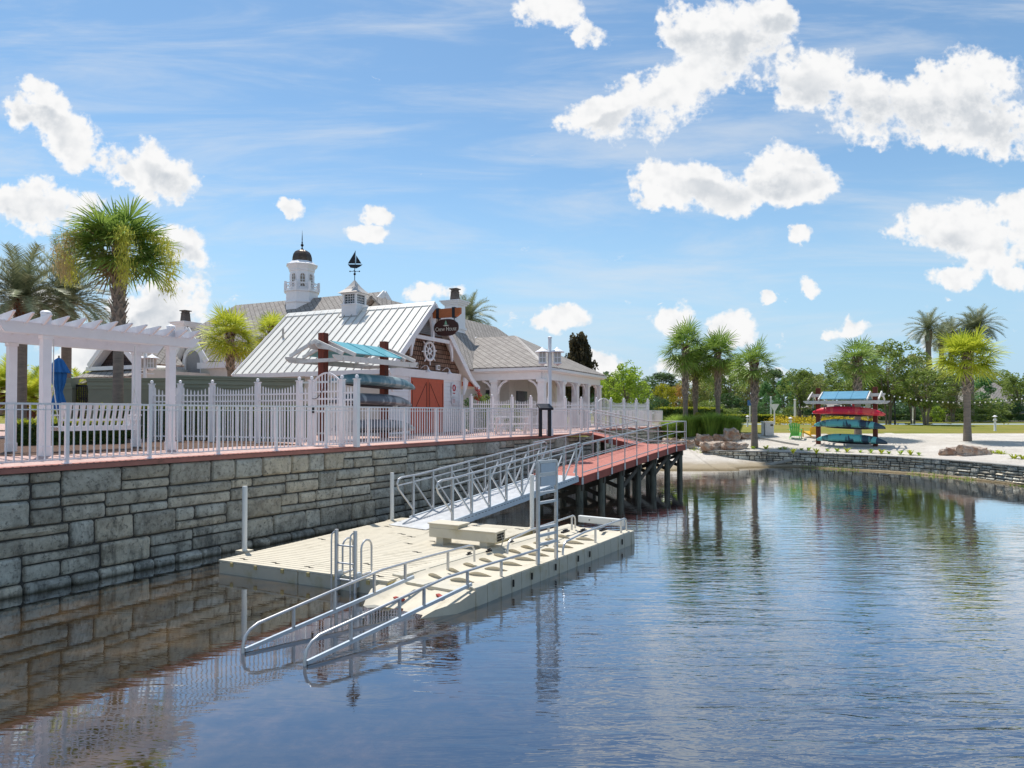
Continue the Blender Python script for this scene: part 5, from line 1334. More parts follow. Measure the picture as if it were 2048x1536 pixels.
for x in (-.24, .14): mb = MB(); mb.box(x - .0, x + .11, -.04, .08, 0, 1.12); mb.build('leg', 'black_metal', le)
le.location = (1.28, 26.5, ZD); le.rotation_euler = (0, 0, R(20)); 
ct = thing('covered_equipment', (0, 0, 0), 'black fabric cover draped over equipment beside the lectern', 'cover')
pt = thing('picnic_table', (0, 0, 0), 'white picnic table with attached benches on the terrace', 'table')
mb = MB()
for k in range(5): mb.box(-.95, .95, -.37 + .15 * k, -.37 + .15 * k + .135, .72, .76)
mb.build('tabletop', 'white_paint', pt)
for s_ in (-1, 1):
    mb = MB(); mb.box(-.95, .95, s_ * .72 - .13, s_ * .72 - .0, .42, .46); mb.box(-.95, .95, s_ * .72 + .01, s_ * .72 + .14, .42, .46); mb.build('bench', 'white_paint', pt)
    mb = MB(); mb.bar((s_ * .65, -.62, 0), (s_ * .65, -.2, .74), .09, .05); mb.bar((s_ * .65, .62, 0), (s_ * .65, .2, .74), .09, .05); mb.bar((s_ * .65, -.8, .4), (s_ * .65, .8, .4), .09, .05); mb.build('leg_frame', 'white_paint', pt)
pt.location = (.05, 29.4, ZD); pt.rotation_euler = (0, 0, R(12))
bpy.data.objects.remove(ct)
# mulch bed behind the pergola
mbp = [Vector((-18.5, 13.0, 0)), Vector((-11.4, 14.0, 0)), Vector((-9.75, 14.9, 0)), Vector((-8.2, 17.2, 0)), Vector((-7.4, 18.7, 0)), Vector((-6.4, 19.1, 0)), Vector((-6.2, 19.7, 0)), Vector((-9.3, 23.3, 0)), Vector((-14, 24.6, 0)), Vector((-26, 24, 0)), Vector((-30, 16, 0))]
tag(top_poly(mbp, ZD + .012, .01).build('mulch_bed', 'mulch'), kind='structure')
# ------------------------------------------------------------------ buildings behind the terrace
def mbox(mb, O, A, B, a0, a1, b0, b1, z0, z1):
    q = lambda a, b, z: O + A * a + B * b + Z * z
    return mb.hexa([q(a0, b0, z0), q(a1, b0, z0), q(a1, b1, z0), q(a0, b1, z0)], [q(a0, b0, z1), q(a1, b0, z1), q(a1, b1, z1), q(a0, b1, z1)])
Rr = Vector((-9.75, 52, 0)); RZm = 12.33; Lr = Rr + uF * 15.5
club = thing('clubhouse', (Rr.x, Rr.y, 2.1), 'large clubhouse with grey slate roofs and dark shingled gables behind the shed', 'building')
def cp(u, v, z): return Rr + uF * u + vF * v + Z * z     # u: away to the left, v: + away from the camera
ez = 5.9; hv = 8.0
mb = MB()
mb.slab([cp(0, 0, RZm), cp(15.5, 0, RZm), cp(20.5, -hv, ez), cp(0, -hv, ez)], .15); mb.slab([cp(15.5, 0, RZm), cp(0, 0, RZm), cp(0, hv, ez), cp(20.5, hv, ez)], .15); mb.slab([cp(15.5, 0, RZm), cp(20.5, hv, ez), cp(20.5, -hv, ez)], .15)
uvbox(mb.build('roof', 'slate', club))
mb = MB(); mb.hexa([cp(.5, -7.2, 2.1), cp(19.5, -7.2, 2.1), cp(19.5, 7.2, 2.1), cp(.5, 7.2, 2.1)], [cp(.5, -7.2, ez + .3), cp(19.5, -7.2, ez + .3), cp(19.5, 7.2, ez + .3), cp(.5, 7.2, ez + .3)]); mb.build('wall', 'cream_wall', club)
mb = MB(); mb.prism([cp(.6, -7, ez), cp(.6, 7, ez), cp(.6, 0, RZm - .5)], -uF * .15); uvbox(mb.build('gable_wall', 'shake', club))
mb = MB()
for s_ in (-1, 1): mb.bar(cp(-.02, 0, RZm - .12), cp(-.02, s_ * hv, ez - .12), .12, .45); mb.bar(cp(.25, 0, RZm - .5), cp(.25, s_ * hv, ez - .5), .5, .12)
mb.bar(cp(0, -hv, ez), cp(20.5, -hv, ez), .12, .25); mb.build('rake_board', 'white_paint', club)
cc = cp(.4, 0, 10.35); mb = MB(); mb.tube([cc + vF * math.cos(a) * .75 + Z * math.sin(a) * .75 for a in [math.pi * i / 12 for i in range(13)]], .14, 6); mb.bar(cc - vF * .85, cc + vF * .85, .12, .16); wn = mb.build('round_window', 'white_paint', club)
mb = MB(); mb.prism([cc + vF * math.cos(a) * .68 + Z * math.sin(a) * .68 for a in [math.pi * i / 12 for i in range(13)]], uF * .05); mb.build('pane', 'glass_dark', wn)
# front dormer gable with the arch
def arch_gable(uc, vc, zb, za, hwid, name_label, arch=True, flare=.5, dep=6):
    g_ = thing('gable_front', tuple(cp(uc, vc, zb)), name_label, 'gable')
    q = lambda a, b, z: cp(uc - a, vc + b, z)      # a to the right
    mb = MB(); mb.prism([q(-hwid, 0, zb), q(hwid, 0, zb), q(0, 0, za - .25)], vF * .2); uvbox(mb.build('shingles', 'shake_dark', g_))
    mb = MB()
    for s_ in (-1, 1):
        mb.slab([q(0, -.45, za), q(s_ * (hwid + flare * .4), -.45, zb + .15), q(s_ * (hwid + flare * .4), dep, zb + .15), q(0, dep, za)], .12)
    uvbox(mb.build('roof', 'slate', g_))
    mb = MB()
    for s_ in (-1, 1): mb.bar(q(0, -.5, za - .1), q(s_ * (hwid + flare * .4), -.5, zb + .05), .08, .28); mb.bar(q(0, -.25, za - .35), q(s_ * (hwid + .05), -.25, zb - .1), .5, .1)
    mb.build('rake_board', 'white_paint', g_)
    return g_, q
zb1 = D(388, 728, 43.2).z; za1 = D(385, 656, 43.2).z
pA = D(388, 728, 43.2); rel = pA - Rr; u1 = rel.x * uF.x + rel.y * uF.y; v1 = rel.x * vF.x + rel.y * vF.y
ga, q = arch_gable(u1, v1, zb1, za1, 1.55, 'steep dark shingled gable with a white arch above the entrance')
mb = MB(); Ro, Ri = .92, .66; n = 16; oa = [q(Ro * math.cos(a), -.12, zb1 + .12 + Ro * 1.12 * math.sin(a)) for a in [math.pi * i / n for i in range(n + 1)]]; ia = [q(Ri * math.cos(a), -.12, zb1 + .12 + Ri * 1.12 * math.sin(a)) for a in [math.pi * i / n for i in range(n + 1)]]
for i in range(n): mb.hexa([oa[i], oa[i + 1], ia[i + 1], ia[i]], [p + vF * .3 for p in (oa[i], oa[i + 1], ia[i + 1], ia[i])])
for s_ in (-1, 1): mbox(mb, q(0, 0, 0), -uF, vF, min(s_ * Ri, s_ * Ro), max(s_ * Ri, s_ * Ro), -.12, .2, zb1 - 1.0, zb1 + .12)
mbox(mb, q(0, 0, 0), -uF, vF, -.12, .12, -.2, .1, zb1 + .12 + Ro * 1.05, zb1 + .12 + Ro * 1.12 + .5); mb.build('arch_trim', 'white_paint', ga)
mb = MB(); mb.prism([q(Ri * math.cos(a), -.0, zb1 + .12 + Ri * 1.12 * math.sin(a)) for a in [math.pi * i / n for i in range(n + 1)]], -vF * .03); mbox(mb, q(0, 0, 0), -uF, vF, -Ri, Ri, -.03, 0, zb1 - .8, zb1 + .12); mb.build('arch_recess', 'grey_louver', ga)
mb = MB(); mbox(mb, q(0, 0, 0), -uF, vF, -2.1, -.92, -.5, .5, zb1 - .35, zb1 + .0); mbox(mb, q(0, 0, 0), -uF, vF, .85, 3.6, -.5, .5, zb1 - .35, zb1 + .02); mb.build('cornice', 'white_paint', ga)
mb = MB(); mbox(mb, q(0, 0, 0), -uF, vF, -2.0, -.95, -.3, .4, 2.1, zb1 - .35); mbox(mb, q(0, 0, 0), -uF, vF, .95, 3.4, -.3, .4, 2.1, zb1 - .35); mb.build('wall', 'cream_wall', ga)
# left gable
pB = D(240, 733, 39); rel = pB - Rr; u2 = rel.x * uF.x + rel.y * uF.y; v2 = rel.x * vF.x + rel.y * vF.y
gb, q2 = arch_gable(u2, v2, pB.z, D(238, 664, 39).z, 1.95, 'wide dark shingled gable seen through the pergola posts', flare=.3, dep=2.6)
mb = MB(); mbox(mb, q2(0, 0, 0), -uF, vF, -2.3, 2.2, -.5, .3, pB.z - .22, pB.z); mb.build('cornice', 'white_paint', gb)
mb = MB(); mbox(mb, q2(0, 0, 0), -uF, vF, -2.1, 2.0, -.1, 5, 2.1, pB.z - .22); mb.build('wall', 'cream_wall', gb)
mb = MB(); mb.slab([q2(-4.4, -.8, pB.z - .95), q2(-2.1, -.8, pB.z - .95), q2(-2.1, 1.2, pB.z - .1), q2(-3.4, 1.2, pB.z - .1)], .1); mb.slab([q2(-2.2, -1.3, pB.z - .65), q2(2.6, -1.3, pB.z - .65), q2(2.6, -.2, pB.z - .22), q2(-2.2, -.2, pB.z - .22)], .1); uvbox(mb.build('lower_roof', 'slate', gb))
mb = MB(); mbox(mb, q2(0, 0, 0), -uF, vF, -4.0, -2.1, .1, 4, 2.1, pB.z - .8); mb.build('side_wall', 'cream_wall', gb)
# low link wing with white metal roof
wl = thing('link_wing', tuple(D(300, 760, 41)), 'low pale wing with a white metal roof between the two dark gables', 'building')
a = D(258, 735, 40); b = D(348, 735, 42.5); a2 = D(264, 728, 43.5); b2 = D(348, 716, 45); 
mb = MB(); mb.slab([a, b, Vector((b2.x, b2.y, D(348, 718, 45).z)), Vector((a2.x, a2.y, D(264, 733, 43.5).z))], .08); mb.build('roof', 'metal_roof', wl)
mb = MB(); dn = Z * (a.z - .15); off_ = vF * .3
mb.hexa([Vector((a.x, a.y, 2.1)) + off_, Vector((b.x, b.y, 2.1)) + off_, Vector((b.x, b.y, 2.1)) + off_ * 5, Vector((a.x, a.y, 2.1)) + off_ * 5], [Vector((a.x, a.y, a.z - .1)) + off_, Vector((b.x, b.y, b.z - .1)) + off_, Vector((b.x, b.y, b.z - .1)) + off_ * 5, Vector((a.x, a.y, a.z - .1)) + off_ * 5]); mb.build('wall', 'cream_wall', wl)
# chimneys
def chimney(px, Y, zbase, ycap, label, w_=.52):
    c = D(px, ycap, Y); root = thing('chimney', (c.x, c.y, zbase), label, 'chimney', 'white chimneys with brown pots'); f = Vector((c.x, c.y, 0)); zc = c.z
    mb = MB(); mb.obox(f + Z * (zbase + zc - .3) / 2, vF, uF, Z, (w_, w_, (zc - .3 - zbase) / 2)); mb.obox(f + Z * (zbase + .55), vF, uF, Z, (w_ + .07, w_ + .07, .08)); mb.build('stack', 'white_paint', root)
    mb = MB(); mb.obox(f + Z * (zc - .24), vF, uF, Z, (w_ + .1, w_ + .1, .06)); mb.obox(f + Z * (zc - .12), vF, uF, Z, (w_ + .2, w_ + .2, .06)); mb.obox(f + Z * (zc - .03), vF, uF, Z, (w_ + .28, w_ + .28, .03)); mb.build('cap', 'white_paint', root)
    mb = MB(); mb.lathe(f + Z * zc, [(.42, 0), (.36, .08), (.30, .62), (.36, .64), (.28, .68), (.28, .8), (.42, .82), (.42, .88), (.1, .92)], 4, rot=math.atan2(vF.y, vF.x) + math.pi / 4); mb.build('pot', 'chimney_pot', root); return root
chimney(910, 47, 8.3, 603, 'white chimney with a brown pot behind the hanging sign')
chimney(371, 50, 8.0, 645, 'white chimney with a brown pot behind the left palm crown')
# main cupola with dome
mc = Rr + uF * 8.14; mc = Vector((mc.x, mc.y, 0)); dm = thing('dome_cupola', (mc.x, mc.y, 11), 'octagonal white cupola with balustrade, bronze dome and tall spire', 'cupola')
rot8 = math.atan2(vF.y, vF.x) + math.pi / 8
mb = MB(); mb.lathe(mc, [(1.52, 10.6), (1.52, 12.35), (1.62, 12.4), (1.62, 12.5), (1.5, 12.55), (1.5, 13.25), (1.66, 13.32), (1.66, 13.42)], 8, rot8); mb.build('base', 'white_paint', dm)
mb = MB(); 
for i in range(8):
    a = rot8 + math.pi * i / 4; b = a + math.pi / 4; p = mc + Vector((math.cos(a), math.sin(a), 0)) * 1.58; p2 = mc + Vector((math.cos(b), math.sin(b), 0)) * 1.58
    m_ = MB(); m_.obox(p + Z * 13.75, Vector((1, 0, 0)), Vector((0, 1, 0)), Z, (.09, .09, .36)); m_.build('baluster_post', 'white_paint', dm)
    mb.bar(p + Z * 13.98, p2 + Z * 13.98, .07, .07); mb.bar(p + Z * 13.5, p2 + Z * 13.5, .07, .06); mb.bar(p + Z * 13.5, lerp(p, p2, .5) + Z * 13.98, .04); mb.bar(lerp(p, p2, .5) + Z * 13.98, p2 + Z * 13.5, .04); mb.bar(p + Z * 13.98, lerp(p, p2, .5) + Z * 13.5, .04); mb.bar(lerp(p, p2, .5) + Z * 13.5, p2 + Z * 13.98, .04)
mb.build('balustrade', 'white_paint', dm)
mb = MB(); mb.lathe(mc, [(1.12, 13.3), (1.12, 15.0), (1.2, 15.05), (1.2, 15.15), (1.38, 15.45), (1.48, 15.5), (1.48, 15.56), (1.2, 15.66), (1.0, 15.85)], 8, rot8); mb.build('drum', 'white_paint', dm)
for i in range(8):
    a = rot8 + math.pi / 8 + math.pi * i / 4; d_ = Vector((math.cos(a), math.sin(a), 0)); s_ = Vector((-d_.y, d_.x, 0)); c = mc + d_ * 1.04; pts = [(-.2, 13.75), (.2, 13.75)] + [(.2 * math.cos(x), 14.55 + .22 * math.sin(x)) for x in [math.pi * k / 6 for k in range(7)]]
    mb = MB(); mb.prism([c + s_ * x + Z * z for x, z in pts], d_ * .015); ww = mb.build('window', 'glass_warm', dm)
    mb = MB(); c2 = c + d_ * .02
    mb.bar(c2 + Z * 13.75, c2 + Z * 14.76, .035, .03, up=d_)
    for z in (14.0, 14.27, 14.54): mb.bar(c2 - s_ * .2 + Z * z, c2 + s_ * .2 + Z * z, .03, .03)
    ar = [c2 + s_ * (.23 * math.cos(x)) + Z * (14.55 + .26 * math.sin(x)) for x in [math.pi * k / 8 for k in range(9)]]
    mb.tube([c2 + s_ * .23 + Z * 13.72] + ar + [c2 - s_ * .23 + Z * 13.72], .035, 5); mb.build('muntins', 'white_paint', ww)
mb = MB(); mb.lathe(mc, [(.98, 15.8), (.94, 15.9), (.93, 16.15), (.85, 16.42), (.7, 16.63), (.45, 16.78), (.2, 16.84), (.08, 16.9)], 8, rot8); mb.build('dome', 'copper', dm, smooth=False)
mb = MB(); mb.lathe(mc, [(.14, 16.86), (.1, 16.95), (.05, 17.0), (.05, 17.1), (.14, 17.2), (.14, 17.26), (.05, 17.36), (.07, 17.45), (.03, 17.55), (.045, 17.7), (.002, 18.5)], 10); mb.build('spire', 'black_metal', dm)
dm.scale = (.88, .88, 1); dm.location.z -= .5
# columned pavilion + wing
SCL = 1.104
def sc(p): return Vector((p[0] * SCL, p[1] * SCL, 0))
Kp = sc((1.8, 36)); wing = thing('pavilion', (Kp.x, Kp.y, ZD), 'open white columned pavilion with a hipped grey slate roof', 'pavilion')
def kp(u, v, z): return Kp + uF * u + vF * v + Z * z
ezp = 5.69; rzp = 8.27; Mu, Mv = 4.27 * SCL, 5.2 * SCL; VL = 10.4 * SCL; UL_ = 7.0 * SCL
mb = MB(); mb.slab([kp(0, 0, ezp), kp(Mu, Mv, rzp), kp(UL_ + .2, Mv, rzp), kp(UL_ + .2, 0, ezp)][::-1], .12); mb.slab([kp(0, VL, ezp), kp(Mu, Mv, rzp), kp(0, 0, ezp)][::-1], .12); mb.slab([kp(UL_, VL, ezp), kp(UL_, Mv, rzp), kp(Mu, Mv, rzp), kp(0, VL, ezp)][::-1], .12)
uvbox(mb.build('roof', 'slate', wing))
mb = MB(); i_ = .45
for (a, b) in (((i_, i_), (UL_, i_)), ((i_, i_), (i_, VL - i_)), ((i_, VL - i_), (UL_, VL - i_))): mb.bar(kp(a[0], a[1], ezp - .42), kp(b[0], b[1], ezp - .42), .35, .45)
mb.hexa([kp(.1, .1, ezp - .2), kp(UL_, .1, ezp - .2), kp(UL_, VL - .1, ezp - .2), kp(.1, VL - .1, ezp - .2)], [kp(0.02, 0.02, ezp - .1), kp(UL_, 0.02, ezp - .1), kp(UL_, VL - .02, ezp - .1), kp(.02, VL - .02, ezp - .1)])
for (a, b) in (((0, 0), (UL_, 0)), ((0, 0), (0, VL)), ((0, VL), (UL_, VL))): mb.bar(kp(a[0], a[1], ezp - .04), kp(b[0], b[1], ezp - .04), .14, .16)
mb.build('entablature', 'white_paint', wing)
mb = MB(); mb.bar(kp(0, 0, ezp + .08), kp(Mu, Mv, rzp + .06), .22, .08); mb.bar(kp(Mu, Mv, rzp + .06), kp(UL_, Mv, rzp + .06), .2, .07); mb.build('ridge_tiles', 'cap_grey', wing)
cols = [(i_, i_), (i_ + 3.1, i_), (UL_ - .6, i_), (i_, 3.6), (i_, 6.2), (i_, 8.4), (i_, VL - i_)]
for (u_, v_) in cols:
    mb = MB(); mb.obox(kp(u_, v_, (ZD + ezp - .6) / 2 + .0), uF, vF, Z, (.2, .2, (ezp - .6 - ZD) / 2)); mb.obox(kp(u_, v_, ezp - .72), uF, vF, Z, (.27, .27, .07)); mb.obox(kp(u_, v_, ZD + .4), uF, vF, Z, (.26, .26, .4)); mb.build('column', 'white_paint', wing)
    for d_ in ((uF, -uF) if v_ == i_ and u_ != i_ else ((uF, vF) if v_ == i_ else (vF, -vF))):
        mb = MB(); pts = [kp(u_, v_, 0) + d_ * x + Z * z for x, z in ((.2, ezp - 1.5), (.28, ezp - 1.1), (.5, ezp - .82), (.85, ezp - .66))]
        for k in range(3): mb.bar(pts[k], pts[k + 1], .12, .12)
        mb.build('brace', 'white_paint', wing)
mb = MB(); mbox(mb, kp(0, 0, 0), uF, vF, 3.6, UL_, 2.6, VL - .8, ZD, ezp - .2); mb.build('inner_wall', 'cream_wall', wing)
mb = MB(); mbox(mb, kp(0, 0, 0), uF, vF, 4.9, 6.1, 2.52, 2.6, ZD, ezp - 1.0); dd = mb.build('french_door', 'white_paint', wing)
for (a0, a1, z0_, z1_) in ((5.0, 5.45, ZD + .3, ezp - 1.55), (5.55, 6.0, ZD + .3, ezp - 1.55), (5.0, 5.45, ezp - 1.45, ezp - 1.15), (5.55, 6.0, ezp - 1.45, ezp - 1.15)):
    mb = MB(); mbox(mb, kp(0, 0, 0), uF, vF, a0, a1, 2.5, 2.52, z0_, z1_); mb.build('pane', 'glass_dark', dd)
mb = MB(); mbox(mb, kp(0, 0, 0), uF, vF, 3.52, 3.6, 3.6, 5.2, ZD + .2, ezp - 1.2); mb.build('window', 'glass_dark', wing)
Wb = sc((-1.17, 50)); ww_ = thing('east_wing', (Wb.x, Wb.y, 2.1), 'wing with a grey slate roof rising behind the pavilion and the hanging sign', 'building')
def wp_(s, t, z): return Wb - vF * s - uF * t + Z * z
wz = D(992, 654, Wb.y).z; drop = .89
mb = MB(); s1_ = 16.5; tt = 4.85
mb.slab([wp_(0, 0, wz), wp_(s1_, 0, wz), wp_(s1_, tt, wz - tt * drop), wp_(-5, tt, wz - tt * drop)], .12); mb.slab([wp_(s1_, 0, wz), wp_(0, 0, wz), wp_(-5, -tt, wz - tt * drop), wp_(s1_, -tt, wz - tt * drop)], .12); mb.slab([wp_(0, 0, wz), wp_(-5, tt, wz - tt * drop), wp_(-5, -tt, wz - tt * drop)], .12)
uvbox(mb.build('roof', 'slate', ww_))
mb = MB(); mb.hexa([wp_(s1_ - .4, -4.3, 2.1), wp_(-4.3, -4.3, 2.1), wp_(-4.3, 4.3, 2.1), wp_(s1_ - .4, 4.3, 2.1)], [wp_(s1_ - .4, -4.3, wz - tt * drop + .2), wp_(-4.3, -4.3, wz - tt * drop + .2), wp_(-4.3, 4.3, wz - tt * drop + .2), wp_(s1_ - .4, 4.3, wz - tt * drop + .2)])
mb.prism([wp_(s1_ - .4, -4.3, wz - tt * drop), wp_(s1_ - .4, 4.3, wz - tt * drop), wp_(s1_ - .4, 0, wz - .3)], vF * .2); mb.build('wall', 'cream_wall', ww_)
ra_ = kp(UL_ + .1, Mv, rzp); rb_ = kp(UL_ + .1, Mv * .42, ezp + (rzp - ezp) * .42)
mb = MB(); mb.bar(ra_ + Z * .1, rb_ + Z * .1, .3, .12); mb.build('valley_trim', 'white_paint', wing)
# grey green pool wall with gate
def pool_wall(pts, label, top):
    root = thing('garden_wall', tuple(Vector((pts[0][0], pts[0][1], ZD))), label, 'wall')
    for i in range(len(pts) - 1):
        a = Vector((pts[i][0], pts[i][1], 0)); b = Vector((pts[i + 1][0], pts[i + 1][1], 0)); mb = MB(); mb.bar(a + Z * (2.1 + top - .4) / 2, b + Z * (2.1 + top - .4) / 2, .3, top - .4 - 2.1); mb.build('wall_panel', 'grey_green', root)
        t = (b - a).normalized(); mb = MB()
        for k, (w_, h_, z) in enumerate(((.36, .12, top - .36), (.46, .16, top - .22), (.56, .07, top - .1), (.64, .06, top - .03))): mb.bar(a - t * .1 * 0 + Z * z, b + Z * z, w_, h_)
        mb.build('cornice', 'cornice_green' if k else 'white_paint', root)
    return root
pool_wall([(D(348, 800, 24).x, 24), (D(606, 800, 26.2).x, 26.2)], 'near grey green garden wall with a moulded cornice beside the shed roof', 4.37)
pool_wall([(D(181, 800, 27).x, 27), (D(352, 800, 27).x, 27)], 'grey green garden wall seen between the pergola posts', 4.42)
pool_wall([(D(118, 800, 27).x, 27), (D(149, 800, 27).x, 27)], 'short grey green wall pier left of the dark gate', 4.42)
ig = thing('iron_gate', tuple(D(165, 800, 27.1)), 'black lattice gate in the grey green garden wall', 'gate'); mb = MB(); a = D(149, 800, 27.1); b = D(181, 800, 27.1); a.z = b.z = ZD
mb.bar(a + Z * 2.0, b + Z * 2.0, .05, .08); mb.bar(a + Z * .1, b + Z * .1, .05, .08)
for q_ in (a, b): mb.bar(q_, q_ + Z * 2.04, .06, .06)
mb.build('gate_frame', 'black_metal', ig); mb = MB()
for i in range(1, 9): q_ = lerp(a, b, i / 9); mb.bar(q_ + Z * .1, q_ + Z * 2, .035, .02)
for i in range(1, 24): mb.bar(a + Z * (.1 + i * .08), b + Z * (.1 + i * .08), .02, .02)
mb.build('lattice', 'black_metal', ig)
# far houses
def house(px0, px1, py_top, py_eave, Y, label):
    a = D(px0, py_eave, Y); b = D(px1, py_eave, Y); zt = D(px0, py_top, Y).z; root = thing('house', (a.x, a.y, 2.1), label, 'house', 'grey roofed houses beyond the trees'); dp = 9; W2 = b.x - a.x
    mb = MB(); mb.box(a.x + .5, b.x - .5, Y + .5, Y + dp, 2.1, a.z + .1); mb.build('wall', 'house_wall', root)
    mb = MB(); m1 = a.x + W2 * .38; m2 = a.x + W2 * .6; yc = Y + dp / 2
    T1 = Vector((m1, yc, zt)); T2 = Vector((m2, yc, zt)); c1 = Vector((a.x, Y, a.z)); c2 = Vector((b.x, Y, a.z)); c3 = Vector((b.x, Y + dp + .5, a.z)); c4 = Vector((a.x, Y + dp + .5, a.z))
    mb.add([c1, c2, c3, c4, T1, T2], [(0, 1, 5, 4), (1, 2, 5), (2, 3, 4, 5), (3, 0, 4), (3, 2, 1, 0)]); uvbox(mb.build('roof', 'slate', root))
    for k in range(3): x = a.x + W2 * (.2 + .28 * k); mb = MB(); mb.box(x, x + 1.1, Y + .42, Y + .5, 3.0, 4.5); mb.build('window', 'glass_dark', root)
house(1935, 1998, 776, 812, 118, 'grey roofed house behind the yellow green palm')
house(1990, 2060, 763, 812, 105, 'grey roofed house at the far right edge')
house(1625, 1720, 806, 815, 125, 'low house roof visible between the beach rack posts')
house(1420, 1470, 800, 818, 130, 'pale house glimpsed between the palm trunks')
# ------------------------------------------------------------------ palms
def frond_fan(mb, base, out, up, L, rn_, droop=.25, nleaf=22):
    "fan leaf of a cabbage palm: stalk plus stiff narrow segments spread in a fan, only the tips droop"
    side = out.cross(up).normalized(); up = side.cross(out).normalized()
    st = L * rn_.choice([.2, .32, .42, .5, .55]); p0 = base; p1 = base + out * st * .55 + Z * .03 * L; p2 = base + out * st - Z * st * droop * .15
    for a, b in ((p0, p1), (p1, p2)): mb.add([a - side * .014, a + side * .014, b + side * .01, b - side * .01], [(0, 1, 2, 3)])
    out2 = (out - Z * droop * .25).normalized(); tw = rn_.uniform(-.5, .5); s2 = (side * math.cos(tw) + up * math.sin(tw)).normalized(); u2 = s2.cross(out2).normalized()
    for k in range(nleaf):
        f = (k + .5) / nleaf * 2 - 1; ang = f * 1.9; ll = L * (.60 - .16 * abs(f)) * rn_.uniform(.85, 1.1)
        d = (out2 * math.cos(ang) + s2 * math.sin(ang) + u2 * rn_.uniform(-.10, .16)).normalized()
        w_ = .0165 * L + .003; sd = d.cross(u2).normalized() * w_; q0 = p2 + d * .03; q1 = q0 + d * ll * .5; q2 = q0 + d * ll * .84 - Z * ll * (.03 + droop * .16 * rn_.random()); q3 = q2 + (d * .2 - Z * rn_.uniform(.0, .16) * (.5 + droop)) * ll
        mb.add([q0 - sd * .4, q0 + sd * .4, q1 + sd, q1 - sd, q2 + sd * .5, q2 - sd * .5, q3], [(0, 1, 2, 3), (3, 2, 4, 5), (5, 4, 6)])
def sabal(seed, H, crown_r=1.75, leaf='palm_leaf', nf=46, nl=22, fruit=0, boots=(.45, 1.0), rad=.17, dead=3, lean=(0, 0), low=-.62):
    r = random.Random(seed); root = thing('palm_tree', (0, 0, 0), 'x', 'palm')
    tp = Vector((lean[0], lean[1], H)); mb = MB(); n = 14; pts = []; rr_ = []
    for i in range(n + 1):
        f = i / n; pts.append(Vector((tp.x * f ** 1.5, tp.y * f ** 1.5, H * f - .2 * (1 - f)))); rr_.append(rad * (1.25 - .3 * min(1, f * 4)) * (1.0 + (.12 if f > boots[0] else 0)))
    mb.tube(pts, rr_, 12); mb.build('trunk', 'palm_bark', root, smooth=True)
    mb = MB(); z = H * boots[0]; k = 0
    while z < H * boots[1] - .05:
        f = z / H; c = Vector((tp.x * f ** 1.5, tp.y * f ** 1.5, z)); a = k * 2.3999; d = Vector((math.cos(a), math.sin(a), 0)); s_ = Vector((-d.y, d.x, 0)); R_ = rad * 1.1; hgt = r.uniform(.28, .42)
        for sg in (-1, 1):
            b0 = c + d * R_ * .85 + s_ * sg * .10; t0 = c + d * (R_ + .10 + .06 * f) + Z * hgt + s_ * sg * -.03
            mb.add([b0 - s_ * .045, b0 + s_ * .045, t0 + s_ * .022, t0 - s_ * .022, b0 - s_ * .045 - d * .05, b0 + s_ * .045 - d * .05], [(0, 1, 2, 3), (1, 5, 2), (0, 3, 4), (0, 4, 5, 1)])
        z += .05; k += 1
    mb.build('leaf_bases', 'boot', root)
    mb = MB()
    for k in range(26):
        a = k * 2.4; d = Vector((math.cos(a), math.sin(a), 0)); s_ = Vector((-d.y, d.x, 0)); c = tp - Z * (.55 - .02 * k); b0 = c + d * rad * .8; t0 = c + d * (rad + .16) + Z * .42
        mb.add([b0 - s_ * .06, b0 + s_ * .06, t0 + s_ * .02, t0 - s_ * .02], [(0, 1, 2, 3)])
    mb.build('crown_shaft', 'boot_red', root)
    mb = MB()
    for k in range(nf):
        f = (k + .5) / nf; el = math.asin(max(low, 1 - (1 - low) * f ** .9)) + r.uniform(-.08, .08); az = k * 2.39996 + r.uniform(-.15, .15)
        out = Vector((math.cos(az) * math.cos(el), math.sin(az) * math.cos(el), math.sin(el))); upv = Vector((-math.cos(az) * math.sin(el), -math.sin(az) * math.sin(el), math.cos(el)))
        base = tp - Z * (.1 + .35 * f) + out * .08; frond_fan(mb, base, out, upv, crown_r * r.uniform(.86, 1.08), r, .18 + .5 * f, nl)
    mb.build('crown', leaf, root)
    if dead:
        mb = MB()
        for k in range(dead):
            az = k * 2.1 + seed; out = Vector((math.cos(az) * .5, math.sin(az) * .5, -.85)).normalized(); frond_fan(mb, tp - Z * .5, out, Vector((math.cos(az), math.sin(az), .4)).normalized(), crown_r * .7, r, .5, 14)
        mb.build('dead_fronds', 'dead_leaf', root)
    for k in range(fruit):
        az = [3.2, 3.95, -.2, -.9, 1.6][k % 5] + r.uniform(-.1, .1); d = Vector((math.cos(az), math.sin(az), 0)); mb = MB(); L = crown_r * r.uniform(.9, 1.05)
        spine = [tp + Z * .1 + d * .15, tp + d * L * .45 + Z * .3, tp + d * L * .82 - Z * .0, tp + d * L * .96 - Z * .7, tp + d * L * .92 - Z * (1.5 if k < 2 else 1.9)]
        for i in range(1500):
            f = r.random() ** .8 * 3.99; i0 = min(3, int(f)); c = lerp(spine[i0], spine[i0 + 1], f - i0); wv = .10 + .2 * min(1, f / 2.5) * (1 if f < 3.2 else .7)
            c = c + Vector((r.gauss(0, wv * .6), r.gauss(0, wv * .6), r.gauss(0, .1))); e = c + Vector((r.gauss(0, .05), r.gauss(0, .05), -r.uniform(.05, .22))); t_ = Vector((r.uniform(-1, 1), r.uniform(-1, 1), 0)) * .02
            mb.add([c - t_, c + t_, e], [(0, 1, 2)])
        mb.build('fruit_stalk', 'palm_fruit_tan' if k == 1 else 'palm_fruit', root)
    return root
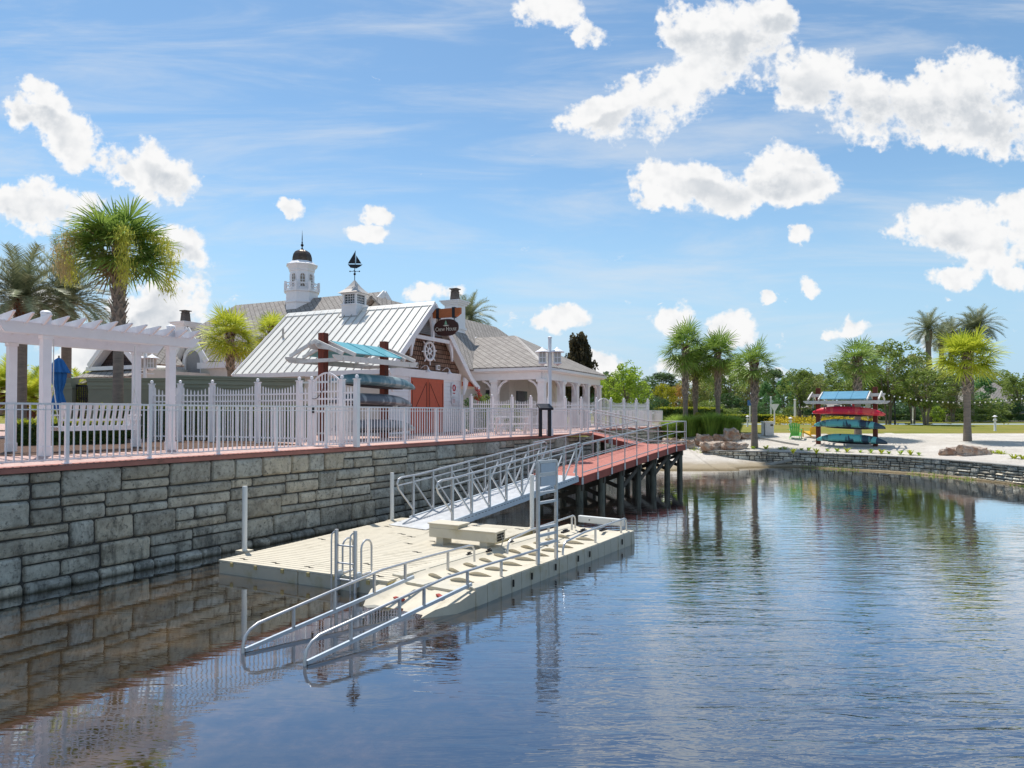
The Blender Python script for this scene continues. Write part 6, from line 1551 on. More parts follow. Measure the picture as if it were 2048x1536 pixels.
def date_palm(seed, H, crown_r=2.1, leaf='date_leaf', nf=52, lean=(0, 0), rad=.2):
    r = random.Random(seed); root = thing('date_palm', (0, 0, 0), 'x', 'palm'); tp = Vector((lean[0], lean[1], H)); mb = MB(); n = 12
    pts = [Vector((tp.x * (i / n) ** 1.3, tp.y * (i / n) ** 1.3, H * i / n - .2 * (1 - i / n))) for i in range(n + 1)]
    mb.tube(pts, [rad * (1.15 if i < 2 else 1.0) * (1.35 if i >= n - 1 else 1) for i in range(n + 1)], 12); mb.build('trunk', 'palm_bark', root, smooth=True)
    mb = MB()
    for k in range(70):
        a = k * 2.4; d = Vector((math.cos(a), math.sin(a), 0)); s_ = Vector((-d.y, d.x, 0)); c = tp - Z * (.95 - .013 * k); b0 = c + d * rad; t0 = c + d * (rad + .13) + Z * .2; mb.add([b0 - s_ * .06, b0 + s_ * .06, t0 + s_ * .03, t0 - s_ * .03], [(0, 1, 2, 3)])
    mb.build('leaf_bases', 'boot_red', root)
    mb = MB()
    for k in range(nf):
        f = (k + .5) / nf; el = 1.45 - 1.75 * f ** .85; az = k * 2.39996 + r.uniform(-.2, .2); L = crown_r * r.uniform(.9, 1.1); d = Vector((math.cos(az), math.sin(az), 0)); p = tp.copy(); v_ = d * math.cos(el) + Z * math.sin(el); ns = 15; prev = p
        for i in range(ns):
            v_ = (v_ - Z * (.055 + .05 * i / ns)).normalized(); q = prev + v_ * L / ns; sd = v_.cross(Z); sd = sd.normalized() if sd.length > .01 else Vector((1, 0, 0)); un = sd.cross(v_)
            mb.add([prev - sd * .012, prev + sd * .012, q + sd * .01, q - sd * .01], [(0, 1, 2, 3)])
            if i >= 1:
                ll = L * .25 * math.sin(math.pi * (i + 1.2) / (ns + 2)) ** .6
                for s_ in (-1, 1):
                    for h_ in (0, .33, .66):
                        b = lerp(prev, q, h_); dd = (v_ * .75 + sd * s_ * .8 + un * r.uniform(.1, .5) - Z * r.uniform(0, .2)).normalized(); e = b + dd * ll; w_ = v_ * .026; mb.add([b - w_, b + w_, e], [(0, 1, 2)])
            prev = q
    mb.build('crown', leaf, root); return root
def put(o, x, y, label, rz=0.0, s=1.0, z=None, group=None, cat=None):
    o.location = (x, y, tz(x, y) - .02 if z is None else z); o.rotation_euler = (0, 0, rz); o.scale = (s, s, s) if not isinstance(s, tuple) else s; tag(o, label, cat, group); return o
def dup(o): return copy_tree(o)
GP = 'cabbage palms around the lake'
# left side
p1 = sabal(3, 7.1, 2.0, 'palm_leaf', 54, 26, fruit=4, boots=(.50, 1.0), rad=.185, dead=2, low=-.45); put(p1, D(236, 800, 24.5).x, 24.5, 'tallest cabbage palm with hanging yellow fruit stalks behind the pergola', 0, 1, ZD)
p4 = sabal(5, 5.0, 1.65, 'palm_yellow', 48, 20, boots=(.6, 1.0), rad=.14, dead=1); put(p4, D(460, 800, 34).x, 34, 'bushy yellow green cabbage palm left of the white metal roof', 1, 1, 2.1)
p5 = sabal(9, 5.7, 1.35, 'palm_yellow', 40, 18, boots=(.6, 1.0), rad=.14); put(p5, D(543, 800, 38.5).x, 38.5, 'yellow green palm peeking over the left slope of the white metal roof', 2, 1, 2.1)
dp1 = date_palm(11, 5.5, 2.3, 'date_grey', 60); put(dp1, D(42, 800, 27.5).x, 27.5, 'grey windblown date palm at the far left edge', 0, 1, ZD)
dp2 = dup(dp1); put(dp2, D(132, 800, 30).x, 30, 'grey windblown date palm between the pergola posts', 2.2, (1.0, 1.0, 1.07), ZD)
# young date palms beyond
yd = date_palm(13, 1.0, 1.5, 'palm_yellow', 44, rad=.16); put(yd, D(163, 800, 40).x, 40, 'young bright date palm rising over the garden wall', 0, 1.25, 2.6)
y2 = dup(yd); put(y2, D(62, 800, 36).x, 36, 'young bright date palm between the two left pergola posts', 1.5, 1.15, 2.7)
y3 = dup(yd); put(y3, D(8, 800, 36).x, 36, 'young bright date palm at the left edge behind the railing', .7, 1.2, 3.2)
y4 = dup(yd); put(y4, D(100, 800, 46).x, 46, 'young date palm far behind the closed parasol', 2.7, 1.3, 3.3)
bd = date_palm(17, 8.5, 2.4, 'date_leaf', 50); put(bd, D(938, 800, 64).x, 64, 'date palm rising behind the roof right of the chimney', .4, 1.15, 2.1)
# right side cabbage palms
def palm_at(o, px, pyb, Y, label, rz, s): p = D(px, pyb, Y); return put(o, p.x, Y, label, rz, s)
q1 = sabal(21, 5.1, 1.8, 'palm_leaf', 50, 20, boots=(.42, 1.0), rad=.17)
palm_at(q1, 1371, 840, 46.5, 'tallest palm of the group beyond the ramp, leftmost in the row', 0, (1, 1, 1.16))
q2 = dup(q1); palm_at(q2, 1391, 840, 48.5, 'shaded palm close behind the leftmost one in the row beyond the ramp', 1.2, (.95, .95, 1.0))
q3 = dup(q1); palm_at(q3, 1436, 850, 47.0, 'straight palm rising from the ornamental grasses behind the boulders', 2.4, (.98, .98, 1.10))
q4 = sabal(22, 5.2, 1.6, 'palm_leaf', 46, 18, boots=(.5, 1.0), rad=.18); palm_at(q4, 1509, 886, 41.0, 'palm standing alone in the sand behind the low stone wall', .5, (1, 1, 1.0))
q5 = dup(q4); palm_at(q5, 1716, 880, 43.5, 'palm directly behind the beach kayak rack', 2.0, (1.1, 1.1, .97)); 
mb = MB(); r_ = random.Random(5)
for i in range(500):
    c = Vector((.75, -.6, 4.75)) + Vector((r_.gauss(0, .28), r_.gauss(0, .25), r_.gauss(0, .22))); e = c + Vector((r_.gauss(0, .06), r_.gauss(0, .06), -.14)); t_ = Vector((r_.uniform(-1, 1), r_.uniform(-1, 1), 0)) * .02; mb.add([c - t_, c + t_, e], [(0, 1, 2)])
f_ = mb.build('fruit_stalk', 'palm_fruit_tan'); f_.parent = q5
q6 = sabal(23, 5.7, 1.95, 'palm_yellow', 56, 24, boots=(.52, .98), rad=.2, dead=0); palm_at(q6, 1935, 888, 40.5, 'broad yellow green palm behind the large brown boulder', 1.0, (1, 1, .92))
# date palms far right
e1_ = date_palm(31, 10.5, 2.6, 'date_leaf', 48, rad=.28)
for (px, pyb, Y, s, lb, rz) in ((1858, 815, 72, .93, 'leftmost straight date palm of the clump behind the yellow green palm', 0), (1884, 820, 75, .86, 'shorter date palm second from left in the far right clump', 1), (1903, 820, 78, .93, 'date palm in the middle of the far right clump', 2), (1943, 820, 76, .95, 'date palm hidden behind the yellow green palm crown', 3)):
    o = e1_ if rz == 0 else dup(e1_); p = D(px, pyb, Y); put(o, p.x, Y, lb, rz, s, 2.05)
e5 = date_palm(33, 11.0, 2.8, 'date_leaf', 50, lean=(3.6, 0), rad=.3); p = D(1896, 820, 76); put(e5, p.x, 76, 'tall date palm leaning right at the far right', 0, .96, 2.05)

# ------------------------------------------------------------------ broadleaf trees
def leaf_blob(mb, r, c, rad, n, size, flat=1.0):
    for i in range(n):
        while True:
            v_ = Vector((r.uniform(-1, 1), r.uniform(-1, 1), r.uniform(-1, 1)))
            if .05 < v_.length <= 1: break
        v_ = v_.normalized() * (v_.length ** .45); p = c + Vector((v_.x * rad, v_.y * rad, v_.z * rad * flat)); s_ = size * r.uniform(.6, 1.3)
        a = Vector((r.gauss(0, 1), r.gauss(0, 1), r.gauss(0, .6))).normalized(); b = a.cross(Vector((r.gauss(0, 1), r.gauss(0, 1), r.gauss(0, 1)))).normalized()
        mb.add([p - a * s_, p + b * s_ * .45, p + a * s_, p - b * s_ * .45], [(0, 1, 2, 3)])
def tree_proto(seed, kind, leaf, nclump=60, nleaf=70, size=.13, name='tree'):
    "unit tree: total height 1 m scaled later, built at 6 m"
    r = random.Random(seed); root = thing(name, (0, 0, 0), 'x', 'tree'); H = 6.0; mb = MB(); cm = []
    if kind == 'round':
        for i in range(nclump):
            th = r.uniform(0, 6.28); f = r.random(); z = 1.5 + 4.2 * f; R_ = 2.5 * math.sin(math.pi * (.13 + .80 * f)) ** .7 * r.uniform(.35, 1.0); cm.append((Vector((math.cos(th) * R_, math.sin(th) * R_, z + r.uniform(-.3, .3))), r.uniform(.35, .7)))
    elif kind == 'airy':
        for i in range(nclump):
            th = r.uniform(0, 6.28); f = r.random(); z = 2.0 + 3.9 * f; R_ = (1.0 + 1.7 * math.sin(math.pi * f * .9)) * r.uniform(.2, 1.0); cm.append((Vector((math.cos(th) * R_, math.sin(th) * R_, z)), r.uniform(.22, .5)))
    elif kind == 'cone':
        for i in range(nclump):
            th = r.uniform(0, 6.28); f = r.random() ** 1.2; z = .6 + 5.2 * f; R_ = 2.2 * (1 - f) ** .8 * r.uniform(.4, 1) + .1; cm.append((Vector((math.cos(th) * R_, math.sin(th) * R_, z)), r.uniform(.3, .55)))
    elif kind == 'pine':
        for i in range(nclump):
            th = r.uniform(0, 6.28); f = r.random(); z = 3.0 + 2.9 * f; R_ = 1.5 * math.sin(math.pi * (.2 + .7 * f)) * r.uniform(.3, 1); cm.append((Vector((math.cos(th) * R_, math.sin(th) * R_, z)), r.uniform(.22, .42)))
    elif kind == 'bush':
        for i in range(nclump):
            th = r.uniform(0, 6.28); f = r.random(); z = .4 + 4.9 * f; R_ = 3.0 * math.sin(math.pi * (.25 + .68 * f)) ** .6 * r.uniform(.4, 1); cm.append((Vector((math.cos(th) * R_, math.sin(th) * R_, z)), r.uniform(.45, .8)))
    for c, rd_ in cm: leaf_blob(mb, r, c, rd_, nleaf, size)
    mb.build('crown', leaf, root)
    if kind != 'bush':
        mb = MB(); multi = kind == 'airy'
        top = Vector((r.uniform(-.2, .2), r.uniform(-.2, .2), 4.6)); base_n = 4 if multi else 1
        for b in range(base_n):
            a = b * 1.7 + seed; o = Vector((math.cos(a), math.sin(a), 0)) * (.16 if multi else 0); t2 = top * .8 + o * 5; mb.tube([o - Z * .1, o * 1.6 + Z * 1.2, lerp(o, t2, .6), t2], [.13 if not multi else .075, .10 if not multi else .06, .06, .02], 8)
        for c, rd_ in r.sample(cm, min(18, len(cm))):
            z0 = r.uniform(1.3, 2.8); mb.tube([Vector((0, 0, z0)), lerp(Vector((0, 0, z0)), c, .5) + Z * .15, c], [.05, .03, .01], 5)
        mb.build('trunk', 'bark', root, smooth=True)
    return root
PROTO = {}
def plant_tree(key, px, py_top, hw_px, Y, label, zb=None, group='trees and bushes beyond the lawn', rz=None, rel=.42):
    kind, leaf, seed, nc, nl, sz_, nm = SPEC[key]
    if key not in PROTO: PROTO[key] = tree_proto(seed, kind, leaf, nc, nl, sz_, nm); o = PROTO[key]
    else: o = copy_tree(PROTO[key])
    p = D(px, py_top, Y); z0 = 2.08 if zb is None else zb; H = p.z - z0; wid = hw_px * Y / FPX; Wp = {'round': 2.6, 'airy': 2.6, 'cone': 2.2, 'pine': 1.7, 'bush': 3.3}[kind]
    o.location = (p.x, Y, z0); o.rotation_euler = (0, 0, rz if rz is not None else (px * .37) % 6.28); o.scale = (wid / Wp, wid / Wp, H / 5.9); tag(o, label, 'bush' if kind == 'bush' else 'tree', group); return o
SPEC = {
 'mid': ('round', 'leaf_mid', 41, 70, 75, .13, 'broadleaf_tree'), 'bright': ('round', 'leaf_bright', 42, 70, 75, .13, 'broadleaf_tree'), 'dark': ('round', 'leaf_dark', 43, 70, 75, .13, 'broadleaf_tree'),
 'olive': ('airy', 'leaf_olive', 44, 95, 60, .11, 'flowering_tree'), 'olive2': ('airy', 'leaf_mid', 45, 100, 60, .11, 'flowering_tree'), 'yellow': ('round', 'leaf_yellow', 46, 50, 60, .15, 'broadleaf_tree'), 'orange': ('round', 'leaf_orange', 47, 50, 60, .13, 'broadleaf_tree'),
 'pine': ('pine', 'leaf_pine', 48, 60, 60, .11, 'pine_tree'), 'cone': ('cone', 'leaf_blue', 49, 60, 70, .13, 'conifer_tree'), 'magnolia': ('round', 'leaf_brown', 50, 150, 75, .22, 'magnolia_tree'),
 'bushd': ('bush', 'leaf_dark', 51, 60, 60, .16, 'shrub'), 'bushm': ('bush', 'leaf_mid', 52, 60, 60, .16, 'shrub'), 'bushb': ('bush', 'leaf_bright', 53, 60, 60, .16, 'shrub')}
T = [
 ('magnolia', 1157, 678, 33, 60, 'dark brownish magnolia rising behind the pavilion roof'),
 ('bright', 1252, 733, 52, 56, 'rounded light green tree right of the pavilion'),
 ('mid', 1225, 752, 35, 60, 'green tree touching the right end of the pavilion roof'),
 ('bushd', 1322, 790, 26, 70, 'very dark green shrub past the end of the white fence'),
 ('yellow', 1328, 768, 30, 82, 'yellow green tree behind the dark shrub'),
 ('orange', 1352, 772, 24, 84, 'orange tinted tree left of the tallest palm trunk'),
 ('pine', 1325, 748, 55, 150, 'distant pine tree above the yellow green tree'),
 ('olive', 1385, 752, 40, 92, 'loose olive green tree between the palm trunks'),
 ('mid', 1415, 742, 34, 98, 'green tree behind the third palm trunk'),
 ('olive2', 1455, 722, 48, 84, 'tall airy tree right of the third palm'),
 ('olive', 1490, 745, 36, 90, 'sparse olive tree left of the lone sand palm'),
 ('dark', 1458, 790, 40, 80, 'dark round tree under the airy tree'),
 ('cone', 1532, 765, 26, 86, 'deep green conifer just right of the lone sand palm'),
 ('cone', 1568, 758, 34, 92, 'tallest dark conifer right of the lone sand palm'),
 ('olive2', 1600, 742, 44, 78, 'wind blown flowering tree left of the beach rack'),
 ('olive', 1633, 752, 38, 88, 'pale flowering tree behind the left post of the beach rack'),
 ('pine', 1552, 742, 40, 150, 'distant pine between the conifers'),
 ('pine', 1610, 750, 50, 160, 'distant pine behind the flowering tree'),
 ('olive2', 1690, 722, 50, 72, 'leafy flowering tree left of the palm behind the rack'),
 ('olive2', 1775, 690, 72, 64, 'largest flowering tree right of the palm behind the rack'),
 ('mid', 1740, 735, 60, 68, 'green tree filling in behind the rack roof'),
 ('olive', 1825, 712, 52, 66, 'airy tree left of the date palm clump'),
 ('olive2', 1851, 742, 62, 60, 'spreading flowering tree with a dark trunk on the lawn'),
 ('olive', 1905, 752, 40, 70, 'pale tree among the date palm trunks'),
 ('bushd', 1880, 800, 40, 74, 'dark shrub at the foot of the date palms'),
 ('cone', 1965, 755, 40, 96, 'broad dark green conifer right of the yellow green palm'),
 ('mid', 1992, 745, 50, 130, 'distant green tree between the two grey houses'),
 ('bushm', 1965, 796, 62, 70, 'wide clipped shrub right of the broad yellow green palm'),
 ('mid', 2040, 750, 36, 84, 'green tree at the right edge'),
 ('bushd', 2020, 800, 34, 74, 'dark shrub in front of the right edge tree'),
 ('bushd', 1640, 812, 50, 76, 'dark green shrub mass behind the yellow chair'),
 ('bushm', 1590, 812, 42, 80, 'mid green shrub left of the beach rack behind the white post'),
 ('bushm', 1700, 815, 48, 78, 'mid green shrub seen under the beach rack roof'),
 ('bushd', 1500, 808, 52, 78, 'dark shrub behind the lone sand palm trunk'),
 ('bushm', 1460, 815, 40, 74, 'green shrub behind the ornamental grasses'),
 ('bushb', 1868, 810, 26, 72, 'bright green shrub beside the date palm trunks'),
 ('bushm', 1420, 800, 40, 76, 'green shrub between two palm trunks on the left'),
 ('mid', 1280, 765, 30, 90, 'small green tree behind the far picket fence'),
 ('bushd', 1800, 800, 60, 80, 'dark undergrowth shrub below the largest flowering tree'),
 ('bushm', 1015, 806, 30, 34.2, 'rounded shrub beside the pavilion entrance door'),
 ('bushm', 1050, 812, 13, 35.5, 'small shrub by the pavilion corner column'),
 ('bushm', 1218, 812, 14, 43.5, 'small green shrub at the far pavilion corner'),
 ('bushd', 955, 782, 40, 34.5, 'dark green shrub behind the shed corner'),
]
for key, px, pt__, hw_, Y, lb in T: plant_tree(key, px, pt__, hw_, Y, lb)
# trees behind the pavilion, seen through the columns
for k, (px, y, hw_, Y, lb) in enumerate(((1125, 770, 30, 66, 'dark tree seen between the first pavilion columns'), (1160, 768, 30, 68, 'dark tree seen between the middle pavilion columns'), (1195, 765, 26, 70, 'dark tree seen between the last pavilion columns'))): plant_tree('dark', px, y, hw_, Y, lb)
# red flowering shrub
fl = plant_tree('bushm', 965, 790, 26, 33.6, 'flowering shrub with a few red blooms beside the shed'); mb = MB(); r_ = random.Random(8)
for (x, z) in ((-.6, 6.9), (.3, 6.4), (.9, 5.8), (-.9, 5.4), (.1, 5.0)): leaf_blob(mb, r_, Vector((x, -1.5, z)), .45, 60, .16)
b_ = mb.build('blooms', 'flower_red'); b_.parent = fl
# far wood all round
wood = MB(); r_ = random.Random(77)
for i in range(1500):
    x = r_.uniform(-330, 330); y = r_.uniform(205, 235)
    if -160 < x < 10 and False: continue
    hgt = 12.5 + 3.5 * mnoise.noise(Vector((x * .03, 0, 0))) + 3 * mnoise.noise(Vector((x * .14, 5, 0))); leaf_blob(wood, r_, Vector((x, y, r_.uniform(2, hgt))), r_.uniform(2.0, 3.4), 26, 1.0)
tag(wood.build('distant_wood', 'leaf_pine'), 'distant belt of dark pine wood along the horizon', 'wood', kind='stuff')

# ------------------------------------------------------------------ hedges, grasses, beds
def hedge(pts, w_, h_, z0, label, leaf='hedge_leaf', top='hedge_top', size=.05, dens=700, group=None):
    root = thing('hedge', (pts[0][0], pts[0][1], z0), label, 'hedge', group); r = random.Random(int(abs(pts[0][0]) * 100)); body = MB(); tops = MB(); core = MB()
    for i in range(len(pts) - 1):
        a = Vector((pts[i][0], pts[i][1], z0)); b = Vector((pts[i + 1][0], pts[i + 1][1], z0)); t = (b - a).normalized(); n = Vector((-t.y, t.x, 0)); L = (b - a).length
        core.bar(a + Z * h_ * .48, b + Z * h_ * .48, w_ * .86, h_ * .92)
        for k in range(int(L * dens)):
            s = r.uniform(0, L); f = r.random()
            if f < .35: q = a + t * s + n * r.uniform(-w_ / 2, w_ / 2) + Z * (h_ + r.gauss(0, .03)); tgt = tops
            else: q = a + t * s + n * (w_ / 2 * (-1 if f < .9 else 1) + r.gauss(0, .02)) + Z * (r.uniform(0, h_)); tgt = body if q.z < z0 + h_ * .88 else tops
            s_ = size * r.uniform(.6, 1.4); u_ = Vector((r.gauss(0, 1), r.gauss(0, 1), r.gauss(0, 1))).normalized(); v_ = u_.cross(Vector((r.gauss(0, 1), r.gauss(0, 1), r.gauss(0, 1)))).normalized()
            tgt.add([q - u_ * s_, q + v_ * s_ * .5, q + u_ * s_, q - v_ * s_ * .5], [(0, 1, 2, 3)])
    core.build('branches', 'leaf_dark', root); body.build('foliage', leaf, root); tops.build('top_leaves', top, root); return root  # leaves at the top take a separate colour, brighter yellow green by default
hedge([(D(30, 850, 19.0).x, 19.0), (D(252, 850, 20.3).x, 20.3)], .8, .68, ZD, 'clipped hedge with bright yellow top behind the swing', dens=900)
hedge([(D(206, 850, 24.6).x, 24.6), (D(350, 850, 24.2).x, 24.2)], .7, 1.15, ZD, 'taller dark hedge against the grey green wall behind the big palm', size=.06)
hedge([(D(352, 850, 22.9).x, 22.9), (D(612, 850, 21.9).x, 21.9)], .7, 1.1, ZD, 'long dark hedge behind the scalloped picket fence', top='hedge_leaf', size=.06)
hedge([(D(1322, 830, 66).x, 66), (D(1442, 830, 66).x, 66)], 1.2, 1.5, 2.05, 'dark boxed hedge between the palm trunks', size=.12, dens=260)
hedge([(D(1440, 830, 70).x, 70), (D(1560, 830, 72).x, 72)], 1.0, .75, 2.08, 'long low dark hedge along the far side of the lawn', size=.12, dens=200)
hedge([(D(1765, 834, 84).x, 84), (D(2080, 834, 84).x, 84)], 1.2, .75, 2.08, 'low dark hedge along the road at the right', size=.14, dens=160, top='hedge_leaf')
hedge([(D(1795, 824, 92).x, 92), (D(2000, 824, 92).x, 92)], 1.2, 1.5, 2.08, 'second dark hedge across the road at the right', size=.14, dens=160, top='hedge_leaf')
def grass_clump(seed, n, h_, spread, leaf, name='ornamental_grass'):
    r = random.Random(seed); root = thing(name, (0, 0, 0), 'x', 'grass clump'); mb = MB()
    for i in range(n):
        a = r.uniform(0, 6.28); d = Vector((math.cos(a), math.sin(a), 0)); b = d * r.uniform(0, spread * .25); L = h_ * r.uniform(.6, 1.1); k = r.uniform(.15, .9) * spread / h_; s_ = Vector((-d.y, d.x, 0)) * .012; m_ = b + d * k * L * .35 + Z * L * .65; e = b + d * k * L * .9 + Z * L * (.95 - .3 * k)
        mb.add([b - s_, b + s_, m_ + s_, m_ - s_, e], [(0, 1, 2, 3), (3, 2, 4)])
    mb.build('blades', leaf, root); return root
gA = grass_clump(1, 1500, 1.65, 1.45, 'grass_blade'); gy = None
GG = [(1355, 46.0, 1.0, 'arching grass clump at the left end of the boulder bank'), (1378, 45.2, 1.0, 'arching grass clump below the tallest palm'), (1398, 45.6, .85, 'short grass clump in front of the yellow flowering bush'), (1420, 45.0, 1.1, 'tallest arching grass clump in the middle of the bank'), (1445, 45.4, 1.05, 'arching grass clump right of the third palm trunk'), (1468, 45.5, .95, 'arching grass clump above the biggest boulder'), (1338, 44.6, .8, 'small grass clump beside the far terrace wall')]
for k, (px, Y, s, lb) in enumerate(GG):
    o = gA if k == 0 else copy_tree(gA); p = D(px, 860, Y); o.location = (p.x, Y, 1.5); o.rotation_euler = (0, 0, k); o.scale = (s,) * 3; tag(o, lb, 'grass clump', 'ornamental grasses behind the boulders')
yb = plant_tree('yellow', 1396, 825, 13, 46.2, 'small bush with yellow flowers among the grasses', zb=1.55)
# low plants along the wall
def tuft(seed, leaf):
    r = random.Random(seed); root = thing('bed_plant', (0, 0, 0), 'x', 'plant'); mb = MB()
    for i in range(34):
        a = r.uniform(0, 6.28); d = Vector((math.cos(a), math.sin(a), 0)); L = r.uniform(.16, .34); s_ = Vector((-d.y, d.x, 0)) * .022; m_ = d * L * .5 + Z * L * .7; e = d * L * 1.0 + Z * L * .75; mb.add([Vector((0, 0, -.02)), m_ - s_, e, m_ + s_], [(0, 1, 2, 3)])
    mb.build('leaves', leaf, root); return root
tA = tuft(3, 'leaf_bright'); tB = tuft(4, 'palm_yellow')
tl = [(1508, 'first'), (1530, 'second'), (1557, 'third'), (1570, 'fourth'), (1586, 'fifth'), (1601, 'sixth'), (1614, 'seventh'), (1633, 'eighth'), (1652, 'ninth'), (1674, 'tenth'), (1694, 'eleventh'), (1719, 'twelfth'), (1740, 'thirteenth'), (1760, 'fourteenth'), (1780, 'fifteenth'), (1800, 'sixteenth'), (1822, 'seventeenth'), (1840, 'eighteenth')]
for k, (px, w_) in enumerate(tl):
    o = (tA if k == 0 else copy_tree(tA)) if k % 3 != 1 else (tB if k == 1 else copy_tree(tB)); 
    Yw = None
    for dd in [LOWW.L * i / 400 for i in range(400)]:
        q = offs(LOWW, dd, .95)
        if abs((1024 + q.x / q.y * FPX) - px) < 3: Yw = q; break
    if Yw is None: Yw = D(px, 900, 37)
    o.location = (Yw.x, Yw.y, .80 + .05); o.rotation_euler = (0, 0, k * 1.3); o.scale = (1 + .25 * math.sin(k * 2.1),) * 3; tag(o, 'small light green bed plant, %s from the left along the low wall' % w_, 'plant', 'small plants along the low stone wall')
for k, (px, py, s, lb) in enumerate(((1960, 912, 1.6, 'yellow green plant left of three at the foot of the big boulder'), (1990, 913, 1.5, 'yellow green plant in the middle at the foot of the big boulder'), (2003, 914, 1.4, 'yellow green plant right of the big boulder'), (2028, 920, 1.3, 'lone plant at the right end of the low wall'), (2047, 921, 1.3, 'plant cut by the right picture edge above the wall'))):
    o = copy_tree(tB); p = G(px, py, .86); o.location = (p.x, p.y, .84); o.rotation_euler = (0, 0, k); o.scale = (s,) * 3; tag(o, lb, 'plant', 'small plants along the low stone wall')
# mulch litter and small plants near the pergola
# ------------------------------------------------------------------ boulders
def boulder(px, py0, wpx, hpx, Y, seed, label, zb=None, sq=1.0):
    c = D(px, py0, Y); w_ = wpx * Y / FPX / 2 * .9; h_ = hpx * Y / FPX * .86; root_z = (c.z - .1) if zb is None else zb; bm = bmesh.new(); bmesh.ops.create_icosphere(bm, subdivisions=5, radius=1)
    for v in bm.verts:
        d_ = v.co.normalized(); q = d_ * 1.3 + Vector((seed * 3.1, 0, 0)); n_ = mnoise.noise(q) * .28 + mnoise.noise(q * 2.3) * .16 + mnoise.noise(q * 5.5) * .075 + mnoise.noise(q * 12) * .03
        k = 1 + n_; mx_ = max(abs(d_.x), abs(d_.y), abs(d_.z)); k *= (1 - .45 * sq) + .45 * sq / mx_ * .9
        v.co = Vector((d_.x * w_ * k, d_.y * w_ * .62 * k, (d_.z * .62 + .42) * h_ * k * 1.05))
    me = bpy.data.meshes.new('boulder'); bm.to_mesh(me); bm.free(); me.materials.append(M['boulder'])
    for p_ in me.polygons: p_.use_smooth = True
    try: me.set_sharp_from_angle(angle=R(35))
    except Exception: pass
    o = bpy.data.objects.new('boulder', me); COL.objects.link(o); o.location = (c.x, Y, root_z); tag(o, label, 'boulder', 'rust and cream boulders'); return o
BL = [(1322, 884, 46, 20, 41.8, 'pale pinkish boulder nearest the far end of the ramp', 1), (1342, 872, 40, 18, 43.4, 'brown boulder below the short far wall', 2), (1374, 880, 36, 20, 42.8, 'pointed pink boulder at the left of the boulder row', 3), (1410, 876, 42, 24, 43.4, 'broad pink and grey boulder in the boulder row', 4), (1437, 876, 30, 20, 43.4, 'small square pink boulder between two larger ones', 5), (1463, 875, 42, 26, 43.4, 'largest square boulder in the row', 6), (1495, 874, 40, 15, 43.8, 'low flat boulder at the right end of the row', 7),
      (1424, 900, 56, 18, 41.3, 'flat layered boulder on the sand behind the wall corner', 8), (1467, 900, 58, 19, 40.9, 'flat rust brown boulder next to the wall', 9), (1900, 916, 44, 25, 34.6, 'dark pitted left lump of the big lakeside rock', 10), (1942, 918, 80, 28, 34.3, 'big low rust brown rock in front of the yellow green palm', 11), (1982, 911, 30, 18, 35.2, 'small dark right end of the big lakeside rock', 12)]
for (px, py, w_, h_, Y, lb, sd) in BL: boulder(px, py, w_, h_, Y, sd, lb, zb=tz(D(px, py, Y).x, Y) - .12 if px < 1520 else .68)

# ------------------------------------------------------------------ lawn furniture and posts
def bollard(px, Y, H, label):
    p = D(px, 850, Y); root = thing('bollard_light', (0, 0, 0), label, 'bollard', 'white bollard lights on the lawn'); mb = MB(); mb.lathe((0, 0, 0), [(.1, 0), (.075, .05), (.075, H * .62), (.13, H * .66), (.13, H * .70), (.09, H * .71), (.09, H * .78)], 10); mb.build('shaft', 'white_paint', root, smooth=True)
    mb = MB(); mb.lathe((0, 0, H * .78), [(.065, 0), (.065, H * .12)], 10); mb.build('lens', 'cap_grey', root); mb = MB(); mb.lathe((0, 0, H * .9), [(.16, 0), (.14, .02), (.05, .08), (.02, .1)], 10); mb.build('cap', 'white_paint', root); root.location = (p.x, Y, tz(p.x, Y) - .02); return root
bollard(1495, 56, .95, 'white bollard light left of the lone sand palm'); bollard(1581, 49, 1.0, 'white bollard light behind the green chair'); bollard(1990, 48.5, 1.15, 'white bollard light on the lawn at the right')
def post_thing(name, px, y_top, y_bot, Y, r_, mat_, label, cat, sq=False):
    p = D(px, y_bot, Y); t_ = D(px, y_top, Y); z0 = min(tz(p.x, Y), 2.09); root = thing(name, (p.x, Y, z0), label, cat); mb = MB(); mb.lathe((p.x, Y, z0), [(r_ * 1.5, 0), (r_ * 1.4, .3), (r_, .35), (r_ * .9, t_.z - z0)], 4 if sq else 10); mb.build('shaft', mat_, root); mb = MB(); mb.lathe((p.x, Y, t_.z), [(r_ * 1.3, 0), (r_ * 1.2, .06), (.01, .1)], 10); mb.build('cap', mat_, root); return root
post_thing('white_post', 1590, 800, 838, 66, .11, 'white_paint', 'white post on the lawn left of the beach rack', 'post'); post_thing('white_post', 1626, 795, 838, 78, .09, 'white_paint', 'thin white post just left of the beach rack', 'post')
post_thing('lamp_pole', 1790, 795, 842, 62, .055, 'black_metal', 'thin black pole right of the beach rack', 'pole'); post_thing('white_post', 1827, 806, 838, 70, .12, 'white_paint', 'short white post under the spreading flowering tree', 'post')
post_thing('white_post', 1542, 795, 831, 74, .1, 'white_paint', 'slim white post behind the yield sign', 'post')
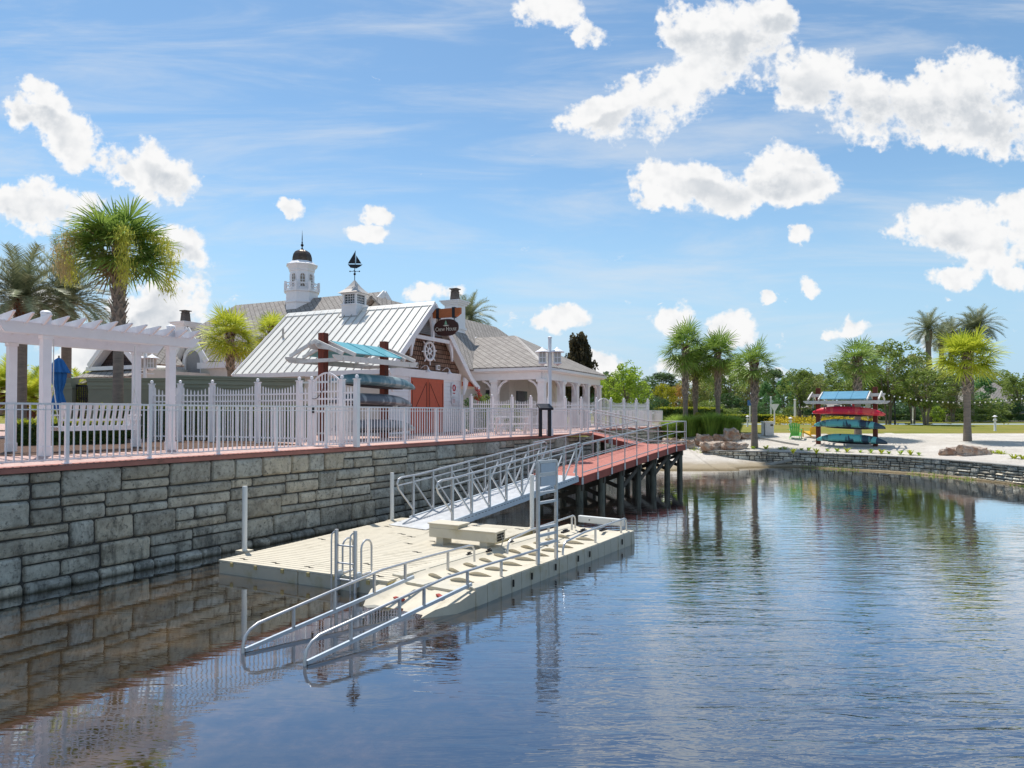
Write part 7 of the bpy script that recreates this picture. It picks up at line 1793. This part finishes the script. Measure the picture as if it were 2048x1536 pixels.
def sign_on_post(px, ytop, Y, label, shape, mat_, cat='sign', H=2.3):
    p = D(px, ytop, Y); z0 = 2.07; root = thing('road_sign', (p.x, Y, z0), label, cat); mb = MB(); mb.bar(Vector((p.x, Y + .03, z0)), Vector((p.x, Y + .03, p.z)), .09, .09, up=(0, 1, 0)); mb.build('post', 'white_paint', root)
    mb = MB()
    if shape == 'tri': mb.prism([(p.x - .42, Y, p.z), (p.x + .42, Y, p.z), (p.x, Y, p.z - .72)], (0, -.03, 0))
    else: mb.prism([(p.x - .24, Y, p.z), (p.x + .24, Y, p.z), (p.x + .24, Y, p.z - .55), (p.x - .24, Y, p.z - .55)], (0, -.03, 0))
    mb.build('sign_plate', mat_, root); return root
sign_on_post(1549, 808, 60, 'white backed triangular give way sign beyond the lawn', 'tri', 'white_paint'); sign_on_post(1500, 800, 66, 'blue and white square road sign behind the lone palm', 'sq', 'sign_blue'); sign_on_post(1711, 806, 62, 'red triangular give way sign seen through the rack', 'tri', 'sign_red'); sign_on_post(1736, 804, 66, 'small white square sign seen through the rack', 'sq', 'white_paint')
# litter bin
p = D(1535, 866, 44.6); bn_ = thing('litter_bin', (p.x, 44.6, 0), 'white slatted litter bin at the edge of the lawn', 'bin'); z0 = tz(p.x, 44.6); mb = MB()
for k in range(9): mb.box(p.x - .3 + k * .07, p.x - .3 + k * .07 + .045, 44.3, 44.34, z0, z0 + .85); mb.box(p.x - .3, p.x - .27, 44.3 + k * .07, 44.34 + k * .07, z0, z0 + .85)
mb.build('slats', 'white_fence', bn_); mb = MB(); mb.box(p.x - .26, p.x + .28, 44.36, 44.9, z0, z0 + .84); mb.build('liner', 'cap_grey', bn_); mb = MB(); mb.box(p.x - .33, p.x + .34, 44.27, 44.95, z0 + .86, z0 + .92); mb.build('lid', 'white_fence', bn_)
mb = MB(); mb.box(p.x + .08, p.x + .26, 44.285, 44.298, z0 + .62, z0 + .74); mb.build('plate', 'timber_dark', bn_)
def adirondack(mat_):
    root = thing('beach_chair', (0, 0, 0), 'x', 'chair'); mb = MB()
    for k in range(6): mb.hexa([(-.27, -.35 + .1 * k, .36 - .035 * k), (.27, -.35 + .1 * k, .36 - .035 * k), (.27, -.27 + .1 * k, .33 - .035 * k), (-.27, -.27 + .1 * k, .33 - .035 * k)], [(-.27, -.35 + .1 * k, .38 - .035 * k), (.27, -.35 + .1 * k, .38 - .035 * k), (.27, -.27 + .1 * k, .35 - .035 * k), (-.27, -.27 + .1 * k, .35 - .035 * k)])
    mb.build('seat', mat_, root); mb = MB()
    for k in range(5): x = -.24 + .12 * k; mb.bar((x * .8, .22, .2), (x * 1.15, .5, 1.0 - 1.2 * x * x), .1, .02, up=(0, 1, 0))
    mb.bar((-.27, .44, .72), (.27, .44, .72), .03, .06); mb.build('backrest', mat_, root)
    for s_ in (-1, 1):
        mb = MB(); mb.box(s_ * .36 - .07, s_ * .36 + .07, -.38, .42, .56, .585); mb.build('armrest', mat_, root); mb = MB(); mb.box(s_ * .31 - .02, s_ * .31 + .02, -.36, -.27, 0, .56); mb.build('leg', mat_, root); mb = MB(); mb.hexa([(s_ * .29 - .015, -.34, .28), (s_ * .29 + .015, -.34, .28), (s_ * .29 + .015, .5, 0), (s_ * .29 - .015, .5, 0)], [(s_ * .29 - .015, -.34, .4), (s_ * .29 + .015, -.34, .4), (s_ * .29 + .015, .55, .02), (s_ * .29 - .015, .55, .02)]); mb.build('rear_leg', mat_, root)
    return root
ch = adirondack('chair_yellow'); p = D(1621, 873, 43.8); put(ch, p.x, 43.8, 'yellow slatted beach chair just left of the kayak rack', R(200), 1.0, tz(p.x, 43.8), 'slatted beach chairs', 'chair')
cg = adirondack('chair_green'); p = D(1591, 876, 43.4); put(cg, p.x, 43.4, 'green slatted beach chair left of the yellow one', R(150), 1.0, tz(p.x, 43.4), 'slatted beach chairs', 'chair')
# timber edging boards in the sand and yellow flower bed
cb = MB(); a = D(1512, 868, 43.9); b = D(1596, 884, 41.0); a.z = tz(a.x, a.y) + .02; b.z = tz(b.x, b.y) + .02; cb.bar(a, b, .14, .12); tag(cb.build('border_board', 'curb'), 'grey edging board running through the sand', 'edging')
cb = MB(); a = D(1500, 893, 38.9); b = D(1700, 893, 39.0); a.z = tz(a.x, a.y) + .02; b.z = tz(b.x, b.y) + .02; cb.bar(a, b, .16, .12); tag(cb.build('border_board', 'curb'), 'long grey edging board behind the bed plants', 'edging')
fb_ = MB(); r_ = random.Random(12)
for (px0, px1, Y) in ((1545, 1640, 62), (1640, 1735, 64)):
    a = D(px0, 838, Y).x; b = D(px1, 838, Y).x
    for i in range(90): leaf_blob(fb_, r_, Vector((r_.uniform(a, b), Y + r_.uniform(-1.5, 1.5), 2.15 + r_.uniform(0, .35))), .35, 22, .09)
tag(fb_.build('flower_bed', 'yellow_bloom'), 'bed of low yellow flowers beyond the lawn behind the rack', 'flower bed', kind='stuff')
# road beyond the lawn
mb = MB(); mb.quad((24, 76, 2.115), (200, 76, 2.115), (200, 82, 2.115), (24, 82, 2.115)); tag(mb.build('road', 'asphalt'), kind='structure')
mb = MB(); mb.box(24, 200, 75.7, 76, 2.0, 2.22); tag(mb.build('kerb', 'curb'), kind='structure')
# stone bench and urn
pl_ = D(1877, 822, 80); ur = thing('planter_bowl', (pl_.x, 80, 2.1), 'broad stone planter bowl with green foliage across the lawn', 'planter'); mb = MB(); mb.lathe((pl_.x, 80, 2.1), [(.35, 0), (.3, .5), (.8, .9), (1.0, 1.1), (.95, 1.15)], 16); mb.build('bowl', 'planter', ur, smooth=True)
mb = MB(); r_ = random.Random(3)
for i in range(12): leaf_blob(mb, r_, Vector((pl_.x + r_.gauss(0, .4), 80 + r_.gauss(0, .3), 3.5 + r_.uniform(0, .5))), .4, 40, .12)
mb.build('foliage', 'leaf_bright', ur)
# string lights
sl_ = thing('string_lights', (20, 41, 3), 'string of small white bulbs sagging from the beach rack to the right', 'lights'); a = D(1756, 786, 41); b = D(2075, 792, 42); mb = MB(); pts = [lerp(a, b, i / 30) - Z * .45 * math.sin(math.pi * i / 30) for i in range(31)]; mb.tube(pts, .008, 4); mb.build('cable', 'black_metal', sl_)
mb = MB()
for i in range(1, 30): mb.ball(pts[i] - Z * .05, .045, 5)
x_ = mb.build('bulbs', 'bulb', sl_); x_['kind'] = 'stuff'
